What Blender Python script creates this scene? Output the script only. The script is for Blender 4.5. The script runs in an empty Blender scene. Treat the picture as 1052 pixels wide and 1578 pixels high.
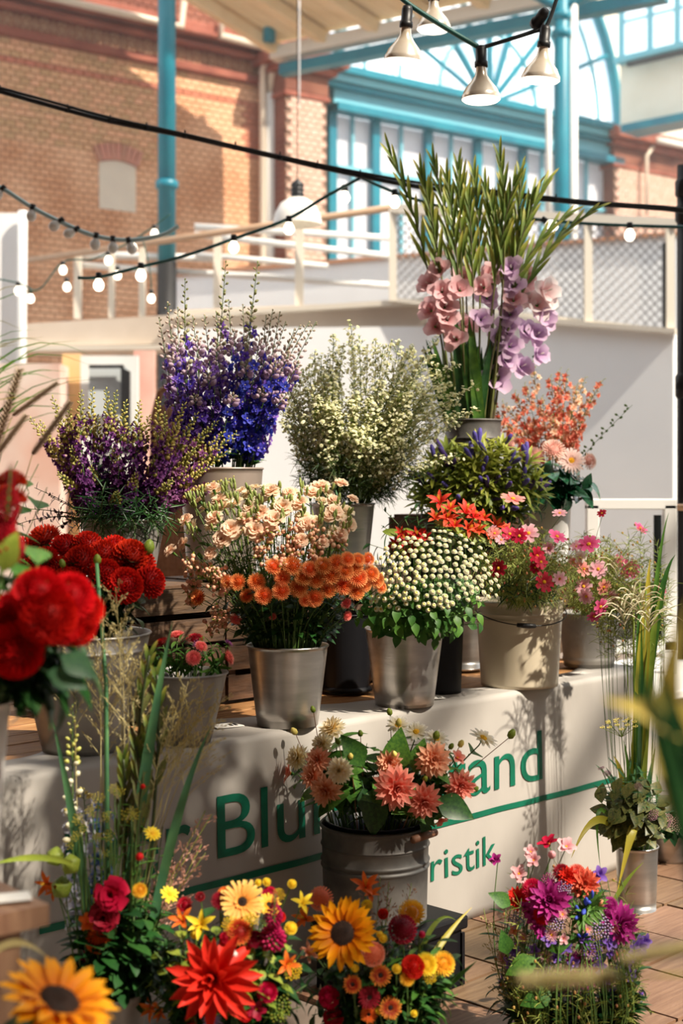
import bpy, math, random
from mathutils import Vector, Matrix, Quaternion
R = math.radians
sc = bpy.context.scene
COL = sc.collection
rnd = random.Random(7)

# ---------------------------------------------------------------- camera, world, sun, exposure
F, CX, HY, H = 2190.0, 526.0, 745.0, 1.48        # focal length and horizon in pixels, eye height in metres
cam_d = bpy.data.cameras.new('camera')
cam = bpy.data.objects.new('camera', cam_d); COL.objects.link(cam)
cam.location = (0, 0, H); cam.rotation_euler = (R(90), 0, 0)
cam_d.sensor_fit = 'VERTICAL'; cam_d.sensor_height = 36; cam_d.sensor_width = 24
cam_d.lens = 36*F/1578; cam_d.shift_y = -(789-HY)/1578
cam_d.clip_start = .05; cam_d.clip_end = 300
cam_d.dof.use_dof = True; cam_d.dof.focus_distance = 4.35; cam_d.dof.aperture_fstop = 2.6
sc.camera = cam
sc.view_settings.view_transform = 'Standard'; sc.view_settings.look = 'None'
sc.view_settings.gamma = 1; sc.view_settings.use_curve_mapping = False
sc.view_settings.exposure = 0.5
sc.cycles.max_bounces = 7; sc.cycles.diffuse_bounces = 4; sc.cycles.transparent_max_bounces = 12
sc.cycles.sample_clamp_indirect = 6; sc.cycles.use_denoising = True
wo = bpy.data.worlds.new('sky'); sc.world = wo; wo.use_nodes = True
wt = wo.node_tree; bg = wt.nodes['Background']
bg.inputs[0].default_value = (.93, .97, 1, 1); bg.inputs[1].default_value = 1.15
def add_sun():
    l = bpy.data.lights.new('sun', 'SUN'); l.energy = 5.6; l.angle = R(1.2); l.color = (1, .89, .73)
    o = bpy.data.objects.new('sun', l); COL.objects.link(o)
    d = Vector((-.62, .42, -.78))                   # the way the light travels
    o.rotation_euler = d.to_track_quat('-Z', 'Y').to_euler()
add_sun()

def P(px, py, d):
    return Vector(((px-CX)/F*d, d, H-(py-HY)/F*d))

# ---------------------------------------------------------------- materials
MATS = {}
def mat(name, col=(.5, .5, .5), rough=.6, metal=0, col2=None, scale=8, transl=0, tip=None, bump=0, emit=0, vary=0,
        spec=.5, stretch=(1, 1, 1), trans=0, bscale=None, mid=None, contrast=(.35, .65), jitter=0):
    """principled material: col..col2 by noise, or col (t=0) .. tip (t=1) along the petal by the stored 't' attribute"""
    if name in MATS: return MATS[name]
    m = bpy.data.materials.new(name); m.use_nodes = True; MATS[name] = m
    nt = m.node_tree; N = nt.nodes; L = nt.links
    b = N['Principled BSDF']; out = N['Material Output']
    b.inputs['Roughness'].default_value = rough; b.inputs['Metallic'].default_value = metal
    b.inputs['Specular IOR Level'].default_value = spec
    c4 = lambda c: (c[0], c[1], c[2], 1)
    cs = None
    tc = N.new('ShaderNodeTexCoord'); mp = N.new('ShaderNodeMapping'); L.new(tc.outputs['Object'], mp.inputs[0])
    mp.inputs['Scale'].default_value = stretch
    if tip is not None:
        at = N.new('ShaderNodeAttribute'); at.attribute_name = 't'
        cr = N.new('ShaderNodeValToRGB'); L.new(at.outputs['Fac'], cr.inputs[0])
        cr.color_ramp.elements[0].color = c4(col); cr.color_ramp.elements[1].color = c4(tip)
        if mid: e = cr.color_ramp.elements.new(.5); e.color = c4(mid)
        cs = cr.outputs[0]
    if col2 is not None:
        no = N.new('ShaderNodeTexNoise'); no.inputs['Scale'].default_value = scale; no.inputs['Detail'].default_value = 4
        L.new(mp.outputs[0], no.inputs['Vector'])
        mr = N.new('ShaderNodeMapRange'); L.new(no.outputs['Fac'], mr.inputs[0])
        mr.inputs[1].default_value, mr.inputs[2].default_value = contrast
        mx = N.new('ShaderNodeMix'); mx.data_type = 'RGBA'; L.new(mr.outputs[0], mx.inputs[0])
        mx.inputs[6].default_value = c4(col); mx.inputs[7].default_value = c4(col2)
        if cs is not None: L.new(cs, mx.inputs[6])
        cs = mx.outputs[2]
    if vary:
        oi = N.new('ShaderNodeObjectInfo'); hs = N.new('ShaderNodeHueSaturation')
        m1 = N.new('ShaderNodeMapRange'); L.new(oi.outputs['Random'], m1.inputs[0])
        m1.inputs[3].default_value = .5-vary*.06; m1.inputs[4].default_value = .5+vary*.06; L.new(m1.outputs[0], hs.inputs['Hue'])
        m2 = N.new('ShaderNodeMapRange'); L.new(oi.outputs['Random'], m2.inputs[0])
        m2.inputs[3].default_value = 1+vary; m2.inputs[4].default_value = 1-vary; L.new(m2.outputs[0], hs.inputs['Value'])
        if cs is not None: L.new(cs, hs.inputs['Color'])
        else: hs.inputs['Color'].default_value = c4(col)
        cs = hs.outputs[0]
    if cs is not None: L.new(cs, b.inputs['Base Color'])
    else: b.inputs['Base Color'].default_value = c4(col)
    if bump:
        nb = N.new('ShaderNodeTexNoise'); nb.inputs['Scale'].default_value = bscale or scale*2; nb.inputs['Detail'].default_value = 5
        L.new(mp.outputs[0], nb.inputs['Vector'])
        bp = N.new('ShaderNodeBump'); bp.inputs['Strength'].default_value = bump; bp.inputs['Distance'].default_value = .01
        L.new(nb.outputs['Fac'], bp.inputs['Height']); L.new(bp.outputs[0], b.inputs['Normal'])
    if emit:
        b.inputs['Emission Color'].default_value = c4(col); b.inputs['Emission Strength'].default_value = emit
        if cs is not None: L.new(cs, b.inputs['Emission Color'])
    if trans: b.inputs['Transmission Weight'].default_value = trans
    if transl:
        tr = N.new('ShaderNodeBsdfTranslucent'); ms = N.new('ShaderNodeMixShader'); ms.inputs[0].default_value = transl
        if cs is not None: L.new(cs, tr.inputs[0])
        else: tr.inputs[0].default_value = c4(col)
        L.new(b.outputs[0], ms.inputs[1]); L.new(tr.outputs[0], ms.inputs[2]); L.new(ms.outputs[0], out.inputs[0])
    return m

def petal_mat(name, base, tip, transl=.3, vary=.12, mid=None):
    return mat(name, base, .55, tip=tip, transl=transl, vary=vary, spec=.25, mid=mid)

# ---------------------------------------------------------------- mesh builder
class B:
    def __init__(s): s.v = []; s.f = []; s.mi = []; s.t = []
    def add(s, vs, fs, mi=0, t=0.5):
        k = len(s.v); s.v.extend(vs)
        s.t.extend(t if isinstance(t, (list, tuple)) else [t]*len(vs))
        for f in fs: s.f.append([i+k for i in f]); s.mi.append(mi)
    def box(s, c, sz, M=None, mi=0, t=.5):
        c = Vector(c); hx, hy, hz = sz[0]/2, sz[1]/2, sz[2]/2
        vs = [c+Vector((x, y, z)) for x in (-hx, hx) for y in (-hy, hy) for z in (-hz, hz)]
        if M is not None: vs = [M @ q for q in vs]
        s.add(vs, [(0, 1, 3, 2), (4, 6, 7, 5), (0, 4, 5, 1), (2, 3, 7, 6), (0, 2, 6, 4), (1, 5, 7, 3)], mi, t)
    def tube(s, pts, r, n=6, mi=0, t=None, cap=True):
        pts = [Vector(p) for p in pts]; m = len(pts)
        rs = r if isinstance(r, (list, tuple)) else [r]*m
        vs = []; ts = []; up = None
        for i, p in enumerate(pts):
            d = (pts[min(i+1, m-1)]-pts[max(i-1, 0)])
            if d.length < 1e-9: d = Vector((0, 0, 1))
            d.normalize()
            if up is None: up = d.orthogonal().normalized()
            up = (up - d*up.dot(d))
            up = up.normalized() if up.length > 1e-6 else d.orthogonal().normalized()
            w = d.cross(up)
            for k in range(n):
                a = 2*math.pi*k/n
                vs.append(p+(up*math.cos(a)+w*math.sin(a))*rs[i]); ts.append(i/(m-1) if t is None else t)
        fs = []
        for i in range(m-1):
            for k in range(n):
                a, b = i*n+k, i*n+(k+1) % n
                fs.append((a, b, b+n, a+n))
        if cap: fs.append(tuple(range(n-1, -1, -1))); fs.append(tuple((m-1)*n+k for k in range(n)))
        s.add(vs, fs, mi, ts)
    def lathe(s, prof, n=32, c=(0, 0, 0), M=None, mi=0, t=.5, closed=False):
        c = Vector(c); vs = []
        for r, z in prof:
            for k in range(n):
                a = 2*math.pi*k/n
                q = c+Vector((r*math.cos(a), r*math.sin(a), z)); vs.append(M @ q if M is not None else q)
        fs = []; m = len(prof)
        for i in range(m-1):
            for k in range(n):
                a, b = i*n+k, i*n+(k+1) % n
                fs.append((a, b, b+n, a+n))
        if closed: fs.append(tuple(range(n-1, -1, -1))); fs.append(tuple((m-1)*n+k for k in range(n)))
        s.add(vs, fs, mi, t)
    def ell(s, c, rx, rz=None, ax=(0, 0, 1), nu=6, nv=4, mi=0, t=.5):
        rz = rx if rz is None else rz
        M = Matrix.Translation(Vector(c)) @ Vector(ax).to_track_quat('Z', 'Y').to_matrix().to_4x4()
        prof = [(max(1e-5, rx*math.sin(math.pi*i/nv)), -rz*math.cos(math.pi*i/nv)) for i in range(nv+1)]
        s.lathe(prof, nu, M=M, mi=mi, t=t)
    def petal(s, M, L, W, cup=.2, curl=0, nl=4, tip=.35, mi=0, wp=None, fr=0, t0=0, t1=1):
        """petal from the origin along +Y, normal +Z; curl bends it (radians over its length), cup lifts the edges"""
        ang = 0; y = z = 0; vs = []; ts = []
        for i in range(nl+1):
            u = i/nl
            w = W*.5*(wp[i] if wp else (math.sin(math.pi*(.12+.76*u**.8)) if i < nl else tip))
            for sx in (-1, 0, 1):
                e = (w*sx, y, z+cup*w*abs(sx)+(fr*math.sin(i*2.1+sx*2) if fr else 0))
                vs.append(M @ Vector(e)); ts.append(t0+(t1-t0)*u)
            ang = curl*u
            y += L/nl*math.cos(ang); z += L/nl*math.sin(ang)
        fs = []
        for i in range(nl):
            for k in range(2):
                a = i*3+k; fs.append((a, a+1, a+4, a+3))
        s.add(vs, fs, mi, ts)
    def mesh(s, name, mats, smooth=True):
        me = bpy.data.meshes.new(name); me.from_pydata([tuple(q) for q in s.v], [], s.f)
        for m in (mats if isinstance(mats, (list, tuple)) else [mats]): me.materials.append(m)
        if me.polygons:
            me.polygons.foreach_set('material_index', s.mi)
            me.polygons.foreach_set('use_smooth', [smooth]*len(s.f))
            a = me.attributes.new('t', 'FLOAT', 'POINT'); a.data.foreach_set('value', s.t)
        me.update(); return me
    def obj(s, name, mats, parent=None, smooth=False, kind=None, loc=None):
        o = bpy.data.objects.new(name, s.mesh(name, mats, smooth)); COL.objects.link(o)
        if parent is not None: o.parent = parent
        if loc is not None: o.location = loc
        if kind: o['kind'] = kind
        return o

def bev(o, w=.004, seg=2):
    m = o.modifiers.new('bevel', 'BEVEL'); m.width = w; m.segments = seg; m.limit_method = 'ANGLE'; return o
def tag(o, label, cat, group=None):
    o['label'] = label; o['category'] = cat
    if group: o['group'] = group
    return o
def thing(name, label, cat, loc=(0, 0, 0), group=None, rz=0):
    o = bpy.data.objects.new(name, None); COL.objects.link(o); o.location = loc; o.rotation_euler = (0, 0, rz)
    o.empty_display_size = .05
    return tag(o, label, cat, group)
def part(name, me, parent, loc=(0, 0, 0), rot=None, sc_=1, kind=None, label=None):
    o = bpy.data.objects.new(name, me); COL.objects.link(o); o.parent = parent; o.location = loc
    if rot is not None: o.rotation_mode = 'QUATERNION'; o.rotation_quaternion = rot
    o.scale = (sc_,)*3 if not isinstance(sc_, (tuple, list)) else sc_
    if kind: o['kind'] = kind
    if label: o['label'] = label
    return o
def struct(o): o['kind'] = 'structure'; return o

class Plane:
    """a vertical plane through two pixels of known depth; (s, n, z) = along, out of it, up"""
    def __init__(s, p0, d0, p1, d1):
        s.A = Vector(((p0-CX)/F*d0, d0, 0)); Bq = Vector(((p1-CX)/F*d1, d1, 0))
        s.u = (Bq-s.A).normalized(); s.n = Vector((-s.u.y, s.u.x, 0))
        if s.n.y < 0: s.n = -s.n                     # n points away from the camera
    def s_of(s, px, n=0):
        k = (px-CX)/F; A = s.A+s.n*n
        return (k*A.y-A.x)/(s.u.x-k*s.u.y)
    def at(s, a, n, z): q = s.A+s.u*a+s.n*n; return Vector((q.x, q.y, z))
    def px(s, px, py, n=0):
        a = s.s_of(px, n); q = s.at(a, n, 0); return a, H-(py-HY)/F*q.y
    def M(s, a=0, n=0, z=0):
        q = s.at(a, n, z)
        return Matrix(((s.u.x, s.n.x, 0, q.x), (s.u.y, s.n.y, 0, q.y), (0, 0, 1, q.z), (0, 0, 0, 1)))
    def box(s, b, s0, s1, n0, n1, z0, z1, mi=0, t=.5):
        b.box(((s0+s1)/2, (n0+n1)/2, (z0+z1)/2), (abs(s1-s0), abs(n1-n0), abs(z1-z0)), s.M(), mi, t)
# ================================================================= the setting: hall
m_brick = mat('brick', (.58, .31, .16), .85, col2=(.76, .48, .29), scale=1.6, vary=.16, spec=.2)
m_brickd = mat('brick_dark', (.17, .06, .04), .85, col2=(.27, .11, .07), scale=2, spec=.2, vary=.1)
m_brickr = mat('brick_red', (.50, .17, .10), .85, col2=(.58, .24, .16), scale=2, spec=.2, vary=.1)
m_mortar = mat('mortar', (.22, .13, .09), .95, col2=(.32, .2, .14), scale=12)
m_terra = mat('terracotta', (.24, .07, .045), .8, col2=(.36, .12, .08), scale=3, spec=.3)
m_teal = mat('teal_paint', (.0, .17, .25), .4, col2=(.003, .22, .30), scale=3)
m_teall = mat('teal_light', (.16, .48, .58), .45)
m_cream = mat('cream_plaster', (.78, .72, .60), .8, col2=(.84, .79, .68), scale=2)
m_white = mat('white_paint', (.82, .82, .80), .55, col2=(.74, .75, .74), scale=2)
m_wall = mat('partition_paint', (.80, .82, .84), .8, col2=(.86, .87, .88), scale=1.2)
m_beige = mat('beige_fascia', (.62, .52, .42), .7, col2=(.7, .6, .5), scale=2)
m_rail = mat('railing_paint', (.72, .66, .56), .6)
m_black = mat('black_paint', (.012, .012, .014), .45)
m_glass = mat('frosted_daylight_pane', (.90, .94, .97), .3, emit=.75, col2=(.78, .82, .88), scale=.7)
m_glassl = mat('frosted_lower_pane', (.66, .66, .70), .4, emit=.12, col2=(.58, .58, .63), scale=1)
m_ceil = mat('ceiling_boards', (.80, .62, .36), .7, col2=(.88, .72, .46), scale=1, stretch=(1, 6, 1))
m_copper = mat('copper_cap', (.5, .24, .13), .6)

W = Plane(100, 17.7, 940, 23.5)
def zW(px, py, n=0): return W.px(px, py, n)[1]
sL, sP0, sP1, sR = W.s_of(-140), W.s_of(428), W.s_of(503), W.s_of(1110)+9

def ground():
    b = B(); b.add([Vector((-14, -4, 0)), Vector((16, -4, 0)), Vector((16, 34, 0)), Vector((-14, 34, 0))], [(0, 1, 2, 3)])
    fl = struct(b.obj('floor', mat('floor_stone', (.20, .15, .12), .6, col2=(.30, .24, .2), scale=3)))
    return fl
floor = ground()

def brick_field(wall, s0, s1, z0, z1, n, m_main, skip=None, red=None, bw=.13, bh=.077, limit=300, first=None, name='brick'):
    """courses of single bricks: the ones that show largest are parts of the wall, the rest is one stuff part"""
    r = random.Random(3); tpl = []
    for k in range(3):
        b = B(); e = .003
        b.box((0, 0, 0), (bw-.011, .03+.004*k, bh-.011)); tpl.append(b)
    ms = [t.mesh(name, m_main, False) for t in tpl]; mr = [t.mesh(name, m_brickr, False) for t in tpl]
    cells = []
    row = 0; z = z1-bh/2
    while z > z0:
        s = s0+(bw/2 if row % 2 else 0)
        while s < s1:
            if not (skip and skip(s, z)): cells.append((s, z))
            s += bw
        z -= bh; row += 1
    if first: cells.sort(key=first)
    M0 = W.M(); q0 = M0.to_quaternion(); rest = B(); rest_r = B()
    for i, (s, z) in enumerate(cells):
        isr = red and red(s, z)
        if i < limit:
            k = r.randrange(3)
            part(name, (mr if isr else ms)[k], wall, W.at(s, n-.008-r.random()*.005, z), q0)
        else:
            (rest_r if isr else rest).box((s, n-.008-r.random()*.005, z), (bw-.011, .03, bh-.011), M0)
    if rest.v: rest.obj('brickwork', m_main, wall, kind='stuff')
    if rest_r.v: rest_r.obj('red_brickwork', m_brickr, wall, kind='stuff')

def back_wall():
    zc = zW(100, 75)
    b = B(); W.box(b, sL, sP1, 0, .4, 0, zc+.1); W.box(b, sL, sP1, .02, .4, zc+.1, 11)
    W.box(b, sP1, sR, .25, .5, 0, 3.25); W.box(b, W.s_of(940), sR, -.1, .5, 3.25, zc)
    wall = struct(b.obj('wall_back', m_mortar))
    # blind window
    a0, a1 = W.s_of(151), W.s_of(207); bz1, bz0 = zW(180, 249), zW(180, 325)
    am, ar = (a0+a1)/2, (a1-a0)/2
    def skip(s, z): return a0+.07 < s < a1-.07 and bz0 < z < bz1+.1
    zr = zW(100, 104); s9, s10 = W.s_of(372), W.s_of(402)
    def red(s, z): return abs(z-zr) < .037 or (s9 < s < s10 and zr-.75 < z < zr)
    brick_field(wall, sL, sP0, .4, zc, 0, m_brick, skip, red,
                first=lambda c: 0 if W.s_of(-10) < c[0] < W.s_of(240) and c[1] > zW(100, 230) else 1)
    b = B(); n = 10; vs = [W.at(a0, -.04, bz0), W.at(a1, -.04, bz0)]
    for i in range(n+1):
        t = i/n; vs.append(W.at(a1+(a0-a1)*t, -.04, bz1-.05+.05*(1-(2*t-1)**2)))
    k = len(vs); vs += [v+W.n*.04 for v in vs]
    b.add(vs, [tuple(range(k))]+[(i, (i+1) % k, (i+1) % k+k, i+k) for i in range(k)])
    pn = b.obj('blind_window', mat('blind_plaster', (.74, .68, .58), .8, col2=(.68, .62, .53), scale=3), wall)
    ab = B(); ab.box((0, 0, 0), (.062, .07, .21)); am_ = ab.mesh('arch_brick', mat('arch_brick_paint', (.50, .24, .17), .85, vary=.15), False)
    for i in range(9):
        t = (i/8)*2-1
        q = W.at(am+t*(ar+.03), -.03, bz1+.06+.05*(1-t*t))
        part('arch_brick', am_, wall, q, (W.M().to_3x3() @ Matrix.Rotation(R(t*22), 3, 'Y')).to_quaternion())
    # upper dark brickwork
    b = B(); rr = random.Random(5); z = 7.55; row = 0
    while z < 10:
        s = sL+(.065 if row % 2 else 0)
        while s < sP1:
            b.box((s, .02-.006, z), (.118, .03, .066), W.M()); s += .13
        z += .077; row += 1
    b.obj('upper_brickwork', m_brickd, wall, kind='stuff')
    # cornice in stepped bands + rosettes
    z1, z2, z3, z4 = zc+.11, zW(100, 37), zW(100, 20), zW(100, -1)
    for nm, n0, za, zb, m in (('lower_moulding', -.12, zc, z1, m_terra), ('frieze', -.04, z1, z2, m_terra), ('bed_moulding', -.2, z2, z2+.06, m_terra),
                              ('brick_band', -.12, z2+.06, z3-.02, m_brickr), ('upper_moulding', -.32, z3-.02, z3+.05, m_terra), ('cornice', -.26, z3+.05, z4, m_terra)):
        b = B(); W.box(b, sL, sP0+.02, n0, .1, za, zb); bev(b.obj(nm, m, wall), .015, 1)
    m_ros = mat('frieze_clay', (.42, .22, .12), .8, col2=(.5, .3, .18), scale=9)
    rb = B(); nn = 16; zc2 = (z2-z1)*.44
    for i in range(nn):
        a, c = 2*math.pi*i/nn, 2*math.pi*(i+1)/nn
        rb.tube([(math.cos(a)*zc2, 0, math.sin(a)*zc2), (math.cos(c)*zc2, 0, math.sin(c)*zc2)], .013, 5)
    for i in range(6):
        a = 2*math.pi*i/6; rb.ell((math.cos(a)*.045, 0, math.sin(a)*.045), .02, .034, (math.cos(a), 0, math.sin(a)), 6, 3)
    rb.ell((0, 0, 0), .02)
    rm = rb.mesh('rosette', m_ros); s = W.s_of(-20); q0 = W.M().to_quaternion()
    ib = B(); ib.box((0, 0, 0), (.02, .04, z2-z1-.02)); im = ib.mesh('frieze_divider', m_ros, False)
    while s < sP0-.1:
        part('rosette', rm, wall, W.at(s, -.045, (z1+z2)/2), q0)
        part('frieze_divider', im, wall, W.at(s+.12, -.045, (z1+z2)/2), q0); s += .24
    return wall, zc
wall_back, ZC = back_wall()

def pier(s0, s1, name, cat, label, n0, topz, limit=150):
    b = B(); W.box(b, s0, s1, n0, 0, 0, topz); p = struct(b.obj(name, m_mortar))
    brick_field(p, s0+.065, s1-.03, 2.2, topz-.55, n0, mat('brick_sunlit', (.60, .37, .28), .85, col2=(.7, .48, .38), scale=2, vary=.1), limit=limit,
                first=lambda c: -c[1])
    b = B(); z = topz-.6                               # side facing the camera's left: shade painted as dark brick, sunlight in the front colour
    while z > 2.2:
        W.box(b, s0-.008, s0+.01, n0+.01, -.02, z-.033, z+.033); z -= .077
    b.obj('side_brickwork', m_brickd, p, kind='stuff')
    for nm, dn, za, zb, m in (('band', .05, topz-.62, topz-.55, m_terra), ('frieze', .03, topz-.55, topz-.27, m_brickd),
                              ('bed_moulding', .12, topz-.27, topz-.17, m_terra), ('cornice', .24, topz-.17, topz, m_terra)):
        b = B(); W.box(b, s0-dn, s1+dn, n0-dn, .1, za, zb); bev(b.obj(nm, m, p), .02, 2)
    return p
nP = -.55
pier(W.s_of(440, nP), W.s_of(502, nP), 'wall_pier_left', 'pier', '', nP, zW(470, 82, nP))
pier(W.s_of(946, -.25), W.s_of(1130, -.25), 'wall_pier_right', 'pier', '', -.25, zW(950, 200, -.25), 220)

def pipe(name, pts, r, m, label, cat='pipe', n=10, group=None):
    b = B(); b.tube(pts, r, n); c = sum((Vector(p) for p in pts), Vector())/len(pts)
    return tag(b.obj(name, m, smooth=True), label, cat, group)
def wp(px, py, n=-.1): s, z = W.px(px, py, n); return W.at(s, n, z)
m_pipe = mat('pipe_paint', (.72, .62, .50), .5)
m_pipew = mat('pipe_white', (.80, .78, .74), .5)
pipe('wall_pipe', [wp(60, -8, -.4), wp(243, 33, -.4), wp(280, 41, -.4), wp(283, 0, -.4), wp(280, -20, -.4)], .045, m_pipe, 'long cream pipe running above the brick cornice at top left')
pipe('wall_pipe', [wp(372, 16, -.35), wp(342, 26, -.35), wp(340, 55, -.35), wp(405, 72, -.35), wp(416, 78, -.35), wp(405, 108, -.2), wp(405, 400, -.2), wp(405, 620, -.2)], .05, m_pipe,
     'thin cream pipe bending down beside the teal stub post')
pipe('downpipe', [wp(421, 76, -.3), wp(421, 105, -.3), wp(417, 145, -.2)], .06, m_pipe, 'brown upper downpipe in the corner of the brick pier')
pipe('downpipe', [wp(417, 145, -.2), wp(417, 620, -.2)], .09, m_pipew, 'wide white downpipe in the corner beside the brick pier')
pipe('conduit', [wp(1006, 226, -.4), wp(996, 240, -.4), wp(996, 330, -.4)], .03, m_pipe, 'cream conduit bending down the right brick pier')
pipe('conduit', [wp(1012, 216, -.5), wp(1060, 226, -.5)], .05, m_pipew, 'short white tube along the cornice of the right brick pier')

def big_window():
    root = struct(bpy.data.objects.new('window_1', None)); COL.objects.link(root)
    sA, sB = W.s_of(503), W.s_of(943); zt, zb = zW(720, 153, -.1), zW(720, 212, -.1); z_low = 3.2
    def bx(nm, s0, s1, n0, n1, za, zb_, m): b = B(); W.box(b, s0, s1, n0, n1, za, zb_); return b.obj(nm, m, root)
    h = zt-zb
    bx('beam_cap', sA-.3, sB, -.45, 0, zt-.10, zt, m_teal); bx('beam_fillet', sA-.2, sB, -.36, 0, zt-.2, zt-.10, m_teall)
    bx('beam_moulding', sA-.2, sB, -.3, 0, zt-.27, zt-.2, m_teal)
    bx('beam_face', sA, sB, -.18, 0, zb+.1, zt-.27, m_teall); bx('beam_foot', sA, sB, -.28, 0, zb, zb+.1, m_teal)
    thick = [W.s_of(p) for p in (508, 575, 656, 732, 802, 866, 934)]
    thin = [W.s_of(p) for p in (541, 616, 693, 767, 833, 901)]
    for s in thick: bx('mullion', s-.065, s+.065, -.09, 0, z_low, zb, m_teal)
    for s in thin: bx('glazing_bar', s-.02, s+.02, -.05, 0, z_low, zb, m_teall)
    zx = zW(560, 265)
    for a, c in zip(thick, thick[1:]): bx('transom', a+.085, c-.085, -.08, 0, zx-.03, zx+.03, m_teall)
    xs = sorted(thick+thin)
    for a, c in zip(xs, xs[1:]):
        for z0, z1 in ((z_low, zx), (zx, zb)): bx('pane', a, c, .03, .05, z0, z1, m_glassl)
    # arch above the beam
    cs = (sA+sB)/2+.1; r0 = (sB-sA)/2+.02; zb2 = zt
    def ap(r, a, n): return W.at(cs+r*math.cos(a), n, zb2+r*math.sin(a)*1.12)
    def arc(nm, r, w, m):
        b = B(); b.tube([ap(r, math.pi*i/32, -.08) for i in range(33)], w, 6); b.obj(nm, m, root)
    arc('arch_rib', r0-.06, .09, m_teal); 
    for k in (.34, .60, .82): arc('arch_bar', r0*k, .035, m_teall)
    for i in range(1, 8):
        a = math.pi*i/8; b = B(); b.tube([ap(.1, a, -.09), ap(r0, a, -.09)], .055 if i % 2 == 0 or i in (3, 5) else .04, 6)
        b.obj('radial_bar', m_teal, root)
    rings = [0.02, .34*r0, .60*r0, .82*r0, r0]
    for i in range(8):
        for a, c in zip(rings, rings[1:]):
            b = B(); k = 4; vs = [ap(a, math.pi*(i+j/k)/8, .04) for j in range(k+1)]+[ap(c, math.pi*(i+j/k)/8, .04) for j in range(k, -1, -1)]
            b.add(vs, [tuple(range(len(vs)))]); b.obj('pane', m_glass, root)
    # panes beside the arch
    for i in range(7):
        s = sA+.02+i*.42
        if s < cs-r0*.45: bx('side_bar', s-.02, s+.02, .06, .09, zb2, zb2+3.2, m_teall)
    bx('side_pane', sA-.1, cs, .12, .14, zb2, zb2+3.4, m_glass)
    bx('upper_wall', cs+r0*.5, sR, .15, .35, zb2-.3, zb2+4, m_cream)
big_window()

def side_building():
    S = Plane(958, 22.6, 1100, 21.5)
    b = B(); S.box(b, 0, 3.2, -.05, .3, S.px(1000, 193)[1], 12); w = struct(b.obj('wall_side_right', m_cream))
    zs = S.px(1000, 84)[1]; zb = S.px(1000, 190)[1]
    win = struct(bpy.data.objects.new('window_2', None)); COL.objects.link(win)
    def bx(nm, s0, s1, n0, n1, za, zb_, m, par=win): b = B(); S.box(b, s0, s1, n0, n1, za, zb_); return b.obj(nm, m, par)
    bx('sill', -.0, 3.1, -.25, -.05, zs-.09, zs, m_teall); a = .07
    for s in (S.s_of(964), S.s_of(1008), S.s_of(1050), S.s_of(1095)): bx('glazing_bar', s-.04, s+.04, -.16, -.07, zs, zs+1.6, m_teall)
    xs = [S.s_of(964), S.s_of(1008), S.s_of(1050), S.s_of(1095)]
    for p, q in zip(xs, xs[1:]): bx('pane', p, q, -.10, -.07, zs, zs+1.6, m_glass)
    bx('crossbar', xs[0], xs[-1], -.15, -.1, zs+.55, zs+.58, m_teall)
    t = bx('trim_1', S.s_of(972), 3.2, -.3, .2, zb-.14, zb-.02, m_teal, None); struct(t)
    t = bx('hanging_rail', S.s_of(983), S.s_of(1080), -.35, -.28, S.px(1000, 106)[1], S.px(1000, 99)[1], m_black, None)
    tag(t, 'short dark rail on the cream wall under the upper right window', 'rail')
side_building()

def roof():
    C = P(428, 66, 18.4); L = P(290, -22, 17.7); Rr = P(800, -12, 16.5); u = (Rr-C); v = (L-C); up = Vector((0, 0, .05))
    root = struct(bpy.data.objects.new('ceiling', None)); COL.objects.link(root)
    k = 15; w = u/9
    for i in range(12*2):                            # boards
        b = B(); a = C+w*(i/2)+u*.001; c = a+w*.48
        q = [a, c, c+v*6, a+v*6]; b.add(q+[p+up for p in q], [(0, 1, 2, 3), (7, 6, 5, 4), (0, 4, 5, 1), (2, 6, 7, 3), (0, 3, 7, 4), (1, 2, 6, 5)])
        b.obj('board', m_ceil, root)
    for i in range(0, 13, 2):
        b = B(); a = C+w*i-Vector((0, 0, .1)); b.tube([a, a+v*6], .1, 4); b.obj('rafter', m_ceil, root)
    b = B(); b.tube([C-u*.02-Vector((0, 0, .14)), C+u*1.5-Vector((0, 0, .14))], .12, 4); b.obj('gutter', m_rail, root)
    b = B(); b.tube([C-u*.0-Vector((-.05, 0, .36)), C+u*1.5-Vector((-.05, 0, .36))], .1, 4); b.obj('fascia', m_teal, root)
    b = B(); b.tube([C-Vector((.1, .2, .05)), C-Vector((.1, .2, .05))+Vector((0, 0, .32))], .08, 12); tag(b.obj('stub_post', m_teal, smooth=True), 'short teal post under the ceiling boards beside the pipes', 'post')
roof()

def pole(px, d, w, name, label, m, z0, z1, extra=()):
    r = w/2; q = P(px, HY, d); t = thing(name, label, 'pillar', (q.x, q.y, 0))
    b = B(); b.lathe([(r, z0), (r, z1)], 20, closed=True); part('shaft', b.mesh('shaft', m), t)
    for z in extra:
        b = B(); b.lathe([(r, z-.05), (r*1.3, z-.035), (r*1.3, z+.035), (r, z+.05)], 20); part('collar', b.mesh('collar', m), t)
    return t
zq = lambda py, d: H+(HY-py)*d/F
t = pole(257, 15.2, .19, 'iron_column', 'teal iron column with a black lower half by the brick wall', m_teal, zq(404, 15.2), 9.5, (zq(285, 15.2),))
b = B(); b.lathe([(.105, 0), (.105, zq(404, 15.2))], 20, closed=True); part('lower_shaft', b.mesh('lower_shaft', m_black), t, label='black lower part')
t = pole(865, 15.5, .17, 'iron_column', 'teal iron column in front of the arched window at right', m_teal, 0, 9.5, (zq(25, 15.5), zq(52, 15.5)))
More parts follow.
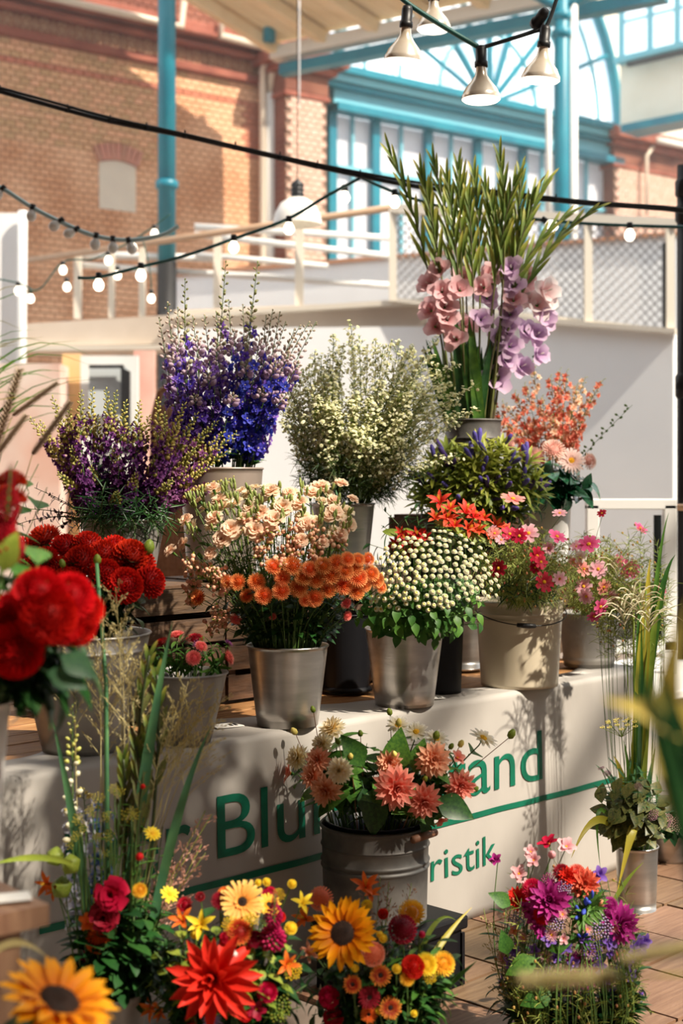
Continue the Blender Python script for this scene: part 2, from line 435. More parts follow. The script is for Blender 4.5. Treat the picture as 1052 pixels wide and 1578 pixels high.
b = B(); b.tube([(0, 0, zq(14, 15.5)), (.25, 0, zq(-6, 15.5)), (.6, 0, zq(-30, 15.5))], .06, 8); part('bracket', b.mesh('bracket', m_teal), t)
b = B(); b.tube([(0, 0, zq(14, 15.5)), (-.25, 0, zq(-6, 15.5)), (-.6, 0, zq(-30, 15.5))], .06, 8); part('bracket', b.mesh('bracket', m_teal), t)
pipe('downpipe', [P(883, -20, 15.5), P(883, 380, 15.5), P(883, 745+200, 15.5)], .05, m_pipew, 'white strip added as the sunlit edge of the right teal column')  # added pipe stands in for the column's sunlit edge
pipe('downpipe', [P(845, 115, 16), P(845, 380, 16)], .035, m_pipew, 'thin white rod left of the right teal column')
t = pole(1053, 7.6, .07, 'iron_column', 'black iron column at the right edge behind the white frame', m_black, 0, zq(255, 7.6), (zq(600, 7.6), zq(590, 7.6), zq(290, 7.6), zq(330, 7.6)))

# ---------------------------------------------------------------- gallery
def slab(name, p, q, th, mats, kind='structure', zt=None, zb=None):
    """upright wall piece between two pixel columns: p, q = (px, d, y_top, y_bottom)"""
    b = B(); c = []
    for (px, d, y0, y1) in (p, q):
        a = P(px, y0, d); e = P(px, y1, d); c += [a, e]
    n = (c[2]-c[0]).cross(Vector((0, 0, 1))).normalized()
    if n.y < 0: n = -n
    vs = [c[0], c[2], c[3], c[1]]; vs += [v+n*th for v in vs]
    b.add(vs, [(0, 3, 2, 1), (4, 5, 6, 7), (0, 1, 5, 4), (1, 2, 6, 5), (2, 3, 7, 6), (3, 0, 4, 7)])
    o = b.obj(name, mats)
    if kind: o['kind'] = kind
    return o
slab('trim_2', (22, 14.6, 500, 533), (268, 14.1, 485, 530), .3, m_beige)
slab('trim_3', (22, 14.5, 533, 541), (268, 14.0, 531, 538), .5, m_rail)
slab('trim_4', (268, 14.1, 478, 512), (662, 13.6, 462, 508), .3, m_beige)
slab('trim_5', (262, 14.0, 484, 491), (668, 13.4, 458, 466), .4, m_rail)
slab('wall_gallery_parapet', (265, 17, 424, 500), (1046, 14.6, 360, 520), .12, m_wall)
slab('trim_6', (265, 16.95, 420, 426), (1046, 14.55, 356, 361), .16, m_copper)
zf = 745+1.48*F/13
slab('wall_partition', (268, 13.9, 506, 745+1.48*F/13.9), (660, 13.5, 503, 745+1.48*F/13.5), .15, m_wall)
slab('wall_partition_right', (658, 13.5, 480, 745+1.48*F/13.5), (1037, 12.4, 512, 745+1.48*F/12.4), .15, m_wall)
slab('trim_7', (655, 13.4, 476, 484), (1040, 12.3, 506, 514), .1, m_rail)

def rail_bar(par, nm, a, c, r, m, n=6):
    b = B(); b.tube([a, c], r, n); return b.obj(nm, m, par, smooth=n > 4)
def railing_left():
    t = thing('gallery_railing', 'cream painted railing with brown handrail on the gallery, left of the mesh fence', 'railing')
    rail_bar(t, 'handrail', P(40, 402, 15.5), P(604, 320, 13.6), .035, mat('handrail_brown', (.46, .30, .19), .6))
    rail_bar(t, 'rail', P(118, 392, 15.4), P(330, 398, 15.2), .04, m_white); rail_bar(t, 'rail', P(118, 408, 15.4), P(600, 440, 15.2), .035, m_white)
    rail_bar(t, 'rail', P(300, 349, 15), P(602, 367, 15), .035, m_white); rail_bar(t, 'rail', P(300, 361, 15), P(602, 395, 15), .035, m_white)
    rail_bar(t, 'rail', P(300, 392, 15), P(505, 410, 15), .03, m_white)
    for px, y0, y1, w in ((120, 392, 492, .055), (172, 385, 490, .045), (219, 378, 488, .045), (335, 360, 484, .055), (461, 341, 474, .06)):
        d = 15.3-(px-120)/484*1.6
        rail_bar(t, 'post', P(px, y0, d), P(px, y1, d), w, m_rail, 4)
railing_left()
def mesh_fence():
    t = thing('mesh_fence', 'diamond wire mesh fence with cream posts on the gallery above the white wall', 'fence')
    A0, A1 = P(605, 322, 13.5), P(605, 462, 13.5); B0, B1 = P(1046, 352, 12.4), P(1046, 512, 12.4)
    pt = lambda s, z: (A1*(1-z)+A0*z)*(1-s)+(B1*(1-z)+B0*z)*s
    rail_bar(t, 'top_rail', pt(0, 1), pt(1, 1.04), .06, m_rail, 4)
    rail_bar(t, 'bottom_rail', pt(0, 0), pt(1, 0), .025, m_rail, 4)
    for s in (0, .70, .97): rail_bar(t, 'post', pt(s, -.02), pt(s, 1), .05, m_rail, 4)
    rail_bar(t, 'end_stile', pt(.955, 0), pt(.955, .85), .03, m_black, 4)
    b = B(); n = 32
    for k in range(-10, n):                          # crossing wires
        for sg in (1, -1):
            s0 = k/n; z0, z1 = 0, 1; s1 = s0+10/n
            a, c = s0, s1
            za, zc_ = 0, 1
            if a < 0: za = (0-a)/(c-a); a = 0
            if c > .95: zc_ = za+(zc_-za)*(.95-a)/(c-a); c = .95
            if c <= a: continue
            if sg < 0: za, zc_ = 1-za, 1-zc_
            b.tube([pt(a, za), pt(c, zc_)], .0065, 3, cap=False)
    b.obj('wire_mesh', mat('wire', (.20, .19, .19), .5, metal=.3), t, kind='stuff')
mesh_fence()

# things on and below the gallery
def bell_lamp(px, py, w, d, label):
    r = w/2; q = P(px, py, d); t = thing('pendant_lamp', label, 'lamp', q)
    b = B(); b.lathe([(r*.12, r*1.0), (r*.35, r*.97), (r*.7, r*.75), (r*.93, r*.35), (r, 0), (r*1.02, -.02)], 28)
    part('shade', b.mesh('shade', mat('enamel_white', (.86, .84, .80), .3)), t)
    b = B(); b.lathe([(.01, r*1.75), (r*.24, r*1.6), (r*.24, r*1.0), (r*.3, r*.95)], 16)
    for k in range(3): b.lathe([(r*.28, r*(1.1+.18*k)), (r*.28, r*(1.16+.18*k))], 16)
    part('socket', b.mesh('socket', m_black), t)
    b = B(); b.tube([(0, 0, r*1.7), (0, 0, r*1.7+5)], .003, 5); part('cord', b.mesh('cord', m_black), t)
    b = B(); b.ell((0, 0, r*.35), r*.28); part('bulb', b.mesh('bulb', mat('lit_bulb', (1, .86, .62), emit=4)), t)
bell_lamp(458, 342, .36, 10.5, 'large white enamel bell pendant lamp left of the gladioli')
tag(slab('room_divider', (-60, 13.6, 328, 983), (30, 13.6, 328, 983), .1, mat('panel_white', (.80, .80, .80), .7), None), 'tall white panel at the far left in front of the bricks', 'screen')
pipe('panel_post', [P(35, 325, 13.5), P(33, 540, 13.5), P(33, 1000, 13.5)], .045, m_white, 'slim white post right of the white panel at far left', 'post')
tag(slab('wood_panel', (96, 12.6, 545, 1002), (124, 12.6, 545, 1002), .06, mat('ochre_wood', (.72, .44, .18), .6, col2=(.8, .52, .25), scale=4), None), 'ochre wooden board under the gallery at left', 'board')
def door():
    t = struct(slab('door_1', (124, 12.4, 548, 1006), (212, 12.4, 548, 1006), .08, m_white))
    slab('door_panel', (137, 12.3, 566, 640), (196, 12.3, 566, 640), .03, mat('grey_notice', (.55, .60, .62), .5), None).parent = t
    o = slab('door_stile', (186, 12.2, 566, 700), (200, 12.2, 572, 700), .05, m_black, None); o.parent = t
    o = slab('door_rail', (137, 12.2, 562, 567), (190, 12.2, 562, 567), .05, m_black, None); o.parent = t
door()
tag(slab('pink_screen', (206, 12.6, 540, 1002), (238, 12.6, 540, 1002), .06, mat('pink_plaster', (.70, .36, .30), .8, col2=(.78, .5, .42), scale=3), None), 'pinkish plaster screen beside the black column under the gallery', 'screen')
tag(slab('shop_counter', (-40, 12.2, 560, 745+1.48*F/12.2), (92, 12.2, 560, 745+1.48*F/12.2), .4, mat('counter_plaster', (.74, .66, .60), .8, col2=(.62, .36, .28), scale=.9), None), 'plastered market stall front under the gallery at far left', 'stall')
def chair_back():
    q = P(262, 650, 9); t = thing('wicker_chair', 'brown wicker chair back behind the delphiniums', 'chair', (q.x, q.y, 0))
    b = B(); m = mat('wicker', (.30, .13, .06), .7, col2=(.42, .2, .1), scale=40); z = zq(592, 9)
    for k in range(9):
        x = (k-4)*.02; b.tube([(x, 0, .45), (x*1.1, .03, z-.12-abs(x)*.3)], .014, 5)
    b.tube([(-.10, 0, .45), (-.11, .03, z-.22), (-.07, .03, z-.05), (0, .03, z), (.07, .03, z-.05), (.11, .03, z-.22), (.10, 0, .45)], .022, 8)
    part('backrest', b.mesh('backrest', m), t)
    b = B(); b.lathe([(.001, .46), (.27, .46), (.28, .43), (.001, .42)], 24); part('seat', b.mesh('seat', m), t)
    for sx, sy in ((-.2, -.2), (.2, -.2), (-.2, .2), (.2, .2)):
        b = B(); b.tube([(sx*.8, sy*.8, .43), (sx, sy, 0)], [.02, .014], 6); part('leg', b.mesh('leg', m), t)
chair_back()

# cables and bulbs
m_cab = mat('cable_black', (.012, .014, .016), .5); m_cabg = mat('cable_green', (.01, .09, .08), .5); m_cabw = mat('cable_pale', (.45, .62, .64), .5)
def smooth_path(pts, sub=6):
    out = []; n = len(pts)
    for i in range(n-1):
        p0, p1, p2, p3 = pts[max(i-1, 0)], pts[i], pts[i+1], pts[min(i+2, n-1)]
        for j in range(sub):
            t = j/sub
            out.append(.5*((2*p1)+(p2-p0)*t+(2*p0-5*p1+4*p2-p3)*t*t+(3*p1-p0-3*p2+p3)*t**3))
    out.append(pts[-1]); return out
def festoon(name, pts, r, m, label):
    b = B(); b.tube(smooth_path(pts), r, 6); return tag(b.obj(name, m, smooth=True), label, 'cable')
c1 = [P(-30, 132, 6.8), P(60, 158, 6.8), P(170, 187, 6.8), P(285, 210, 6.8), P(420, 241, 6.8), P(555, 271, 6.8), P(660, 290, 6.8), P(770, 300, 6.8), P(900, 313, 6.8), P(1025, 322, 6.8), P(1070, 330, 6.8)]
m1 = festoon('power_cable', c1, .011, m_cab, 'thick black bundled cable slung across the hall')
b = B(); b.tube(smooth_path([p+Vector((0, -.01, .012+.006*math.sin(i*1.3))) for i, p in enumerate(c1)]), .007, 5); part('second_strand', b.mesh('second_strand', m_cab), m1)
for i, px in enumerate((4, 106, 166, 226, 286, 357, 430, 486, 555, 700, 860)):
    t_ = smooth_path(c1, 12); q = min(t_, key=lambda p: abs(CX+F*p.x/p.y-px))
    b = B(); b.lathe([(.017, -.008), (.017, .008)], 8); b.tube([(0, 0, .015), (0, 0, .03)], .005, 4)
    part('cable_tie', b.mesh('cable_tie', m_cab), m1, q)
tag_pts = [P(-20, 280, 7.5), P(8, 293, 7.5), P(50, 320, 7.5), P(100, 345, 7.5), P(148, 364, 7.5), P(200, 370, 7.5), P(250, 362, 7.5), P(275, 348, 7.5)]
festoon('light_string', tag_pts, .012, m_cabw, 'pale string-light cable drooping in front of the brick wall')
festoon('light_string', [P(120, 428, 7), P(152, 427, 7), P(217, 411, 7), P(285, 394, 7), P(360, 368, 7), P(442, 338, 7), P(500, 304, 7), P(555, 274, 6.9)], .008, m_cabg, 'dark green string-light cable climbing to the thick cable')
festoon('light_string', [P(557, 274, 6.9), P(610, 297, 7), P(690, 321, 7), P(780, 333, 7), P(850, 340, 7), P(930, 346, 7), P(1060, 350, 7)], .008, m_cabg, 'dark green string-light cable behind the gladioli and fence')
m_bulb_lit = mat('bulb_lit', (1, .90, .72), .2, emit=2.2); m_bulb_off = mat('bulb_frosted', (.86, .84, .80), .15)
def bulb_meshes():
    b = B(); b.lathe([(.001, -.077), (.016, -.073), (.028, -.058), (.031, -.043), (.028, -.028), (.018, -.012), (.014, 0)], 16)
    s = B(); s.lathe([(.012, .03), (.017, .028), (.018, -.006), (.001, -.008)], 12)
    return b.mesh('bulb', m_bulb_lit), b.mesh('bulb_off', m_bulb_off), s.mesh('socket', m_cab)
BM = bulb_meshes()
def bulb(px, py, d, lit, label, tilt=0, group='festoon bulbs'):
    t = thing('string_bulb', label, 'light bulb', P(px, py, d), group); t.rotation_euler = (0, R(tilt), 0); t.scale = (.88,)*3
    part('bulb', BM[0 if lit else 1], t); part('socket', BM[2], t)
for i, (px, py, tl) in enumerate(((3, 292, 40), (50, 322, 10), (92, 341, 50), (116, 354, 60), (148, 366, 8), (174, 371, 0), (199, 373, -20))):
    bulb(px, py, 7.5, 0, 'unlit bulb on the pale string, '+('at the left edge of the photo', 'second from the left edge', 'third from the left edge', 'fourth from the left edge', 'hanging above the railing post', 'just right of the lowest one', 'nearest to the teal column')[i], tl, 'bulbs on the pale string')
for px, py, lb in ((152, 428, 'leftmost, above the railing'), (217, 413, 'just left of the black column'), (360, 370, 'above the delphiniums'), (445, 341, 'below the white bell lamp'), (531, 293, 'nearest to the thick cable')):
    bulb(px, py, 7, 1, 'glowing bulb on the climbing green string, '+lb, 0, 'bulbs on the climbing green string')
for px, py, tl, lb in ((608, 300, 0, 'left of the gladioli'), (705, 320, 10, 'hidden among the gladioli'), (841, 341, -55, 'tilted sideways right of the gladioli'), (970, 351, 0, 'hanging in front of the mesh fence')):
    bulb(px, py, 7, 1, 'glowing bulb on the green string, '+lb, tl, 'bulbs on the right green string')
for i, (px, py) in enumerate(((28, 440), (47, 452), (97, 408), (103, 434), (167, 393), (181, 416), (233, 452), (205, 374), (238, 352))):
    bulb(px, py, 9.5, 1, 'small glowing bulb far back near the left railing, '+('leftmost', 'second from the left', 'above the first railing post', 'just below another one', 'right of the first post', 'low, right of the second post', 'lowest, beside the black column', 'just under the handrail', 'rightmost, at the teal column')[i], 0, 'far glowing bulbs at left')

festoon('light_string', [P(-30, 425, 9.5), P(28, 436, 9.5), P(60, 446, 9.5), P(97, 404, 9.5), P(140, 400, 9.5), P(167, 389, 9.5), P(205, 370, 9.5), P(238, 348, 9.5), P(262, 330, 9.5)], .005, m_cabg, 'thin dark cable carrying the far glowing bulbs at left')
festoon('light_string', [P(218, 362, 9.5), P(230, 410, 9.5), P(233, 449, 9.5)], .004, m_cabg, 'short drop wire holding the lowest far bulb')
def flood(px, py, d, label, tilt=(0, 0)):
    """PAR reflector lamp hanging face down"""
    t = thing('reflector_lamp', label, 'lamp', P(px, py, d), 'reflector lamps at the top'); t.rotation_euler = (R(tilt[0]), R(tilt[1]), 0)
    s = 1.0
    b = B(); b.lathe([(.017, .105), (.019, .085), (.022, .07), (.035, .05), (.055, .025), (.064, .005), (.067, 0), (.067, -.012)], 28)
    rf = part('reflector', b.mesh('reflector', mat('lamp_reflector', (.74, .60, .45), .22, metal=.45, col2=(.86, .78, .68), scale=9)), t)
    b = B(); b.lathe([(.067, -.012), (.06, -.018), (.03, -.022), (.001, -.023)], 28); part('lens', b.mesh('lens', mat('lamp_lens', (1, .92, .78), .3, emit=1.1)), rf)
    b = B(); b.lathe([(.001, .175), (.015, .172), (.019, .16), (.019, .12), (.023, .118), (.023, .1), (.018, .098)], 16); part('socket', b.mesh('socket', m_black), t)
d0 = 4.9
flood(622, 88, d0, 'amber reflector lamp under a black socket, leftmost of the front row', (6, 4))
flood(741, 148, d0, 'amber reflector lamp hanging lowest, above the gladioli', (0, 0))
flood(833, 118, d0, 'amber reflector lamp beside the right teal column', (4, 5))
flood(668, 40, 5.6, 'paler reflector lamp behind the leftmost one', (0, 0))
sk = B(); sk.lathe([(.001, .04), (.014, .036), (.019, .02), (.019, -.02), (.024, -.022), (.024, -.04), (.001, -.04)], 14)
tt = thing('empty_socket', 'empty black lamp socket tilted above the right reflector lamp', 'socket', P(833, 27, d0)); tt.rotation_euler = (R(60), R(40), 0); part('shell', sk.mesh('shell', m_black), tt)
festoon('lamp_cable', [P(600, -20, d0), P(632, 8, d0), P(690, 45, d0), P(736, 72, d0)], .009, m_cabg, 'dark green cable feeding the left reflector lamps')
festoon('lamp_cable', [P(740, 74, d0), P(780, 62, d0), P(824, 48, d0), P(842, 40, d0), P(860, -10, d0)], .007, m_cab, 'black cable from the lowest reflector lamp up to the teal column')
for a, c, lb in (((540, 0), (532, 170), 'thin hanging wire in front of the left brick pier'),):
    festoon('hanging_wire', [P(461, 0, 14), P(461, 160, 14)], .008, mat('wire_grey', (.6, .58, .58)), lb)

def added_near_roof():
    """unseen roof added over the stall to shade it: boards with one glazed opening placed to let the sun onto the flowers"""
    root = struct(bpy.data.objects.new('ceiling', None)); COL.objects.link(root)
    m = mat('added_roof_boards', (.22, .15, .09), .8, col2=(.3, .2, .12), scale=2)
    x0, x1, y0, y1, z = -14, 16, -6, 6.8, 7.6; a0, a1, c0, c1 = 2.6, 7.4, -2.8, 3.6  # roof added to dim the stall, its opening placed for the sun
    for (p, q, r_, s_) in ((x0, a0, y0, y1), (a1, x1, y0, y1), (a0, a1, y0, c0), (a0, a1, c1, y1)):
        b = B(); b.box(((p+q)/2, (r_+s_)/2, z), (q-p, s_-r_, .12)); b.obj('board', m, root)
    for k in range(1, 6):
        x = a0+(a1-a0)*k/6; b = B(); b.box((x, (c0+c1)/2, z), (.09, c1-c0, .1)); b.obj('glazing_bar', m, root)
    for k in range(1, 4):
        y = c0+(c1-c0)*k/4; b = B(); b.box(((a0+a1)/2, y, z), (a1-a0, .09, .1)); b.obj('glazing_bar', m, root)
    b = B(); b.box((-7, 3, 3.8), (.2, 16, 7.6)); struct(b.obj('wall_left', mat('left_wall_brick', (.30, .19, .13), .9)))
    b = B(); b.box((1, -5, 3.8), (30, .2, 7.6)); struct(b.obj('wall_rear', mat('rear_wall_brick', (.30, .19, .13), .9)))
added_near_roof()
b = B(); b.box((14.5, 14, 3.2), (.3, 40, 6.4)); struct(b.obj('wall_right', m_cream))
b = B(); b.box((0, 33, 3.2), (30, .3, 6.4)); struct(b.obj('wall_far', m_cream))
def haze():
    b = B(); b.box((1, 17.5, 5.5), (34, 20, 13)); m = bpy.data.materials.new('hall_haze'); m.use_nodes = True; nt = m.node_tree
    nt.nodes.remove(nt.nodes['Principled BSDF']); v = nt.nodes.new('ShaderNodeVolumeScatter'); v.inputs['Density'].default_value = .007; v.inputs['Anisotropy'].default_value = .2
    nt.links.new(v.outputs[0], nt.nodes['Material Output'].inputs['Volume']); o = b.obj('sunlit_haze', m); struct(o)
haze()
# ================================================================= the stall: tiles, table, cloth, crates, buckets
T = Plane(130, 3.693, 900, 5.293)                   # front edge of the table
ZT = .75
m_tile = mat('floor_tile', (.18, .10, .055), .5, col2=(.27, .165, .095), scale=5, vary=.25, bump=.3, bscale=60, stretch=(1, 14, 1))
def tiles():
    ts = .30; b = B(); b.box((0, 0, 0), (ts-.012, ts-.012, .02)); o0 = b.mesh('tile', m_tile, False)
    r = random.Random(4); Mr = T.M().to_quaternion(); n = 0
    for i in range(2, 22):
        for j in range(0, 7):
            s, nn = i*ts-1.0, -j*ts+.05
            q = T.at(s, nn, .004+r.random()*.003)
            if q.y < 2.6: continue
            px = CX+F*q.x/q.y; py = HY+F*H/q.y
            if px < 560 or px > 1180 or py > 1750: continue
            part('tile', o0, floor, q, Mr @ Quaternion((0, 0, 1), r.choice((0, math.pi/2))*0)); n += 1
tiles()

m_plank = mat('old_planks', (.30, .13, .045), .6, col2=(.50, .26, .10), scale=6, stretch=(1, 12, 1), bump=.4, bscale=20)
def boards_table():
    sa, sb = T.s_of(-330), T.s_of(1003); L = sb-sa
    t = thing('market_table', 'long plank-topped market table under the printed cloth', 'table', T.at((sa+sb)/2, .5, 0), None, math.atan2(T.u.y, T.u.x))
    r = random.Random(2)
    for k in range(9):
        b = B(); b.box((0, 0, 0), (L-.02, .122, .028)); o = part('plank', b.mesh('plank', m_plank, False), t, (r.uniform(-.006, .006), -.415+k*.128, ZT-.020-r.random()*.003)); bev(o, .004, 1)
    for x in (-L/2+.12, L/2-.12):
        for y in (-.4, .55):
            b = B(); b.box((0, 0, 0), (.07, .07, ZT-.035)); part('leg', b.mesh('leg', m_plank, False), t, (x, y, (ZT-.035)/2))
    b = B(); b.box((0, 0, 0), (L-.3, .03, .09)); part('apron', b.mesh('apron', m_plank, False), t, (0, -.36, ZT-.085))
    return sa, sb
SA, SB = boards_table()

m_cloth = mat('banner_cloth', (.36, .335, .31), .55, col2=(.47, .445, .415), scale=2.2, bump=.25, bscale=7, stretch=(1, 1, .5), spec=.35)
m_green = mat('banner_green', (0, .11, .06), .5, col2=(.0, .15, .085), scale=14)
def wrinkle(s, z):
    """how far the hanging cloth bulges towards the camera"""
    k = (ZT-z)
    return .010*math.sin(s*3.1+1)*k+.006*math.sin(s*9+z*5)*k+.004*math.sin(s*23-z*9)*k+.02*k
def cloth():
    b = B(); ns = 160; ds = (SB-SA)/ns; prof = []
    back = .20
    rows = [('top', back*(1-i/4)) for i in range(5)]+[('arc', R(18*i)) for i in range(1, 6)]+[('face', i/22) for i in range(1, 23)]
    vs = []
    for i in range(ns+1):
        s = SA+ds*i
        for kind, t in rows:
            rr = .022
            if kind == 'top':
                e = .06*math.sin(s*2.3)+.02*math.sin(s*13) if t > back*.7 else 0
                n, z = t+e*1.0+.01, ZT+.003+.0015*math.sin(s*31+t*60)
            elif kind == 'arc': n, z = .01-rr*math.sin(t), ZT+.003-rr*(1-math.cos(t))
            else:
                z = ZT-.02-t*(ZT-.035); n = -.012-wrinkle(s, z)
            vs.append(T.at(s, n, z))
    m = len(rows); fs = []
    for i in range(ns):
        for k in range(m-1): a = i*m+k; fs.append((a, a+1, a+m+1, a+m))
    b.add(vs, fs)
    o = b.obj('banner_cloth', m_cloth, smooth=True)
    sm = o.modifiers.new('thickness', 'SOLIDIFY'); sm.thickness = .002
    tag(o, 'pale grey-beige banner with green lettering hanging over the front of the market table', 'tablecloth')
    # the end flap at the right
    e = B(); k = 12; vs = []
    for i in range(k+1):
        for z in (ZT, ZT-.2, ZT-.45, .03): vs.append(T.at(SB+.004+.012*math.sin(i*1.1)*(ZT-z), .9*i/k-.01, z))
    e.add(vs, [(i*4+j, i*4+j+1, i*4+j+5, i*4+j+4) for i in range(k) for j in range(3)])
    e.obj('side_flap', m_cloth, o, smooth=True)
    # lettering: text turned to a mesh and laid on the hanging cloth
    def letters(name, txt, s0, s1, zbase, cap, space=1.0):
        cu = bpy.data.curves.new('t', 'FONT'); cu.body = txt; cu.size = 1; cu.resolution_u = 5; cu.space_character = space
        to = bpy.data.objects.new('t', cu); COL.objects.link(to); bpy.context.view_layer.update()
        dg = bpy.context.evaluated_depsgraph_get(); me = bpy.data.meshes.new_from_object(to.evaluated_get(dg))
        bpy.data.objects.remove(to)
        xs = [v.co.x for v in me.vertices]; x0, x1 = min(xs), max(xs)
        capu = .729
        for v in me.vertices:
            s = s0+(v.co.x-x0)/(x1-x0)*(s1-s0); z = zbase+v.co.y/capu*cap
            v.co = T.at(s, -.012-wrinkle(s, z)-.0035, z)
        me.materials.clear(); me.materials.append(m_green); me.name = name
        lo = bpy.data.objects.new(name, me); COL.objects.link(lo); lo.parent = o; lo['label'] = 'green printed lettering '+txt
    zb = ZT-.323
    letters('lettering', 'Der', T.s_of(93), T.s_of(287), zb, .185)
    letters('lettering', 'Blumenstand', T.s_of(327), T.s_of(827), zb, .185)
    letters('lettering', 'Floristik', T.s_of(588), T.s_of(757), ZT-.57, .105)
    for za, nm in ((ZT-.392, 'stripe'),):
        b = B(); vs = []; k = 90; a, c = T.s_of(52), T.s_of(940)
        for i in range(k+1):
            s = a+(c-a)*i/k
            for z in (za+.010, za-.010): vs.append(T.at(s, -.012-wrinkle(s, z)-.0032, z))
        b.add(vs, [(2*i, 2*i+1, 2*i+3, 2*i+2) for i in range(k)]); b.obj(nm, m_green, o)
cloth()

# crates behind the front row
m_crate = mat('crate_wood', (.06, .032, .018), .75, col2=(.14, .075, .04), scale=9, stretch=(1, 1, 5), bump=.4, vary=.12)
def crate_proto():
    t = thing('wooden_crate', '', 'crate'); L, D, Hc = .56, .38, .20
    b = B(); b.box((0, 0, 0), (L, .014, .078)); me = b.mesh('slat', m_crate, False)
    for y in (-D/2, D/2):
        for z in (.045, .145): part('slat', me, t, (0, y, z))
    b = B(); b.box((0, 0, 0), (.014, D-.02, .078)); me = b.mesh('end_slat', m_crate, False)
    for x in (-L/2+.01, L/2-.01):
        for z in (.045, .145): part('end_slat', me, t, (x, 0, z))
    b = B(); b.box((0, 0, 0), (.03, .03, Hc-.006)); me = b.mesh('corner_post', m_crate, False)
    for x in (-1, 1):
        for y in (-1, 1): part('corner_post', me, t, (x*(L/2-.03), y*(D/2-.024), Hc/2))
    b = B(); b.box((0, 0, 0), (L-.03, .088, .010)); me = b.mesh('bottom_board', m_crate, False)
    for k in range(4): part('bottom_board', me, t, (0, (k-1.5)*.092, Hc-.008))
    return t
def copy_tree(o, parent=None):
    c = o.copy(); COL.objects.link(c); c.parent = parent
    for ch in list(o.children): copy_tree(ch, c)
    return c
cp = crate_proto(); first = True
crates = []
for lay, zb in ((0, ZT), (1, ZT+.203)):
    for i, px in enumerate((205, 345, 465, 590, 730, 830)):
        s = T.s_of(px, .62)
        crates.append((s, .62, zb, lay, i))
crates += [(T.s_of(735, .74), .74, ZT+.406, 2, 0), (T.s_of(850, .8), .8, ZT+.406, 2, 1), (T.s_of(850, .86)+.3, .86, ZT+.0, 0, 6)]
wh = ['at the left end', 'under the tin bucket of delphiniums', 'behind the carnation bucket', 'behind the feverfew bucket', 'behind the cream bucket', 'at the right end']
s_prev = {}
base_s = [T.s_of(893, .72)-.29-.575*(4-k) for k in range(5)]
for lay, zb in ((0, ZT), (1, ZT+.203)):
    for i, s in enumerate(base_s):
        c = cp if first else copy_tree(cp); first = False
        c.location = T.at(s, .72, zb); c.rotation_euler.z = math.atan2(T.u.y, T.u.x)+R((i*37+lay*13) % 5-2)*.5
        c['label'] = 'dark slatted wooden crate in the %s layer, %s' % (('lower', 'upper')[lay], ['leftmost, behind the red dahlias', 'behind the small aster bucket and carnations', 'behind the black vase', 'behind the cream bucket', 'rightmost, behind the cosmos'][i])
        c['group'] = 'crates stacked on the market table'
for s, n, lb in ((T.s_of(728, .7), .72, 'dark slatted wooden crate lifting the gladiolus bucket, third layer'),):
    c = copy_tree(cp); c.location = T.at(s, n, ZT+.406); c.rotation_euler.z = math.atan2(T.u.y, T.u.x); c['label'] = lb; c['group'] = 'crates stacked on the market table'

# ---------------------------------------------------------------- buckets
m_zinc = mat('brushed_zinc', (.46, .44, .42), .32, metal=.9, col2=(.62, .59, .56), scale=5, bump=.05, stretch=(1, 1, 6), bscale=30)
m_zincd = mat('weathered_zinc', (.27, .26, .25), .5, metal=.55, col2=(.42, .40, .37), scale=7, bump=.15, bscale=30)
m_galv = mat('galvanised', (.075, .075, .075), .55, metal=.4, col2=(.17, .16, .15), scale=9, bump=.1, bscale=40)
m_rust = mat('rosy_zinc', (.45, .36, .31), .45, metal=.6, col2=(.55, .46, .40), scale=6, bump=.08)
m_enam = mat('cream_enamel', (.60, .52, .38), .3, col2=(.66, .58, .44), scale=5, spec=.6)
m_blackp = mat('black_plastic', (.006, .006, .008), .5, spec=.25)
m_whitep = mat('white_ceramic', (.82, .80, .78), .3)
m_water = mat('bucket_water', (.02, .03, .02), .05)
BUCKETS = {}
def bucket(key, label, q, r0, r1, h, m, rim=.004, bands=(), foot=0, water=True, name='flower_bucket', cat='bucket', group=None, dark=None):
    """tapered open pail standing at q: base radius r0, rim radius r1, height h"""
    t = thing(name, label, cat, q, group)
    rr = lambda z: r0+(r1-r0)*z/h
    prof = [(.001, .004), (r0*.96, .004), (r0, .0), (r0+.001, .012)]
    zs = [z*h for z in (.05, .2, .4, .6, .8, .95)]
    pts = [(z, 0) for z in zs]
    for (zb, amp, wd) in bands:
        for k in (-1, -.5, 0, .5, 1): pts.append((zb*h+k*wd, amp*(1-abs(k))**.7))
    pts.sort(); prof += [(rr(z)+a, z) for z, a in pts]
    prof += [(r1, h-rim), (r1+rim*.8, h-rim*.7), (r1+rim, h), (r1+rim*.3, h+rim*.8), (r1-.001, h), (rr(h*.9)-.003, h*.9), (rr(h*.4)-.003, h*.4), (.01, .012)]
    b = B(); b.lathe(prof, 56); part('body', b.mesh('body', m), t)
    if foot:
        b = B(); b.lathe([(r0*.9, 0), (r0+foot, 0), (r0+foot, .008), (r0+.002, .016)], 40); part('foot_ring', b.mesh('foot_ring', m), t)
    if water:
        b = B(); zw = h*.72; b.lathe([(.001, zw), (rr(zw)-.004, zw)], 32); part('water', b.mesh('water', m_water), t)
    BUCKETS[key] = dict(q=Vector(q), r0=r0, r1=r1, h=h, t=t, d=q[1])
    return t
def pail(key, label, cx, yf, wb, y_rim, wr, zb, m, d=None, **k):
    """from what the photo shows: bottom front at yf (or depth d), base and rim widths in pixels, rim height y_rim"""
    if d is None:
        yc = yf-wb/2*(yf-745)/F; d = (H-zb)*F/(yc-745)
    q = P(cx, HY, d); q.z = zb+.004
    h = H-(y_rim-HY)/F*d-q.z
    return bucket(key, label, q, wb/2/F*d, wr/2/F*d, h, m, **k)
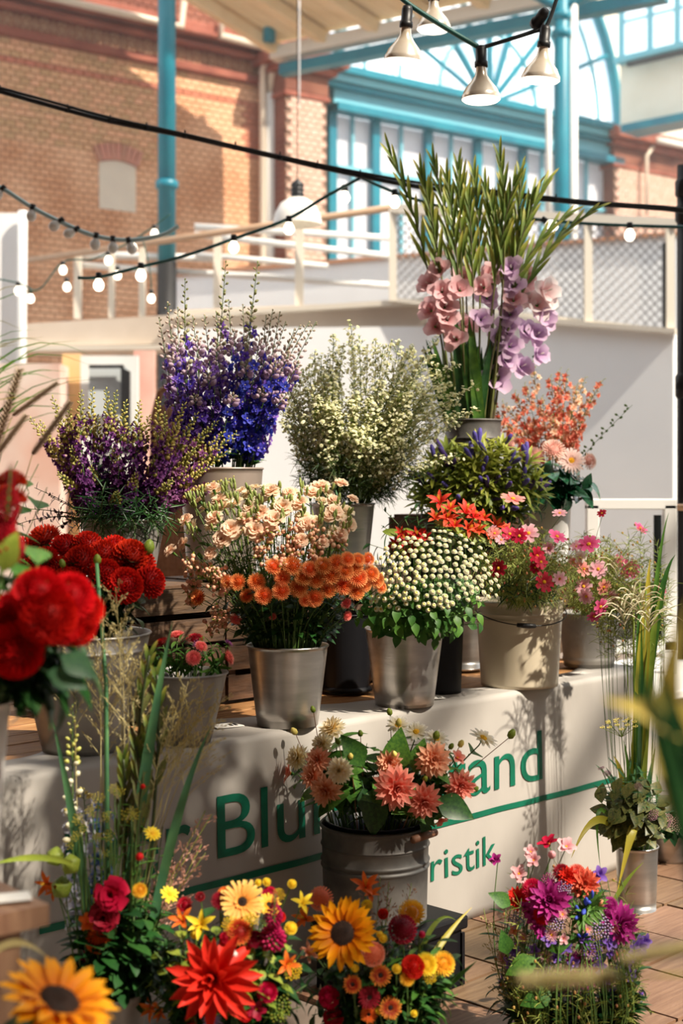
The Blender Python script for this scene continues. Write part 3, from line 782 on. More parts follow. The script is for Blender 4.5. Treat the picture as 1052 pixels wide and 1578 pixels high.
pail('dahlia', 'large weathered grey bucket with a flared rim holding red ball dahlias', 128, 1168, 124, 975, 206, ZT, m_zincd, bands=((.86, .004, .006),), group=None)
pail('aster', 'small plain grey bucket of pink asters, left of the carnations', 283, 1152, 84, 1036, 134, ZT, m_zincd)
pail('carn', 'shiny brushed zinc bucket holding carnations and orange chrysanthemums', 443, 1126, 94, 994, 124, ZT, m_zinc)
pail('fever', 'brushed zinc bucket holding cream feverfew buttons', 623, 1094, 90, 968, 120, ZT, m_zinc)
pail('cream', 'cream enamel pail with wire handle and black grip', 800, 1065, 118, 925, 134, ZT, m_enam, bands=((.86, .003, .005), (.80, .002, .004)), rim=.006)
pail('right', 'dented grey zinc bucket rightmost on the table, full of cosmos', 907, 1032, 76, 944, 92, ZT, m_zincd, bands=((.13, .004, .012),))
pail('small', 'small zinc bucket half hidden between the feverfew and cream pails', 712, 1036, 64, 950, 76, ZT, m_zinc)
pail('black', 'tall black plastic vase with a foot flange behind the carnations', 534, 1070, 68, 945, 84, ZT, m_blackp, foot=.012, name='flower_vase', cat='vase')
pail('blackleft', 'black bucket in the shadow between the two left grey buckets', 208, 1116, 60, 1000, 72, ZT, m_blackp)
ZC1 = ZT+.407
pail('delph', 'large rosy tin bucket of blue-violet delphiniums on the crates', 341, 0, 104, 722, 128, ZC1, m_rust, d=4.82)
pail('larkspur', 'zinc bucket of dark purple larkspur on the left crates', 190, 0, 90, 800, 130, ZC1, m_zincd, d=4.58)
pail('whiteaster', 'tall narrow zinc bucket of white asters on the crates', 527, 0, 78, 776, 100, ZC1, m_zinc, d=5.2)
pail('glad', 'galvanised bucket with ribbed bands holding the tall gladioli', 728, 0, 70, 648, 88, ZT+.609, m_galv, d=5.75, bands=((.80, .004, .005), (.73, .004, .005), (.66, .004, .005)))
pail('gentian', 'dark vase of gentians hidden under their leaves', 745, 0, 60, 790, 76, ZC1, m_blackp, d=5.42, name='flower_vase', cat='vase')
pail('coral', 'slim zinc vase of coral larkspur hidden behind the gentians', 848, 0, 56, 735, 66, ZC1, m_zinc, d=6.0, name='flower_vase', cat='vase')
pail('pale', 'white vase of pale pink dahlias behind the cosmos', 846, 0, 56, 765, 64, ZC1, m_whitep, d=5.62, name='flower_vase', cat='vase')
pail('lily', 'dark vase of red alstroemerias behind the feverfew', 680, 0, 60, 880, 74, ZT, m_blackp, d=4.95, name='flower_vase', cat='vase')
# cream pail: wire handle with black grip, two ears
def handle(key, m_wire, grip_m, sag, grip=True, front=(-.62, -.78)):
    k = BUCKETS[key]; t = k['t']; z = k['h']*.86; r = k['r1']+.008
    a0 = math.atan2(*front[::-1])
    ux = Vector((1, 0, 0)); pts = []
    for i in range(25):
        a = math.pi+math.pi*i/24*1.0+R(12); fr = math.sin(math.pi*i/24)
        pts.append(Vector((math.cos(a)*(r+.003), math.sin(a)*(r+.012*fr), z+.012-fr*sag)))
    b = B(); b.tube(pts, .0022, 6); wh_ = part('wire_handle', b.mesh('wire_handle', m_wire), t)
    if grip:
        c = pts[9:13]; b = B(); b.tube(c, [.007, .009, .009, .007], 10); part('grip', b.mesh('grip', grip_m), wh_, label='dark grip')
    for s in (0, 24):
        b = B(); b.ell(pts[s], .010, .014, (0, 0, 1), 10, 6); part('ear', b.mesh('ear', k['t'].children[0].data.materials[0]), t, )
handle('cream', m_black, m_black, .045)
# price cards on the cloth
m_card = mat('price_card', (.82, .80, .76), .6)
def card(px, py, z, w, rz, label, dpt=None):
    d = (H-z)*F/(py-HY); b = B(); b.box((0, 0, 0), (w, w*.55, .002)); q = P(px, py, d); q.z = z+.008
    o = b.obj('price_card', m_card, loc=q); o.rotation_euler = (R(3), 0, rz); tag(o, label, 'card')
    for k in range(2):
        c = B(); c.box((0, 0, 0), (w*.10, w*.3, .001)); p = part('ink_mark', c.mesh('ink_mark', m_black), o, (w*(.12+.16*k), 0, .0014))
card(672, 1079, ZT, .055, R(20), 'small white price card beside the feverfew bucket')
card(645, 1068-18, ZT, .07, R(35), 'white paper scrap behind the feverfew bucket')
card(350, 1122, ZT, .09, R(30), 'crumpled white card on the cloth left of the carnation bucket')
# floor buckets
def box_stand():
    q = P(600, HY, 4.15); t = thing('black_crate', 'black plastic crate under the galvanised tub of peach dahlias', 'crate', (q.x, q.y, 0), None, math.atan2(T.u.y, T.u.x))
    w, dp, h = .33, .28, .215
    b = B(); b.box((0, 0, h/2-.02), (w, dp, h-.04)); o = part('body', b.mesh('body', m_blackp, False), t); bev(o, .008)
    b = B(); b.box((0, 0, h-.02), (w+.025, dp+.025, .04)); o = part('lid', b.mesh('lid', m_blackp, False), t); bev(o, .008)
    for k in range(5):
        b = B(); b.box((0, 0, 0), (.012, .008, h-.06)); part('rib', b.mesh('rib', m_blackp, False), t, ((k-2)*.08, -dp/2-.003, h/2-.02))
        b = B(); b.box((0, 0, 0), (.008, .012, h-.06)); part('rib', b.mesh('rib', m_blackp, False), t, (w/2+.003, (k-2)*.055, h/2-.02))
    return h
hb = box_stand()
pail('peach', 'big galvanised tub with ribbed bands and wooden handle holding peach dahlias', 578, 0, 158, 1268, 166, hb, m_galv, d=4.12, bands=((.80, .004, .006), (.64, .005, .007), (.58, .005, .007)), rim=.006)
k_ = BUCKETS['peach']
b = B(); b.lathe([(k_['r1']-.016, k_['h']-.08), (k_['r1']-.012, k_['h']+.010), (k_['r1']-.009, k_['h']+.014), (k_['r1']-.018, k_['h']+.012), (k_['r1']-.024, k_['h']-.06)], 48)
part('inner_liner', b.mesh('inner_liner', mat('navy_liner', (.012, .018, .035), .3)), k_['t'], label='dark navy liner')
b = B(); a_ = R(-38); c_ = Vector((math.cos(a_), math.sin(a_), 0))*(k_['r1']+.016)+Vector((0, 0, k_['h']-.012)); tv = Vector((-math.sin(a_), math.cos(a_), 0))
b.tube([c_-tv*.055, c_, c_+tv*.055], .011, 10); part('side_handle', b.mesh('side_handle', mat('handle_wood', (.20, .09, .05), .6)), k_['t'], label='turned wooden handle')
b = B(); b.tube([Vector((.02, -k_['r1']-.001, .02)).lerp(Vector((.02, -k_['r1'], 0)), 0)]*1+[Vector((.09, -math.sqrt((k_['r1']+.001)**2-.0081), k_['h']*.95))], .002, 4) if 0 else None
pail('vase_r', 'tall plain metal cylinder vase on the tiles at right', 981, 1415, 58, 1303, 64, 0, m_zinc, name='flower_vase', cat='vase')
pail('bucket_r', 'zinc bucket on the tiles behind the cylinder vase at the right edge', 1036, 1338, 50, 1283, 62, 0, m_zinc)
pail('wild_l', 'grey bucket of tall mixed wildflowers at lower left', 168, 0, 86, 1524, 116, 0, m_zincd, d=3.25)
pail('bouquet_a', 'low grey bucket under the red and yellow bouquet', 345, 0, 100, 1590, 130, 0, m_zincd, d=3.15)
pail('bouquet_b', 'low grey bucket under the sunflower bouquet', 590, 0, 100, 1585, 130, 0, m_zincd, d=3.3)
pail('bouquet_c', 'low zinc bucket under the purple and pink bouquet at lower right', 885, 0, 90, 1592, 120, 0, m_zincd, d=3.75)
# near, out of focus: corner of a wooden table with a white card, white vase
def near_table():
    a = P(76, 1393, 2.366); z = a.z; X = Vector((.65, -.76, 0)).normalized(); Y = Vector((-X.y, X.x, 0))
    th = .035; q0 = Matrix(((X.x, Y.x, 0), (X.y, Y.y, 0), (0, 0, 1))).to_quaternion()
    t = thing('side_table', 'out-of-focus wooden table corner at the left edge', 'table', (a.x, a.y, 0)); t.rotation_mode = 'QUATERNION'; t.rotation_quaternion = q0
    me_m = mat('side_table_wood', (.20, .10, .06), .5, col2=(.30, .17, .10), scale=6, stretch=(1, 8, 1))
    for k in range(4):
        b = B(); b.box((-.07-k*.142, -.3, z-th/2), (.14, .6, th)); part('plank', b.mesh('plank', me_m, False), t)
    for x, y in ((-.06, -.06), (-.5, -.06), (-.06, -.5), (-.5, -.5)):
        b = B(); b.box((x, y, (z-th)/2), (.05, .05, z-th)); part('leg', b.mesh('leg', me_m, False), t)
    return z, a, X, Y
nz, na, nX, nY = near_table()
b = B(); b.box((0, 0, 0), (.075, .05, .002)); v = na-nX*.06-nY*.045; v.z = nz+.006; o = b.obj('price_card', m_card, loc=v); o.rotation_euler.z = R(20); tag(o, 'blurred white card on the wooden table corner at left', 'card')
pail('vase_l', 'white vase at the left edge holding the near blurred dahlias', -46, 0, 74, 1082, 120, nz, m_whitep, d=2.42, name='flower_vase', cat='vase')
# things at the right beyond the table
def white_frame():
    q = P(992, HY, 6.5); t = thing('glazed_screen', 'white metal frame with dark panes standing behind the table at right', 'screen', (q.x, q.y, 0))
    d = 6.5; z0, z1 = zq(1003, d), zq(777, d); x0, x1 = (912-CX)/F*d-q.x, (1031-CX)/F*d-q.x
    m = mat('white_frame_metal', (.82, .82, .80), .4)
    for nm, a, s in (('stile', (x0, 0, (z0+z1)/2), (.06, .05, z1-z0)), ('stile', (x1, 0, (z0+z1)/2), (.06, .05, z1-z0)), ('top_rail', ((x0+x1)/2, 0, z1), (x1-x0+.06, .05, .05)),
                     ('bottom_rail', ((x0+x1)/2, 0, z0+.02), (x1-x0+.06, .05, .06))):
        b = B(); b.box(a, s); bev(part(nm, b.mesh(nm, m, False), t), .006)
    b = B(); b.box((x0+(x1-x0)*.87, .04, (z0+z1)/2), ((x1-x0)*.1, .01, z1-z0-.1)); part('pane', b.mesh('pane', mat('dark_pane', (.02, .03, .035), .1), False), t)
    for x in (x0, x1):
        b = B(); b.box((x, 0, z0/2), (.05, .05, z0)); part('leg', b.mesh('leg', m, False), t)
    b = B(); b.box(((x0+x1)/2, .06, z0+.16), ((x1-x0)*.96, .02, .30)); part('dark_panel', b.mesh('dark_panel', mat('dark_panel_paint', (.04, .04, .045), .5, col2=(.16, .15, .14), scale=14), False), t)
white_frame()
def white_counter():
    d = 6.0; z = zq(1062, d); q = P(1040, HY, d); t = thing('white_counter', 'low white-topped counter just right of the banner table', 'counter', (q.x, q.y, 0), None, math.atan2(T.u.y, T.u.x))
    b = B(); b.box((.25, .35, z-.02), (1.3, .75, .04)); bev(part('counter_top', b.mesh('counter_top', mat('counter_white', (.84, .83, .80), .5), False), t), .008)
    b = B(); b.box((.25, .38, (z-.04)/2), (1.2, .62, z-.04)); part('body', b.mesh('body', mat('counter_grey', (.62, .58, .54), .6), False), t)
white_counter()
def bistro():
    d = 6.9; q = P(1076, HY, d); z = zq(777, d); t = thing('round_table', 'round wooden bar table top cut by the right edge', 'table', (q.x, q.y, 0))
    b = B(); b.lathe([(.001, z-.03), (.125, z-.03), (.135, z-.02), (.135, z-.006), (.127, z), (.001, z)], 36); part('table_top', b.mesh('table_top', mat('bar_wood', (.50, .26, .13), .5, col2=(.6, .36, .2), scale=6)), t)
    b = B(); b.tube([(0, 0, 0), (0, 0, z-.03)], .025, 12); part('column', b.mesh('column', m_black), t)
    b = B(); b.lathe([(.001, .02), (.2, .015), (.21, 0)], 30); part('base', b.mesh('base', m_black), t)
bistro()
# ================================================================= flower heads, leaves and stems
RX = lambda a: Matrix.Rotation(a, 4, 'X')
RZ = lambda a: Matrix.Rotation(a, 4, 'Z')
TR = lambda x, y, z: Matrix.Translation((x, y, z))
GA = math.pi*(3-5**.5)
def layers(b, specs, r, jit=.06, mi=0):
    """specs: (count, r0, z0, tilt in degrees from flat, length, width, cup, curl, tip)"""
    for li, (n, r0, z0, tilt, L, Wd, cup, curl, tip) in enumerate(specs):
        for i in range(n):
            a = 2*math.pi*(i+.5*(li % 2))/n+r.uniform(-jit, jit)
            M = RZ(a) @ TR(0, r0, z0) @ RX(R(tilt+r.uniform(-7, 7)))
            b.petal(M, L*r.uniform(.9, 1.07), Wd, cup, curl, 4, tip, mi)
def phyllo(b, n, r, th0, th1, rad, L, Wd, cup=.6, curl=.9, flat=.8, mi=0, z=0, nl=3, tip=.5):
    """n small petals spread over a ball from its pole (th0) down to th1"""
    for i in range(n):
        u = (i+.5)/n; th = th0+(th1-th0)*u**.62; a = i*GA
        k = .45+.55*u
        M = RZ(a) @ TR(0, math.sin(th)*rad, math.cos(th)*rad*flat+z) @ RX(math.pi/2-th*.92+r.uniform(-.1, .1))
        b.petal(M, L*k, Wd*(.5+.5*u), cup, curl, nl, tip, mi, t0=0, t1=1)
def disc(b, rad, h, n, mi, s=.02, t=.5):
    b.lathe([(rad, 0), (rad*.9, h*.6), (rad*.5, h), (.001, h*.85)], 16, mi=mi, t=0)
    for i in range(n):
        q = math.sqrt((i+.5)/n)*rad*.95; a = i*GA; z = h*(1-(q/rad)**2*.6)
        b.ell((q*math.cos(a), q*math.sin(a), z), s, s*1.4, nu=5, nv=3, mi=mi, t=q/rad)
def calyx(b, mi, rad=.12, h=.14): b.lathe([(.03, -h), (rad*.8, -h*.6), (rad, -h*.1), (rad*.6, .0)], 10, mi=mi)

def HM(kind, seed=0):
    """unit-diameter head, facing +Z; material slots: 0 petals, 1 centre, 2 green"""
    r = random.Random(seed*31+len(kind)); b = B()
    if kind == 'ball':
        b.ell((0, 0, -.02), .30, .26, nu=10, nv=6, t=0)
        phyllo(b, 130, r, .02, 2.15, .33, .27, .155, .7, .9, .82, nl=3); calyx(b, 2, .13, .34)
    elif kind == 'pompon':
        b.ell((0, 0, 0), .36, .34, nu=10, nv=6, t=0)
        phyllo(b, 150, r, .02, 2.3, .38, .17, .085, .5, .6, .9, nl=2); calyx(b, 2, .12, .42)
    elif kind == 'mum':
        b.ell((0, 0, -.06), .26, .15, nu=10, nv=5, t=0)
        phyllo(b, 120, r, .05, 1.9, .27, .30, .085, .4, .5, .5, nl=3); calyx(b, 2, .12, .25)
    elif kind == 'decor':
        layers(b, [(13, .04, -.08, -22, .47, .17, .35, .3, .06), (13, .04, -.05, -2, .47, .17, .4, .25, .06), (12, .04, -.02, 16, .43, .16, .45, .3, .06),
                   (10, .03, 0, 34, .36, .14, .55, .4, .08), (8, .02, .02, 52, .26, .11, .7, .5, .1), (6, .01, .03, 70, .17, .08, .8, .5, .2)], r)
        calyx(b, 2, .1, .2)
    elif kind == 'cactus':
        layers(b, [(10, .03, -.05, -20, .52, .15, .8, -.3, .04), (10, .03, 0, 5, .52, .15, .8, .3, .04), (9, .03, .03, 28, .48, .14, .9, .35, .04),
                   (7, .02, .05, 50, .40, .12, .9, .4, .05), (5, .01, .06, 70, .28, .1, .9, .3, .06)], r, .2); calyx(b, 2, .1, .18)
    elif kind == 'sun':
        layers(b, [(19, .14, 0, 2, .36, .115, .3, -.25, .02), (18, .14, .01, 14, .34, .11, .3, -.2, .02), (12, .15, .02, 26, .26, .09, .4, -.1, .02)], r, .09)
        b.lathe([(.03, -.12), (.16, -.05), (.19, -.01), (.17, .0)], 16, mi=2)
        for i in range(13):
            b.petal(RZ(i*2*math.pi/13) @ TR(0, .13, -.03) @ RX(R(-15)), .2, .08, .2, -.5, 3, .02, 2)
    elif kind == 'gerb':
        layers(b, [(21, .08, 0, 4, .42, .115, .15, -.15, .55), (20, .08, .01, 12, .38, .10, .2, -.15, .5), (20, .09, .02, 30, .12, .04, .3, .2, .3)], r, .05)
        calyx(b, 2, .1, .12)
    elif kind == 'sundisc': disc(b, .175, .055, 150, 0, .014)
    elif kind == 'gerbdisc': disc(b, .12, .04, 90, 0, .013)
    elif kind == 'daisy':
        layers(b, [(13, .07, 0, 6, .42, .16, .2, -.2, .35), (9, .07, .01, 18, .34, .13, .2, -.2, .35)], r, .1); disc(b, .12, .07, 50, 1, .018); calyx(b, 2)
    elif kind == 'cosmos':
        layers(b, [(8, .05, 0, 10, .45, .30, .18, -.25, .72)], r, .08); disc(b, .085, .06, 30, 1, .018); calyx(b, 2, .08, .1)
    elif kind == 'single':                                   # few broad petals, cup-shaped
        layers(b, [(5, .03, 0, 30, .46, .34, .3, -.5, .5), (3, .03, .02, 45, .36, .28, .3, -.3, .5)], r, .2); disc(b, .06, .06, 14, 1, .018); calyx(b, 2, .08, .12)
    elif kind == 'pink':                                     # frilled carnation
        for (n, z0, tilt, L) in ((6, 0, 8, .48), (6, .02, 28, .44), (5, .03, 50, .36), (4, .04, 68, .26)):
            for i in range(n):
                M = RZ(2*math.pi*(i+r.uniform(-.3, .3))/n+tilt) @ TR(0, .03, z0) @ RX(R(tilt+r.uniform(-10, 10)))
                b.petal(M, L, .40, .3, -.4, 5, .9, 0, wp=(.15, .35, .62, .9, 1.05, .95), fr=.02)
        b.lathe([(.02, -.55), (.075, -.5), (.09, -.25), (.11, -.03), (.06, .0)], 8, mi=2)
    elif kind == 'button':
        layers(b, [(16, .26, -.02, -12, .24, .13, .1, -.4, .5), (16, .2, .04, 20, .2, .12, .2, -.5, .5)], r, .03)
        b.lathe([(.34, -.02), (.36, .10), (.28, .22), (.20, .25)], 14, mi=0, t=.8); b.lathe([(.20, .25), (.12, .27), (.10, .22), (.001, .23)], 12, mi=1); calyx(b, 2, .3, .16)
    elif kind == 'delph':
        layers(b, [(5, .06, 0, 18, .44, .36, .3, -.35, .4), (5, .05, .03, 42, .30, .22, .3, -.2, .4)], r, .1)
        layers(b, [(4, .01, .04, 60, .16, .12, .5, .2, .4)], r, .1, mi=1)
        b.tube([(0, -.02, .0), (0, -.12, -.12), (0, -.2, -.38)], [.07, .05, .012], 5, 0, t=.2)
    elif kind == 'lark':
        layers(b, [(5, .04, 0, 25, .44, .32, .3, -.3, .3), (3, .03, .03, 55, .30, .2, .4, 0, .3)], r, .15)
        b.tube([(0, 0, 0), (0, -.1, -.3)], [.07, .015], 4, 0, t=.2)
    elif kind == 'glad':
        layers(b, [(3, .06, .0, 36, .60, .62, .35, -.8, .6), (3, .05, .02, 54, .56, .56, .4, -.6, .6)], r, .1)
        for i in range(3): b.tube([(0, 0, .1), (.03*math.cos(i*2), .03*math.sin(i*2), .45)], .012, 4, 1)
        b.lathe([(.03, -.25), (.07, -.1), (.10, .05)], 8, mi=2)
    elif kind == 'lily':
        layers(b, [(3, .03, 0, 48, .62, .22, .4, -.9, .06), (3, .03, .02, 55, .58, .17, .4, -.7, .06)], r, .15)
        for i in range(5): a = i*1.26; b.tube([(0, 0, .05), (.06*math.cos(a), .06*math.sin(a), .5)], .01, 3, 1)
        b.lathe([(.03, -.2), (.05, 0)], 6, mi=2)
    elif kind == 'gent':                                     # closed upright bells in a whorl of narrow leaves
        for i in range((2, 0, 1)[seed % 3]):
            a = i*1.7; M = RZ(a) @ TR(0, .08, 0) @ RX(R(-28))
            b.lathe([(.03, 0), (.07, .2), (.085, .42), (.05, .55), (.001, .58)], 7, M=M, t=.7)
        for i in range(16):
            b.petal(RZ(i*GA) @ TR(0, .04, -.1-.03*(i % 3)) @ RX(R(12+24*(i % 3)+r.uniform(-10, 10))), .72, .15, .3, -.4, 4, .03, 2)
    elif kind == 'aster':
        layers(b, [(26, .1, 0, 5, .38, .05, .3, .2, .3), (22, .09, .02, 22, .34, .05, .3, .3, .3), (16, .07, .04, 45, .24, .045, .3, .3, .3)], r, .1); disc(b, .1, .06, 30, 1, .02); calyx(b, 2)
        for i in range(9): b.petal(RZ(i*GA) @ TR(0, .06, -.12) @ RX(R(-8+r.uniform(-15, 25))), .55, .10, .2, -.2, 3, .03, 2)
    elif kind == 'bud':
        b.lathe([(.001, -.5), (.3, -.3), (.36, .05), (.2, .38), (.001, .5)], 8, mi=0)
        for i in range(5): b.petal(RZ(i*1.257) @ TR(0, .2, -.4) @ RX(R(75)), .55, .3, .4, .3, 3, .05, 2)
    elif kind == 'lantern':
        vs = []
        for i in range(9):
            u = i/8
            for k in range(15):
                a = 2*math.pi*k/15; rr = .48*math.sin(math.pi*min(1, u*.93+.04))**.8*(1+.1*math.cos(a*5))
                vs.append(Vector((rr*math.cos(a), rr*math.sin(a), .5-u)))
        b.add(vs, [(i*15+k, i*15+(k+1) % 15, (i+1)*15+(k+1) % 15, (i+1)*15+k) for i in range(8) for k in range(15)], 0, .5)
    elif kind == 'plume':
        for i in range(260):
            u = i/260; z = u*1.0; rr = .16*(1-u)**.7*(.8+.3*math.sin(u*14))+.012; a = i*GA
            b.ell((rr*math.cos(a), rr*math.sin(a), z), .035*(1.1-u), .05*(1.1-u), (math.cos(a), math.sin(a), .7), 5, 3, t=r.random())
        b.tube([(0, 0, -.1), (0, 0, .95)], [.05, .01], 6, 2)
    elif kind == 'foxtail':
        b.tube([(0, 0, 0), (0, 0, 1)], [.02, .006], 5)
        for i in range(220):
            u = i/220; a = i*GA; rr = .03*(math.sin(math.pi*(.06+.9*u)))**.5
            d = Vector((math.cos(a), math.sin(a), 1.0)); p = Vector((rr*.4*math.cos(a), rr*.4*math.sin(a), u))
            b.tube([p, p+d*.045], [.010, .002], 3, t=u)
    elif kind == 'cluster':                                  # flat-topped cluster of tiny flowers
        for i in range(46):
            q = math.sqrt((i+.5)/46)*.46; a = i*GA; z = .12*(1-(q/.46)**2)+r.uniform(-.03, .03)
            p = Vector((q*math.cos(a), q*math.sin(a), z)); b.tube([(0, 0, -.3), p], .006, 3, 2, cap=False)
            b.ell(p, .05, .04, nu=6, nv=3, t=r.random())
            if i % 2: b.ell(p+Vector((0, 0, .03)), .02, nu=4, nv=2, mi=1)
    elif kind == 'umbel':
        for i in range(15):
            a = i*GA; q = .46*math.sqrt((i+.5)/15); p = Vector((q*math.cos(a), q*math.sin(a), .1-q*q*.5)); b.tube([(0, 0, -.3), p], .008, 3, 2, cap=False)
            for k in range(9):
                e = Vector((math.cos(k*GA), math.sin(k*GA), .5))*.07*math.sqrt((k+.5)/9); b.tube([p, p+e], .004, 3, 2, cap=False); b.ell(p+e, .018, nu=4, nv=2, t=r.random())
    elif kind == 'leaf': b.petal(Matrix(), 1, .42, .25, -.5, 6, .02, 0)
    elif kind == 'leafb':                                    # toothed broad leaf
        b.petal(Matrix(), 1, .62, .22, -.6, 7, .02, 0, wp=(.12, .55, .95, 1.0, .86, .62, .34, .03)); b.tube([(0, -.25, 0), (0, 0, 0), (0, .5, -.06)], [.018, .014, .008], 4)
    elif kind == 'blade': b.petal(Matrix(), 1, .075, .35, -.25, 8, .04, 0, wp=(.8, .95, 1, 1, .95, .85, .65, .4, .05))
    elif kind == 'archblade': b.petal(Matrix(), 1, .05, .3, -1.6, 12, .04, 0, wp=(.8, .9, 1, 1, 1, 1, .95, .9, .8, .65, .5, .3, .05))
    return b
_cache = {}
GREEN = mat('leaf_green', (.035, .12, .02), .5, col2=(.10, .24, .03), scale=14, transl=.25, vary=.25, spec=.4)
GREEND = mat('leaf_dark', (.010, .05, .015), .4, col2=(.03, .11, .02), scale=12, transl=.15, vary=.2, spec=.5)
GREENL = mat('leaf_lime', (.20, .30, .03), .5, col2=(.34, .42, .06), scale=14, transl=.35, vary=.2)
GREENB = mat('leaf_bluish', (.05, .16, .08), .45, col2=(.10, .25, .10), scale=12, transl=.2, vary=.2)
OLIVE = mat('leaf_olive', (.20, .19, .02), .5, col2=(.42, .34, .05), scale=5, transl=.3, vary=.1)
STRAW = mat('straw', (.55, .45, .18), .6, col2=(.75, .66, .36), scale=10, transl=.3)
STEM = mat('stem_green', (.06, .14, .03), .5, col2=(.11, .20, .04), scale=20)
STEMD = mat('stem_dark', (.035, .05, .02), .5, col2=(.07, .09, .03), scale=20)
YEL = mat('pollen_yellow', (.85, .50, .02), .6); YELG = mat('pollen_green', (.80, .66, .16), .6)
BROWN = mat('seed_dark', (.012, .006, .004), .7, col2=(.05, .02, .01), scale=30)
WHITEC = mat('bee_white', (.80, .74, .70), .5, transl=.2)
def head(kind, mats, seed=0):
    key = (kind, seed, tuple(m.name for m in mats))
    if key not in _cache: _cache[key] = HM(kind, seed).mesh({'leafb': 'leaf', 'blade': 'leaf', 'archblade': 'leaf'}.get(kind, 'flower_head'), list(mats))
    return _cache[key]
def quat(d, roll=0):
    return Vector(d).normalized().to_track_quat('Z', 'Y') @ Quaternion((0, 0, 1), roll)
def leafquat(d, up=(0, 0, 1)):
    """+Y along d, +Z as near to up as can be"""
    y = Vector(d).normalized(); u = Vector(up); x = y.cross(u)
    if x.length < 1e-4: x = Vector((1, 0, 0))
    x.normalize(); z = x.cross(y); return Matrix((x, y, z)).transposed().to_quaternion()
def bez(p0, p1, p2, n=8): return [p0*(1-t)**2+p1*2*t*(1-t)+p2*t*t for t in (i/n for i in range(n+1))]
def stem_path(key, tip, spread=.75, lift=.45, n=8, r=rnd):
    """from inside the bucket, over the rim, to the tip"""
    k = BUCKETS[key]; c = k['q']; top = c+Vector((0, 0, k['h']))
    out = tip-top; out.z = 0; L = out.length; out = out.normalized() if L > 1e-4 else Vector((0, 0, 0))
    e = out*min(k['r1']*spread*.9, L*.6)+Vector((r.uniform(-1, 1), r.uniform(-1, 1), 0))*k['r1']*.22
    if e.length > k['r1']*.82: e = e.normalized()*k['r1']*.82
    f = e*min(1, .8*k['r0']/k['r1'])
    a = c+Vector((f.x*.6, f.y*.6, .012)); m = top+Vector((e.x, e.y, -.01))
    hgt = max(.02, tip.z-top.z)
    ctl = m+(m-a).normalized()*hgt*lift
    if tip.z < top.z+.04: ctl = m+Vector((out.x*.3*L, out.y*.3*L, .04))
    return [a]+bez(m, ctl, tip, n), top
def along(pts, t):
    x = t*(len(pts)-1); i = min(int(x), len(pts)-2); return pts[i].lerp(pts[i+1], x-i), (pts[i+1]-pts[i]).normalized()
def nodef(*a): pass
def cut(name, label, cat, group, pts, rad=.0022, smat=None, taper=.6, n=5):
    t = thing(name, label, cat, pts[0], group); b = B()
    b.tube([p-pts[0] for p in pts], [rad*(1-(1-taper)*i/(len(pts)-1)) for i in range(len(pts))], n)
    b.obj('stem', smat or STEM, t, smooth=True); return t
def leaves(t, pts, kind, m, cnt, size, t0=.35, t1=.9, r=rnd, joined=False, up=.4, name='leaf', wide=1):
    o = pts[0]
    if joined:
        b = B(); src = HM(kind)
    for i in range(cnt):
        u = t0+(t1-t0)*(i+.5)/cnt; p, d = along(pts, u); a = i*GA+r.random()
        s = d.orthogonal().normalized(); w = d.cross(s); q = (s*math.cos(a)+w*math.sin(a)+d*up).normalized()
        sz = size*r.uniform(.7, 1.15); Q = leafquat(q, d)
        if joined:
            M = Matrix.Translation(p-o) @ Q.to_matrix().to_4x4() @ Matrix.Diagonal((sz*wide, sz, sz, 1))
            b.add([M @ v for v in src.v], src.f, 0, src.t)
        else: part(name, head(kind, (m,)), t, p-o, Q, (sz*wide, sz, sz))
    if joined: b.obj('leaves', m, t, smooth=True, kind='stuff')
def dome(px, py, cx, cy, rx, ry, d, depth):
    """point on the camera-side of an ellipsoidal bunch, and the outward direction there"""
    u, v = (px-cx)/rx, (py-cy)/ry; k = u*u+v*v
    w = math.sqrt(max(0, 1-k)) if k < 1 else 0
    p = P(px, py, d-depth*w)
    return p, Vector((u*1.0, -w*1.0-.12, -v+.28)).normalized()
def nth(i, n):
    W_ = ('first', 'second', 'third', 'fourth', 'fifth', 'sixth', 'seventh', 'eighth', 'ninth', 'tenth', 'eleventh', 'twelfth', 'thirteenth', 'fourteenth', 'fifteenth', 'sixteenth', 'seventeenth', 'eighteenth', 'nineteenth', 'twentieth')
    if i == 0: return 'leftmost'
    if i == n-1: return 'rightmost'
    if i < n/2: return W_[i]+' from the left' if i < len(W_) else 'near the middle'
    j = n-1-i; return W_[j]+' from the right' if j < len(W_) else 'near the middle'
def heads(key, lst, kind, mats, name, desc, cat, group, dm, szpx=None, lf=None, srad=.0025, seeds=3, smat=None, ofs=0, lift=.45, face=None, partname='flower_head', tw=.25, labels=None, r=rnd):
    """one cut flower per entry (px, py, size in px[, extra depth]); labels tell them apart from left to right"""
    order = sorted(range(len(lst)), key=lambda i: lst[i][0])
    rank = {j: i for i, j in enumerate(order)}
    for i, e in enumerate(lst):
        px, py, sz = e[0], e[1], (e[2] if len(e) > 2 else szpx); dz = e[3] if len(e) > 3 else 0
        p, o = dome(px, py, *dm); p = P(px, py, p.y+dz+ofs)
        if face is not None: o = (o*(1-face[1])+Vector(face[0])*face[1]).normalized()
        o = (o+Vector((r.uniform(-tw, tw), 0, r.uniform(-tw, tw)))).normalized()
        s = sz/F*p.y
        base = p-o*s*.12
        pts, top = stem_path(key, base-o*s*.15, lift=lift); pts.append(base)
        lb = labels[i] if labels else desc+', '+nth(rank[i], len(lst))
        t = cut(name, lb, cat, group, pts, srad, smat)
        hp = part(partname, head(kind, mats, i % seeds), t, p-pts[0], quat(o, r.random()*6), s)
        if kind in ('sun', 'gerb'): part('seed_disc', head(kind+'disc', (mats[1],)), hp)
        if lf: leaves(t, pts, *lf)

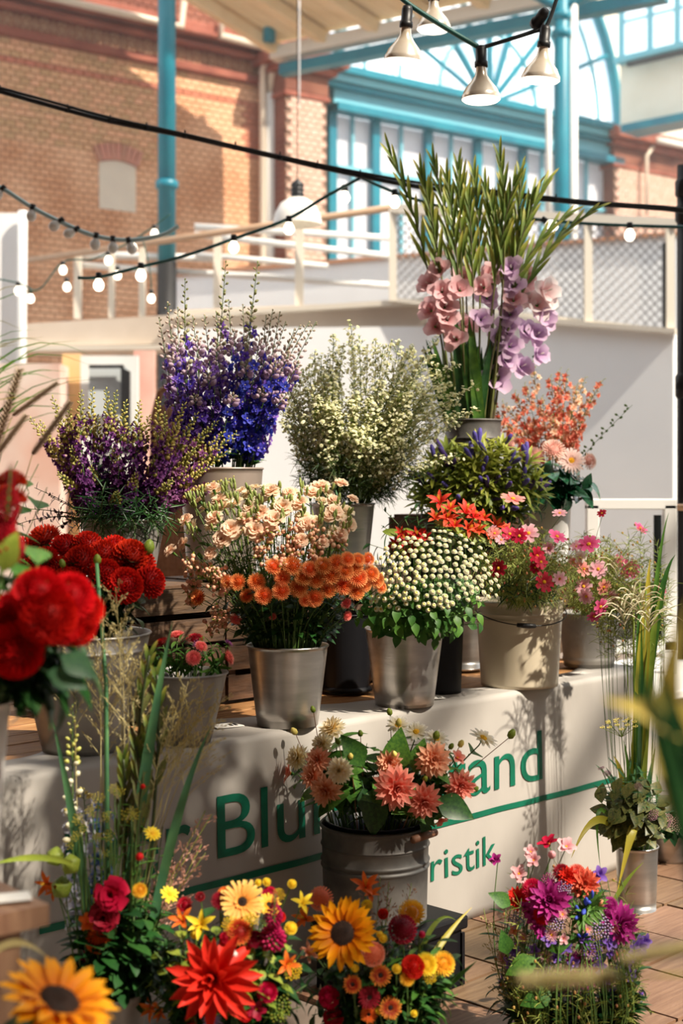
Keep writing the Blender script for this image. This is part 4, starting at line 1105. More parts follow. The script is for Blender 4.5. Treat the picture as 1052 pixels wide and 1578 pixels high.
def spike(key, tip, bend, d, name, label, group, kind, mats, budmats, fl=(.45, .85, 16, .03), bd=(.8, 1.0, 18, .010), lf=None, srad=.003, cat='flower', joined=False, smat=None, r=rnd, stubs=.016, budname='buds', fsh=True):
    """a flower spike: florets as parts round the stem, buds joined towards the tip"""
    p = P(tip[0], tip[1], d); pts, top = stem_path(key, p, lift=bend, n=12)
    t = cut(name, label, cat, group, pts, srad, smat, taper=.35); o = pts[0]
    f0, f1, n, sz = fl; jb = B(); sb = B()
    for i in range(n):
        u = f0+(f1-f0)*(i+.5)/n; q, dd = along(pts, u); a = i*GA+r.random()*.5
        s = dd.orthogonal().normalized(); w = dd.cross(s); out = (s*math.cos(a)+w*math.sin(a)+dd*.35).normalized()
        z = sz*(1.1-.35*i/n)*r.uniform(.85, 1.1); c = q+out*(stubs+z*.15)
        sb.tube([q-o, c-out*z*.1-o], .0009, 3, cap=False)
        if joined:
            src = _src(kind, i % 2); M = Matrix.Translation(c-o) @ quat(out, r.random()*6).to_matrix().to_4x4() @ Matrix.Scale(z, 4)
            k = len(jb.v); jb.v.extend([M @ v for v in src.v]); jb.t.extend(src.t); jb.f.extend([[x+k for x in f] for f in src.f]); jb.mi.extend(src.mi)
        else: part('floret', head(kind, mats, i % 3), t, c-o, quat(out, r.random()*6), z)
    if joined: jb.obj('florets', list(mats), t, smooth=True, kind='stuff')
    b0, b1, nb, bs = bd; bb = B()
    for i in range(nb):
        u = b0+(b1-b0)*(i+.5)/nb; q, dd = along(pts, u); a = i*GA
        s = dd.orthogonal().normalized(); w = dd.cross(s); out = (s*math.cos(a)+w*math.sin(a)+dd*.8).normalized()
        z = bs*(1.15-.8*(i/nb)); c = q+out*(stubs*(1-.6*i/nb)+z*.4)
        bb.tube([q-o, c-o], .0008, 3, 1, cap=False); bb.ell(c-o, z*.42, z*.62, out, 6, 4, t=1-i/nb)
    if nb: bb.obj(budname, list(budmats), t, smooth=True, kind='stuff')
    if sb.v: sb.obj('flower_stalks', smat or STEM, t, kind='stuff')
    if lf: leaves(t, pts, *lf)
    return t, pts
_sc = {}
def _src(kind, s):
    if (kind, s) not in _sc: _sc[(kind, s)] = HM(kind, s)
    return _sc[(kind, s)]
def foliage(key, n, dm, kind, m, cnt, size, name, label, group, r=rnd, shrink=.8, lowest=None, joined=False, smat=None, wide=1, t0=.45, ofs=.03, up=.4, yr=(-1, 1)):
    """leafy stems that fill a bunch"""
    cx, cy, rx, ry, d, dep = dm
    for i in range(n):
        a = i*GA; q = math.sqrt((i+.5)/n)*shrink
        px, py = cx+rx*q*math.cos(a), cy+ry*max(yr[0], min(yr[1], q*math.sin(a)))
        p, o = dome(px, py, *dm); p = P(px, py, p.y+ofs)
        pts, top = stem_path(key, p); t = cut(name, label, 'foliage', group, pts, .0018, smat or STEM)
        leaves(t, pts, kind, m, cnt, size, t0, 1, r, joined, up, 'leaf', wide)
# ================================================================= the bunches
pm = petal_mat
RED = pm('petal_red', (.30, .004, .002), (.80, .035, .012), .25, .06)
RED2 = pm('petal_deep_red', (.16, .0, .004), (.42, .006, .012), .2, .1)
ORG = pm('petal_orange', (.66, .07, .0), (.95, .46, .16), .3, .1)
PEACH = pm('petal_peach', (.92, .55, .34), (.95, .76, .58), .4, .05)
CREAM = pm('petal_cream', (.80, .72, .30), (.88, .82, .60), .35, .04)
CORAL = pm('petal_coral', (.78, .07, .05), (.90, .30, .22), .35, .08, mid=(.85, .16, .12))
PINKL = pm('petal_pale_pink', (.88, .55, .48), (.92, .74, .70), .35, .05)
# --- red ball dahlias in the large grey bucket
dm = (140, 905, 120, 80, 3.95, .16)
L = [(34, 848, 50, .05), (66, 829, 52, .06), (65, 865, 50), (98, 843, 48, .08), (135, 838, 46, .08), (124, 864, 52), (158, 852, 46, .05), (202, 856, 54, .03), (193, 902, 54, -.02), (232, 896, 50, .02),
     (163, 884, 46), (103, 898, 50, -.02), (218, 868, 44, .05), (178, 842, 42, .08), (45, 880, 46, .02), (85, 880, 46, .02)]
heads('dahlia', L, 'ball', (RED, RED, GREEN), 'ball_dahlia', 'sharp red ball dahlia in the large grey bucket', 'flower', 'red ball dahlias in the large grey bucket', dm, lf=('leafb', GREEND, 5, .085, .42, .9), srad=.004)
for px, py, s, lb in ((96, 868, 15, 'green dahlia bud between the left red dahlias'), (150, 862, 18, 'green dahlia bud in the middle of the red dahlias'), (229, 843, 26, 'opening green dahlia bud above the right red dahlias'), (76, 890, 16, 'low green dahlia bud under the left red dahlias')):
    heads('dahlia', [(px, py, s, -.05)], 'bud', (GREENL, YEL, GREENL), 'dahlia_bud', lb, 'flower bud', None, dm, labels=[lb], partname='bud', face=((0, 0, 1), .7))
foliage('dahlia', 16, (140, 935, 108, 50, 3.92, .14), 'leafb', GREEND, 6, .08, 'dahlia_foliage', 'dark green dahlia foliage over the rim of the large grey bucket', 'dahlia foliage in the large grey bucket', t0=.5)
# --- asters in the small bucket
dm = (285, 1022, 66, 40, 4.03, .07)
AP = pm('petal_aster_pink', (.80, .10, .10), (.90, .32, .27), .3, .1)
heads('aster', [(298, 1014, 24), (352, 1013, 26), (310, 996, 20), (272, 978, 24, .03)], 'mum', (AP, YEL, GREEN), 'aster', 'coral pink aster in the small grey bucket', 'flower', 'asters in the small grey bucket', dm)
heads('aster', [(300, 984, 26, .02), (248, 990, 22, .02)], 'mum', (RED2, YEL, GREEN), 'aster', 'deep crimson aster in the small grey bucket', 'flower', 'asters in the small grey bucket', dm)
heads('aster', [(305, 996, 22, .03), (352, 992, 18), (224, 1020, 32)], 'aster', (pm('petal_aster_purple', (.10, .01, .10), (.30, .08, .25), .3), YEL, GREEN), 'aster', 'purple aster in the small grey bucket', 'flower', 'asters in the small grey bucket', dm)
foliage('aster', 20, (285, 1020, 72, 42, 4.03, .07), 'leaf', GREEN, 9, .04, 'aster_foliage', 'narrow green aster leaves in the small grey bucket', 'aster foliage in the small grey bucket', shrink=1, t0=.6, wide=.6, yr=(-1, .2))
# --- carnations, berries and orange chrysanthemums
dm = (440, 870, 165, 120, 4.3, .2)
heads('carn', [(287, 802, 24), (263, 849, 24), (283, 838, 22), (338, 772, 28), (328, 752, 24), (330, 799, 30), (356, 817, 36), (343, 831, 32), (392, 818, 34), (422, 802, 36), (325, 853, 24), (403, 790, 26), (384, 782, 24), (417, 758, 30), (435, 782, 34)], 'pink', (PEACH, WHITEC, GREEN),
      'carnation', 'pale peach carnation on the left side of the zinc bucket', 'flower', 'peach carnations in the shiny zinc bucket', dm, srad=.0018, lf=('blade', GREENB, 4, .07, .5, .9), face=((-.2, -1, .5), .3))
heads('carn', [(462, 777, 30), (493, 752, 34), (513, 773, 26), (515, 790, 30), (525, 746, 24), (543, 770, 20), (536, 809, 28), (471, 808, 26), (507, 796, 22), (524, 824, 26), (464, 833, 24), (498, 837, 20), (480, 760, 26), (445, 760, 22), (375, 800, 24)], 'pink', (PEACH, WHITEC, GREEN),
      'carnation', 'pale peach carnation on the right side of the zinc bucket', 'flower', 'peach carnations in the shiny zinc bucket', dm, srad=.0018, lf=('blade', GREENB, 4, .07, .5, .9), face=((.2, -1, .5), .3))
r = random.Random(12)
heads('carn', [(r.uniform(300, 540), 0, r.uniform(20, 30)) for _ in range(26)] and [(px, 800-50*math.sqrt(max(0, 1-((px-415)/150)**2))+r.uniform(0, 62), r.uniform(20, 30), .06) for px in [298+9.4*k for k in range(26)]], 'pink', (pm('petal_peach_cream', (.93, .66, .40), (.96, .86, .66), .4, .05), WHITEC, GREEN),
      'carnation', 'cream peach carnation behind the front ones', 'flower', 'cream peach carnations in the shiny zinc bucket', dm, srad=.0018, lf=('blade', GREENL, 4, .06, .6, .95))
r = random.Random(11); CB = mat('carnation_bud', (.20, .27, .06), .5, col2=(.36, .42, .12), scale=60, transl=.2)
for i in range(46):
    px = r.uniform(285, 545); py = 800-45*math.sqrt(max(0, 1-((px-415)/140)**2))+r.uniform(-8, 50)
    p, o = dome(px, py, *dm); pts, top = stem_path('carn', p); t = cut('carnation_bud', 'closed green carnation bud among the peach carnations', 'flower bud', pts=pts, group='carnation buds in the shiny zinc bucket', rad=.0013)
    for k in range(3):
        b = B(); e = (o+Vector((r.uniform(-.5, .5), r.uniform(-.3, .3), .8+r.random()))).normalized(); c = p-pts[0]+e*.006+Vector((r.uniform(-1, 1), 0, r.uniform(-1, .3)))*.014*k
        b.ell(c+e*.012, .0045, .013, e, 7, 5); b.tube([p-pts[0]-Vector((0, 0, .02)), c], .001, 3, cap=False); b.obj('bud', CB, t, smooth=True)
BERRY = mat('berry_pink', (.72, .30, .20), .35, col2=(.80, .48, .30), scale=40, vary=.1)
for i in range(34):
    px, py = ((r.uniform(292, 345), r.uniform(868, 925)) if i < 10 else (r.uniform(345, 530), r.uniform(808, 868)) if i < 31 else (r.uniform(325, 350), r.uniform(940, 968)))
    p, o = dome(px, py, *dm); p = P(px, py, p.y+.01); pts, top = stem_path('carn', p); t = cut('berry_sprig', 'sprig of pinkish snowberries between the carnations and chrysanthemums', 'berry sprig', 'berry sprigs in the shiny zinc bucket', pts, .0015)
    b = B(); g = B()
    for k in range(16):
        e = Vector((r.gauss(0, 1), r.gauss(0, 1)-.3, r.gauss(0, 1))).normalized()*r.uniform(.012, .034)
        b.ell(p-pts[0]+e, r.uniform(.005, .0078), nu=7, nv=5); g.tube([p-pts[0]-Vector((0, 0, .03)), p-pts[0]+e], .0008, 3, cap=False)
        if k % 3 == 0: g.petal(Matrix.Translation(p-pts[0]+e*.8) @ leafquat(e).to_matrix().to_4x4(), .02, .012, .2, 0, 2, .1)
    b.obj('berries', BERRY, t, smooth=True, kind='stuff'); g.obj('twigs', GREENL, t, kind='stuff')
mums = [(366, 897, 27), (350, 896, 22), (395, 897, 28), (421, 873, 26), (435, 891, 26), (450, 872, 30), (477, 877, 26), (466, 890, 26), (460, 906, 30), (486, 894, 26), (505, 909, 26), (508, 884, 34), (529, 902, 30), (498, 872, 28), (518, 868, 28), (545, 874, 30), (406, 918, 28), (380, 918, 22, .03), (433, 911, 28), (484, 922, 28), (552, 890, 30), (567, 862, 22), (580, 894, 26), (572, 884, 26), (305, 920, 26), (552, 862, 22), (549, 912, 26), (532, 880, 28), (587, 905, 20), (470, 925, 20), (535, 862, 24), (562, 902, 22)]
heads('carn', mums[:16], 'mum', (ORG, YEL, GREEN), 'chrysanthemum', 'bright orange chrysanthemum in the upper row over the zinc bucket', 'flower', 'orange chrysanthemums in the shiny zinc bucket', dm, ofs=-.02, lf=('leafb', GREEND, 3, .04, .5, .85), face=((0, -1, .35), .4))
heads('carn', mums[16:], 'mum', (ORG, YEL, GREEN), 'chrysanthemum', 'orange chrysanthemum in the lower row over the zinc bucket', 'flower', 'orange chrysanthemums in the shiny zinc bucket', dm, ofs=-.03, lf=('leafb', GREEND, 3, .04, .5, .85), face=((0, -1, .2), .4))
heads('carn', [(533, 930, 18), (535, 949, 16), (363, 954, 20, .03), (420, 950, 12, .03)], 'mum', (AP, YEL, GREEN), 'chrysanthemum', 'small salmon pink chrysanthemum hanging low over the zinc bucket', 'flower', 'low pink chrysanthemums in the shiny zinc bucket', dm, ofs=-.02)
foliage('carn', 44, (440, 935, 118, 62, 4.26, .13), 'leafb', GREEND, 7, .038, 'chrysanthemum_foliage', 'dark leafy chrysanthemum stem over the zinc bucket rim', 'chrysanthemum foliage in the shiny zinc bucket', shrink=1, t0=.45, joined=True, yr=(-1, .5))
# --- feverfew
dm = (650, 900, 118, 82, 4.5, .16)
FEV = pm('petal_feverfew', (.84, .78, .42), (.92, .89, .70), .3, .04); r = random.Random(5); n = 0; pts_ = []
while n < 185:
    px, py = r.uniform(570, 768), r.uniform(818, 940)
    top_y = 905-88*math.sqrt(max(0, 1-((px-668)/100)**2)); low = 905+ (35 if px < 700 else 20)
    if py < top_y or py > low: continue
    if any((px-a)**2+(py-c)**2 < (80 if n < 120 else 50) for a, c in pts_): continue
    if py > 905 and r.random() < .5: continue
    pts_.append((px, py)); n += 1
pts_.sort(key=lambda q: q[0]+.001*q[1])
for i in range(0, len(pts_)-4, 5):
    g = pts_[i:i+5]; cxm = sum(q[0] for q in g)/5; cym = sum(q[1] for q in g)/5
    p, o = dome(cxm, cym+14, *dm); pts, top = stem_path('fever', P(cxm, cym+22, p.y+.05)); t = cut('feverfew_stem', 'branched feverfew stem with cream buttons in the brushed bucket, '+nth(i//5, 37), 'flower', 'feverfew in the brushed zinc bucket', pts, .0018)
    for px, py in g:
        q, o = dome(px, py, *dm); b = B(); b.tube(bez(pts[-1]-pts[0], (pts[-1]*.4+q*.6)-pts[0]-Vector((0, 0, .01)), q-pts[0], 4), .001, 3, cap=False); b.obj('side_stem', STEM, t)
        part('flower_head', head('button', (FEV, YELG, GREEN)), t, q-pts[0], quat(o+Vector((r.uniform(-.3, .3), 0, .4))), r.uniform(.0165, .022))
    leaves(t, pts, 'leafb', GREEN, 7, .05, .45, .95)
foliage('fever', 34, (652, 940, 112, 46, 4.45, .13), 'leafb', GREEN, 9, .042, 'feverfew_foliage', 'lobed green feverfew leaves spilling over the brushed zinc bucket', 'feverfew foliage in the brushed zinc bucket', shrink=1, t0=.5, joined=True)
# --- delphiniums
DBL = pm('petal_delphinium', (.10, .03, .42), (.22, .13, .62), .35, .22, mid=(.14, .06, .52)); DBB = pm('petal_delphinium_blue', (.03, .03, .42), (.09, .10, .66), .35, .15); DPU = pm('petal_delphinium_violet', (.16, .05, .40), (.36, .20, .62), .35, .15)
DBUD = mat('delphinium_bud', (.60, .52, .34), .5, tip=(.50, .34, .58), transl=.35, vary=.12, mid=(.72, .56, .60))
tips = [(285, 430), (348, 403), (397, 403), (258, 466), (274, 474), (245, 490), (431, 482), (487, 496), (476, 497), (462, 502), (453, 509), (374, 470), (410, 487), (315, 486), (333, 480), (297, 488), (420, 478), (352, 462), (388, 468), (440, 496),
        (268, 520), (305, 520), (360, 510), (400, 520), (445, 545), (335, 530), (425, 560), (380, 560), (285, 560), (460, 560), (262, 545), (320, 575), (405, 600), (440, 610), (360, 610), (300, 610)]
for i, (px, py) in enumerate(tips):
    front = i >= 20; d = 4.82+((.06-.18*rnd.random()) if not front else -.14-.05*rnd.random())
    col = (DPU if (py < 540 and i % 2) else DBL) if px < 400 or py < 520 else DBB
    if front and px > 340: col = DBB
    tall = i < 3
    spike('delph', (px, py), .35, d, 'delphinium', 'blue-violet delphinium spike in the rosy tin bucket, '+nth(sorted(q[0]+q[1]*.001 for q in tips).index(px+py*.001), len(tips)) if not tall else 'tall delphinium with greenish budded tip rising above the others, '+('leftmost', 'middle', 'rightmost')[i], 'delphiniums in the rosy tin bucket', 'delph', (col, WHITEC, GREEN),
          (DBUD if not tall else mat('delph_green_bud', (.35, .38, .12), .5, tip=(.66, .60, .42), transl=.3), STEM), fl=(.24 if not front else .22, .78 if not front else .97, 17 if not front else 15, .047), bd=(.52 if not front else .88, 1, 38 if not front else 12, .021), lf=('leaf', GREEN, 2, .06, .1, .3), stubs=.017)
# --- purple larkspur
LPU = pm('petal_larkspur', (.07, .015, .12), (.26, .07, .30), .3, .3); LBUD = mat('larkspur_bud', (.66, .62, .18), .5, tip=(.55, .46, .14), transl=.3, vary=.2); LMAG = pm('petal_larkspur_rose', (.16, .02, .14), (.40, .16, .34), .3, .2)
tips = [(80, 611), (125, 602), (143, 598), (163, 598), (179, 602), (194, 617), (215, 617), (243, 613), (253, 636), (285, 621), (304, 636), (335, 648), (365, 667), (46, 644), (61, 648), (106, 625), (354, 694), (360, 737), (230, 640), (320, 660), (275, 655), (345, 665), (88, 640), (150, 640), (200, 655),
        (75, 690), (110, 690), (175, 690), (240, 700), (290, 700), (320, 720), (140, 720), (210, 730), (265, 740), (90, 730), (330, 745), (180, 760), (300, 690)]
for i, (px, py) in enumerate(tips):
    fr = i >= 25
    spike('larkspur', (px, py), .4, 4.58+(-.05-.14*rnd.random() if fr else rnd.uniform(-.12, .08)), 'larkspur', 'dark purple larkspur spike with yellow-green tip, '+nth(sorted(q[0]+q[1]*.001 for q in tips).index(px+py*.001), len(tips)), 'purple larkspur on the left crates', 'lark', (LMAG if px > 270 and i % 2 else LPU, LPU, GREEN),
          (LBUD, STEM), fl=(.20, .84, 36, .037), bd=(.70, 1, 30, .0155), srad=.002, lf=('blade', GREEN, 5, .06, .15, .6), joined=True, stubs=.012)
foliage('larkspur', 40, (195, 740, 118, 62, 4.6, .10), 'leaf', GREEND, 10, .045, 'larkspur_foliage', 'dark leafy larkspur stems inside the left bunch', 'dark larkspur stems', joined=True, t0=.4, wide=.6)
foliage('larkspur', 30, (190, 800, 120, 70, 4.5, .14), 'blade', GREEND, 12, .06, 'larkspur_foliage', 'feathery dark larkspur foliage on the left crates', 'larkspur foliage', joined=True, t0=.4)
# --- white asters: clouds of tiny flowers
WAST = mat('white_aster_petal', (.88, .86, .46), .6, col2=(.95, .94, .74), scale=60, transl=.3); r = random.Random(21); WG = mat('aster_feather', (.20, .32, .04), .6, col2=(.42, .52, .11), scale=20, transl=.3)
def cloud(px, py, d, lb, grp, density=1.25, sz=.0135, key='whiteaster', ln=.26, wid=.045, mt=WAST):
    p = P(px, py, d); pts, top = stem_path(key, p, lift=.5, n=12); t = cut('white_aster', lb, 'flower', grp, pts, .0018); o = pts[0]; g = B(); f = B()
    for i in range(int(34*density)):
        u = .36+.64*i/(34*density); q, dd = along(pts, u); a = i*GA; s = dd.orthogonal().normalized(); w = dd.cross(s)
        L_ = wid*(1.25-u)*r.uniform(.7, 1.2)+.008; e = q+(s*math.cos(a)+w*math.sin(a)+dd*.9).normalized()*L_
        g.tube([q-o, e-o], .0007, 3, cap=False)
        for k in range(5):
            m = q.lerp(e, .3+.7*k/4); v = Vector((r.gauss(0, 1), r.gauss(0, 1), r.gauss(0, 1)+.8)).normalized()*.009; g.tube([m-o, m+v-o], .0006, 3, cap=False)
            if (r.random() < .62 and u > .5) or r.random() < .14: 
                c = m+v-o; nn = (v+Vector((0, -.006, .006))).normalized(); f.lathe([(.001, -.001), (sz*.5*r.uniform(.7, 1.1), .001), (.001, .0018)], 7, M=Matrix.Translation(c) @ quat(nn).to_matrix().to_4x4())
            elif k % 2: g.petal(Matrix.Translation(m-o) @ leafquat(v).to_matrix().to_4x4(), .016, .004, .1, 0, 2, .1)
    g.obj('twigs', WG, t, kind='stuff'); f.obj('tiny_flowers', mt, t, kind='stuff')
for i in range(88):
    if i < 34: a = math.pi*(.02+.96*i/33); px, py = 572-138*math.cos(a), 665-145*math.sin(a)**.8*r.uniform(.9, 1.06)
    else: q = math.sqrt(r.random())*.9; a = r.uniform(0, 6.28); px, py = 565+125*q*math.cos(a), 640+100*q*math.sin(a)
    p, _ = dome(px, py, 565, 660, 150, 150, 5.22, .22)
    cloud(px, py, p.y, 'feathery stem of tiny white asters in the narrow zinc bucket', 'white asters in the narrow zinc bucket')
def airy(key, n, dm, label, grp, mt, seed, yb=1.0, ln=.05, bud=True, u0=.45):
    cx, cy, rx, ry, d, dep = dm; r = random.Random(seed)
    for i in range(n):
        q = math.sqrt((i+.5)/n); a = i*GA; px, py = cx+rx*q*math.cos(a), cy+ry*min(yb, q*math.sin(a)); p, o = dome(px, py, *dm)
        pts, top = stem_path(key, P(px, py, p.y+r.uniform(-.02, .06))); t = cut('feathery_foliage', label, 'foliage', grp, pts, .0011); b = B(); f = B()
        for k in range(20):
            c, dd = along(pts, u0+(1-u0)*k/20); v = (dd.orthogonal().normalized()*math.cos(k*2.4)+dd.cross(dd.orthogonal()).normalized()*math.sin(k*2.4)+dd*.6).normalized()
            for j in range(4):
                w = (v+Vector((r.gauss(0, .5), r.gauss(0, .5), r.gauss(0, .5)))).normalized()*ln*r.uniform(.5, 1); b.tube([c-pts[0], c+w*.6-pts[0], c+w+Vector((0, 0, -.004))-pts[0]], [.0009, .0009, .0004], 3, cap=False)
            if bud and k % 5 == 4: f.ell(c+v*.03-pts[0], .0042, .005, nu=5, nv=3)
        b.obj('threads', mt, t, kind='stuff')
        if bud: f.obj('buds', mat('cosmos_bud', (.45, .30, .06), .5, col2=(.35, .10, .06), scale=50), t, kind='stuff')
DKF = mat('aster_dark_thread', (.03, .08, .02), .6, col2=(.10, .16, .03), scale=12, transl=.2)
airy('whiteaster', 46, (560, 705, 118, 62, 5.2, .18), 'dark feathery foliage in the lower half of the white asters', 'dark aster foliage', DKF, 8, 1, .06, False)
foliage('carn', 46, (415, 850, 135, 62, 4.42, .08), 'leaf', GREEN, 10, .05, 'carnation_foliage', 'green leafy filler between the peach carnations', 'green filler in the shiny zinc bucket', shrink=1, t0=.4, joined=True, wide=.6)
foliage('carn', 36, (415, 835, 125, 55, 4.36, .14), 'blade', GREEN, 10, .075, 'carnation_foliage', 'grey-green grassy carnation foliage between the peach flowers', 'carnation foliage in the shiny zinc bucket', shrink=1, t0=.45, joined=True, smat=GREENL)
for i, (px, py, d) in enumerate(((540, 497, 5.1), (514, 515, 5.1), (638, 532, 5.1), (677, 518, 5.0), (739, 590, 4.95), (738, 628, 4.95), (706, 558, 5.0), (712, 700, 4.95), (695, 640, 4.95))):
    cloud(px, py, d, 'longer arching white aster stem, %s' % ('tallest in the middle', 'left of the tallest', 'right of the tallest', 'touching the gladiolus leaves', 'reaching furthest right at the gladiolus bucket', 'low on the right over the gladiolus bucket', 'upper right side', 'lowest on the right', 'middle of the right side')[i], 'long white aster stems', 1.4, .0135)
# --- gladioli
GPK = pm('petal_gladiolus_pink', (.72, .36, .38), (.84, .56, .58), .4, .08); GPU = pm('petal_gladiolus_lilac', (.52, .30, .56), (.80, .60, .78), .4, .1); GWH = pm('petal_gladiolus_white', (.86, .55, .55), (.92, .86, .86), .4, .03)
GSH = mat('gladiolus_sheath', (.07, .12, .02), .5, tip=(.50, .44, .08), transl=.3, vary=.3, mid=(.16, .24, .035)); GSTEM = mat('gladiolus_stem', (.10, .08, .04), .5, col2=(.16, .20, .04), scale=12)
sb_ = HM('leaf'); 
tips = [(603, 240), (650, 270), (669, 253), (706, 262), (689, 280), (771, 248), (731, 275), (748, 292), (713, 283), (792, 285), (773, 292), (802, 275), (821, 300), (838, 287), (870, 334), (912, 325), (661, 300), (722, 310), (760, 325), (785, 330)]
gl = [(674, 413, GPK), (658, 436, GPK), (681, 446, GPK), (661, 476, GPK), (687, 470, GPK), (673, 500, GPK), (720, 500, GPK), (715, 424, GPK), (708, 444, GPK), (755, 421, GPK), (787, 411, GPU), (791, 438, GPU), (752, 456, GPU), (791, 460, GPK), (812, 426, GPK), (812, 453, GWH), (846, 447, GWH), (831, 466, GWH), (784, 482, GPU), (781, 502, GPU), (787, 531, GPU), (784, 553, GPU), (765, 579, GPU), (844, 489, GPU), (829, 514, GPU), (834, 545, GPU), (807, 563, GPU), (813, 508, GPU), (700, 520, GPK), (745, 490, GPU), (690, 490, GPK), (770, 520, GPU), (775, 545, GPU), (742, 440, GPK)]
gp = []
for i, (px, py) in enumerate(tips):
    d = 5.75+rnd.uniform(-.1, .1); p = P(px, py, d); pts, top = stem_path('glad', p, lift=.75, n=16, spread=.6)
    t = cut('gladiolus', 'tall budded gladiolus stem in the ribbed galvanised bucket, '+nth(sorted(q[0] for q in tips).index(px), len(tips)), 'flower', 'gladioli in the ribbed bucket', pts, .0055, GSTEM, taper=.3, n=6); gp.append((t, pts, d))
    for k in range(12):
        u = .50+.50*k/11; q, dd = along(pts, min(u, .995)); s = Vector((1, -.25, 0)); s = (s-dd*s.dot(dd)).normalized(); sg = 1 if k % 2 else -1
        e = (dd*1.0+s*sg*(.20-.07*k/11)+Vector((0, rnd.uniform(-.1, .1), 0))).normalized(); sz = .155*(1.1-.40*k/11)
        part('bud_sheath', head('leaf', (GSH,)), t, q-pts[0], leafquat(e, Vector((0, -1, .1))-s*sg*.35), (sz*.28, sz, sz*.5))
for i, (px, py, m) in enumerate(gl):
    best = min(gp, key=lambda g: min(abs(CX+F*q.x/q.y-px)+abs(HY-F*(q.z-H)/q.y-py) for q in g[1][4:]))
    d = best[2]-.05; p = P(px, py, d); o = Vector((rnd.uniform(-.5, .5)+(px-745)/250, -1, .25))
    s = (.125 if i in (15, 16, 17, 22) else .095)
    part('floret', head('glad', (m, WHITEC, GREEN), i % 3), best[0], p-best[1][0]-o.normalized()*s*.3, quat(o, rnd.random()*6), s)
r = random.Random(8)
for i in range(26):
    a = r.uniform(-.75, .75); base = BUCKETS['glad']['q']+Vector((r.uniform(-.04, .04), r.uniform(-.05, .05), .2))
    if i > 22: a = -.85
    t = thing('gladiolus_leaf', 'broad dark green sword leaf at the foot of the gladioli', 'leaf', base, 'gladiolus leaves'); L_ = r.uniform(.42, .62)
    part('blade', head('blade', (GREEND if i % 3 else GREEN,)), t, (0, 0, 0), leafquat((a*.45, r.uniform(-.15, .1), 1), (a*.3, -1, .2)), (L_*1.1, L_, L_))
# --- coral larkspur
r = random.Random(9); CLK = pm('petal_larkspur_coral', (.78, .16, .10), (.90, .42, .28), .4, .12); CBU = mat('coral_bud', (.50, .50, .16), .5, tip=(.80, .50, .30), transl=.3)
for i, (px, py) in enumerate([(820, 556), (863, 567), (874, 569), (903, 580), (931, 583), (848, 578), (773, 617), (745, 612), (793, 602), (890, 590), (835, 610), (808, 590), (918, 604), (760, 640), (880, 625), (850, 640), (900, 640), (780, 655), (820, 650), (860, 600)]):
    spike('coral', (px, py), .5, 6.0+r.uniform(-.14, .08), 'coral_larkspur', 'coral pink larkspur spike behind the gentians, tip '+nth(i, 40), 'coral larkspur in the slim zinc vase', 'lark', (CLK if i % 3 else PEACH, YEL, GREEN), (CBU, STEM), fl=(.30, .95, 18, .043), bd=(.75, 1, 14, .012), srad=.002, lf=('blade', GREEN, 5, .05, .2, .7), stubs=.014)
pts, top = stem_path('coral', P(974, 624, 5.9), lift=.2); t = cut('bud_sprig', 'thin green sprig with tiny buds reaching right of the coral larkspur', 'sprig', None, pts, .0014); b = B()
for k in range(26):
    q, dd = along(pts, .4+.6*k/26); e = Vector((math.cos(k*2.4), math.sin(k*2.4), .6)).normalized()*.02; b.tube([q-pts[0], q+e-pts[0]], .0008, 3); b.ell(q+e-pts[0], .0055, .008, e, 6, 4)
b.obj('buds', mat('sprig_bud', (.10, .20, .04), .5), t, smooth=True, kind='stuff')
# --- pale pink dahlias with glossy leaves
dm = (852, 715, 75, 55, 5.62, .12)
PD = pm('petal_pale_dahlia', (.85, .42, .36), (.92, .72, .62), .35, .05)
heads('pale', [(785, 686, 32), (825, 703, 28), (853, 692, 36), (908, 711, 26)], 'mum', (PD, YEL, GREEN), 'pale_dahlia', 'pale salmon dahlia beside the gentians', 'flower', 'pale dahlias in the white vase', dm, srad=.003)
heads('pale', [(880, 710, 44)], 'gerb', (PINKL, YEL, GREEN), 'pale_dahlia', '', 'flower', 'pale dahlias in the white vase', dm, labels=['open pale pink dahlia with yellow centre at the right'], face=((-.1, -1, .1), .5))
foliage('pale', 14, (862, 745, 62, 38, 5.6, .12), 'leafb', mat('leaf_glossy', (.008, .07, .03), .22, col2=(.02, .13, .05), scale=10, spec=.6), 5, .10, 'glossy_foliage', 'glossy dark green leaves under the pale dahlias', 'glossy leaves under the pale dahlias', t0=.4)
# --- gentians
dm = (738, 745, 105, 66, 5.42, .16); GEN = pm('petal_gentian', (.05, .03, .25), (.20, .14, .52), .3, .2); GENL = mat('gentian_leaf', (.12, .20, .02), .5, tip=(.42, .46, .07), transl=.3, vary=.3)
r = random.Random(13); L = []
for i in range(46):
    q = math.sqrt((i+.5)/46); a = i*GA; L.append((738+100*q*math.cos(a), 742+60*q*math.sin(a), r.uniform(38, 52)))
heads('gentian', L, 'gent', (GEN, YEL, GENL), 'gentian', 'purple-blue gentian with yellow-green leaf whorl above the red alstroemerias', 'flower', 'gentians behind the feverfew', dm, lf=('leaf', GENL, 6, .05, .5, .95), srad=.002, face=((0, -.2, 1), .5))
foliage('gentian', 26, (735, 785, 118, 50, 5.38, .12), 'leaf', GREEND, 10, .06, 'gentian_foliage', 'dark gentian foliage behind the alstroemerias', 'gentian foliage', shrink=1, joined=True, wide=.6)
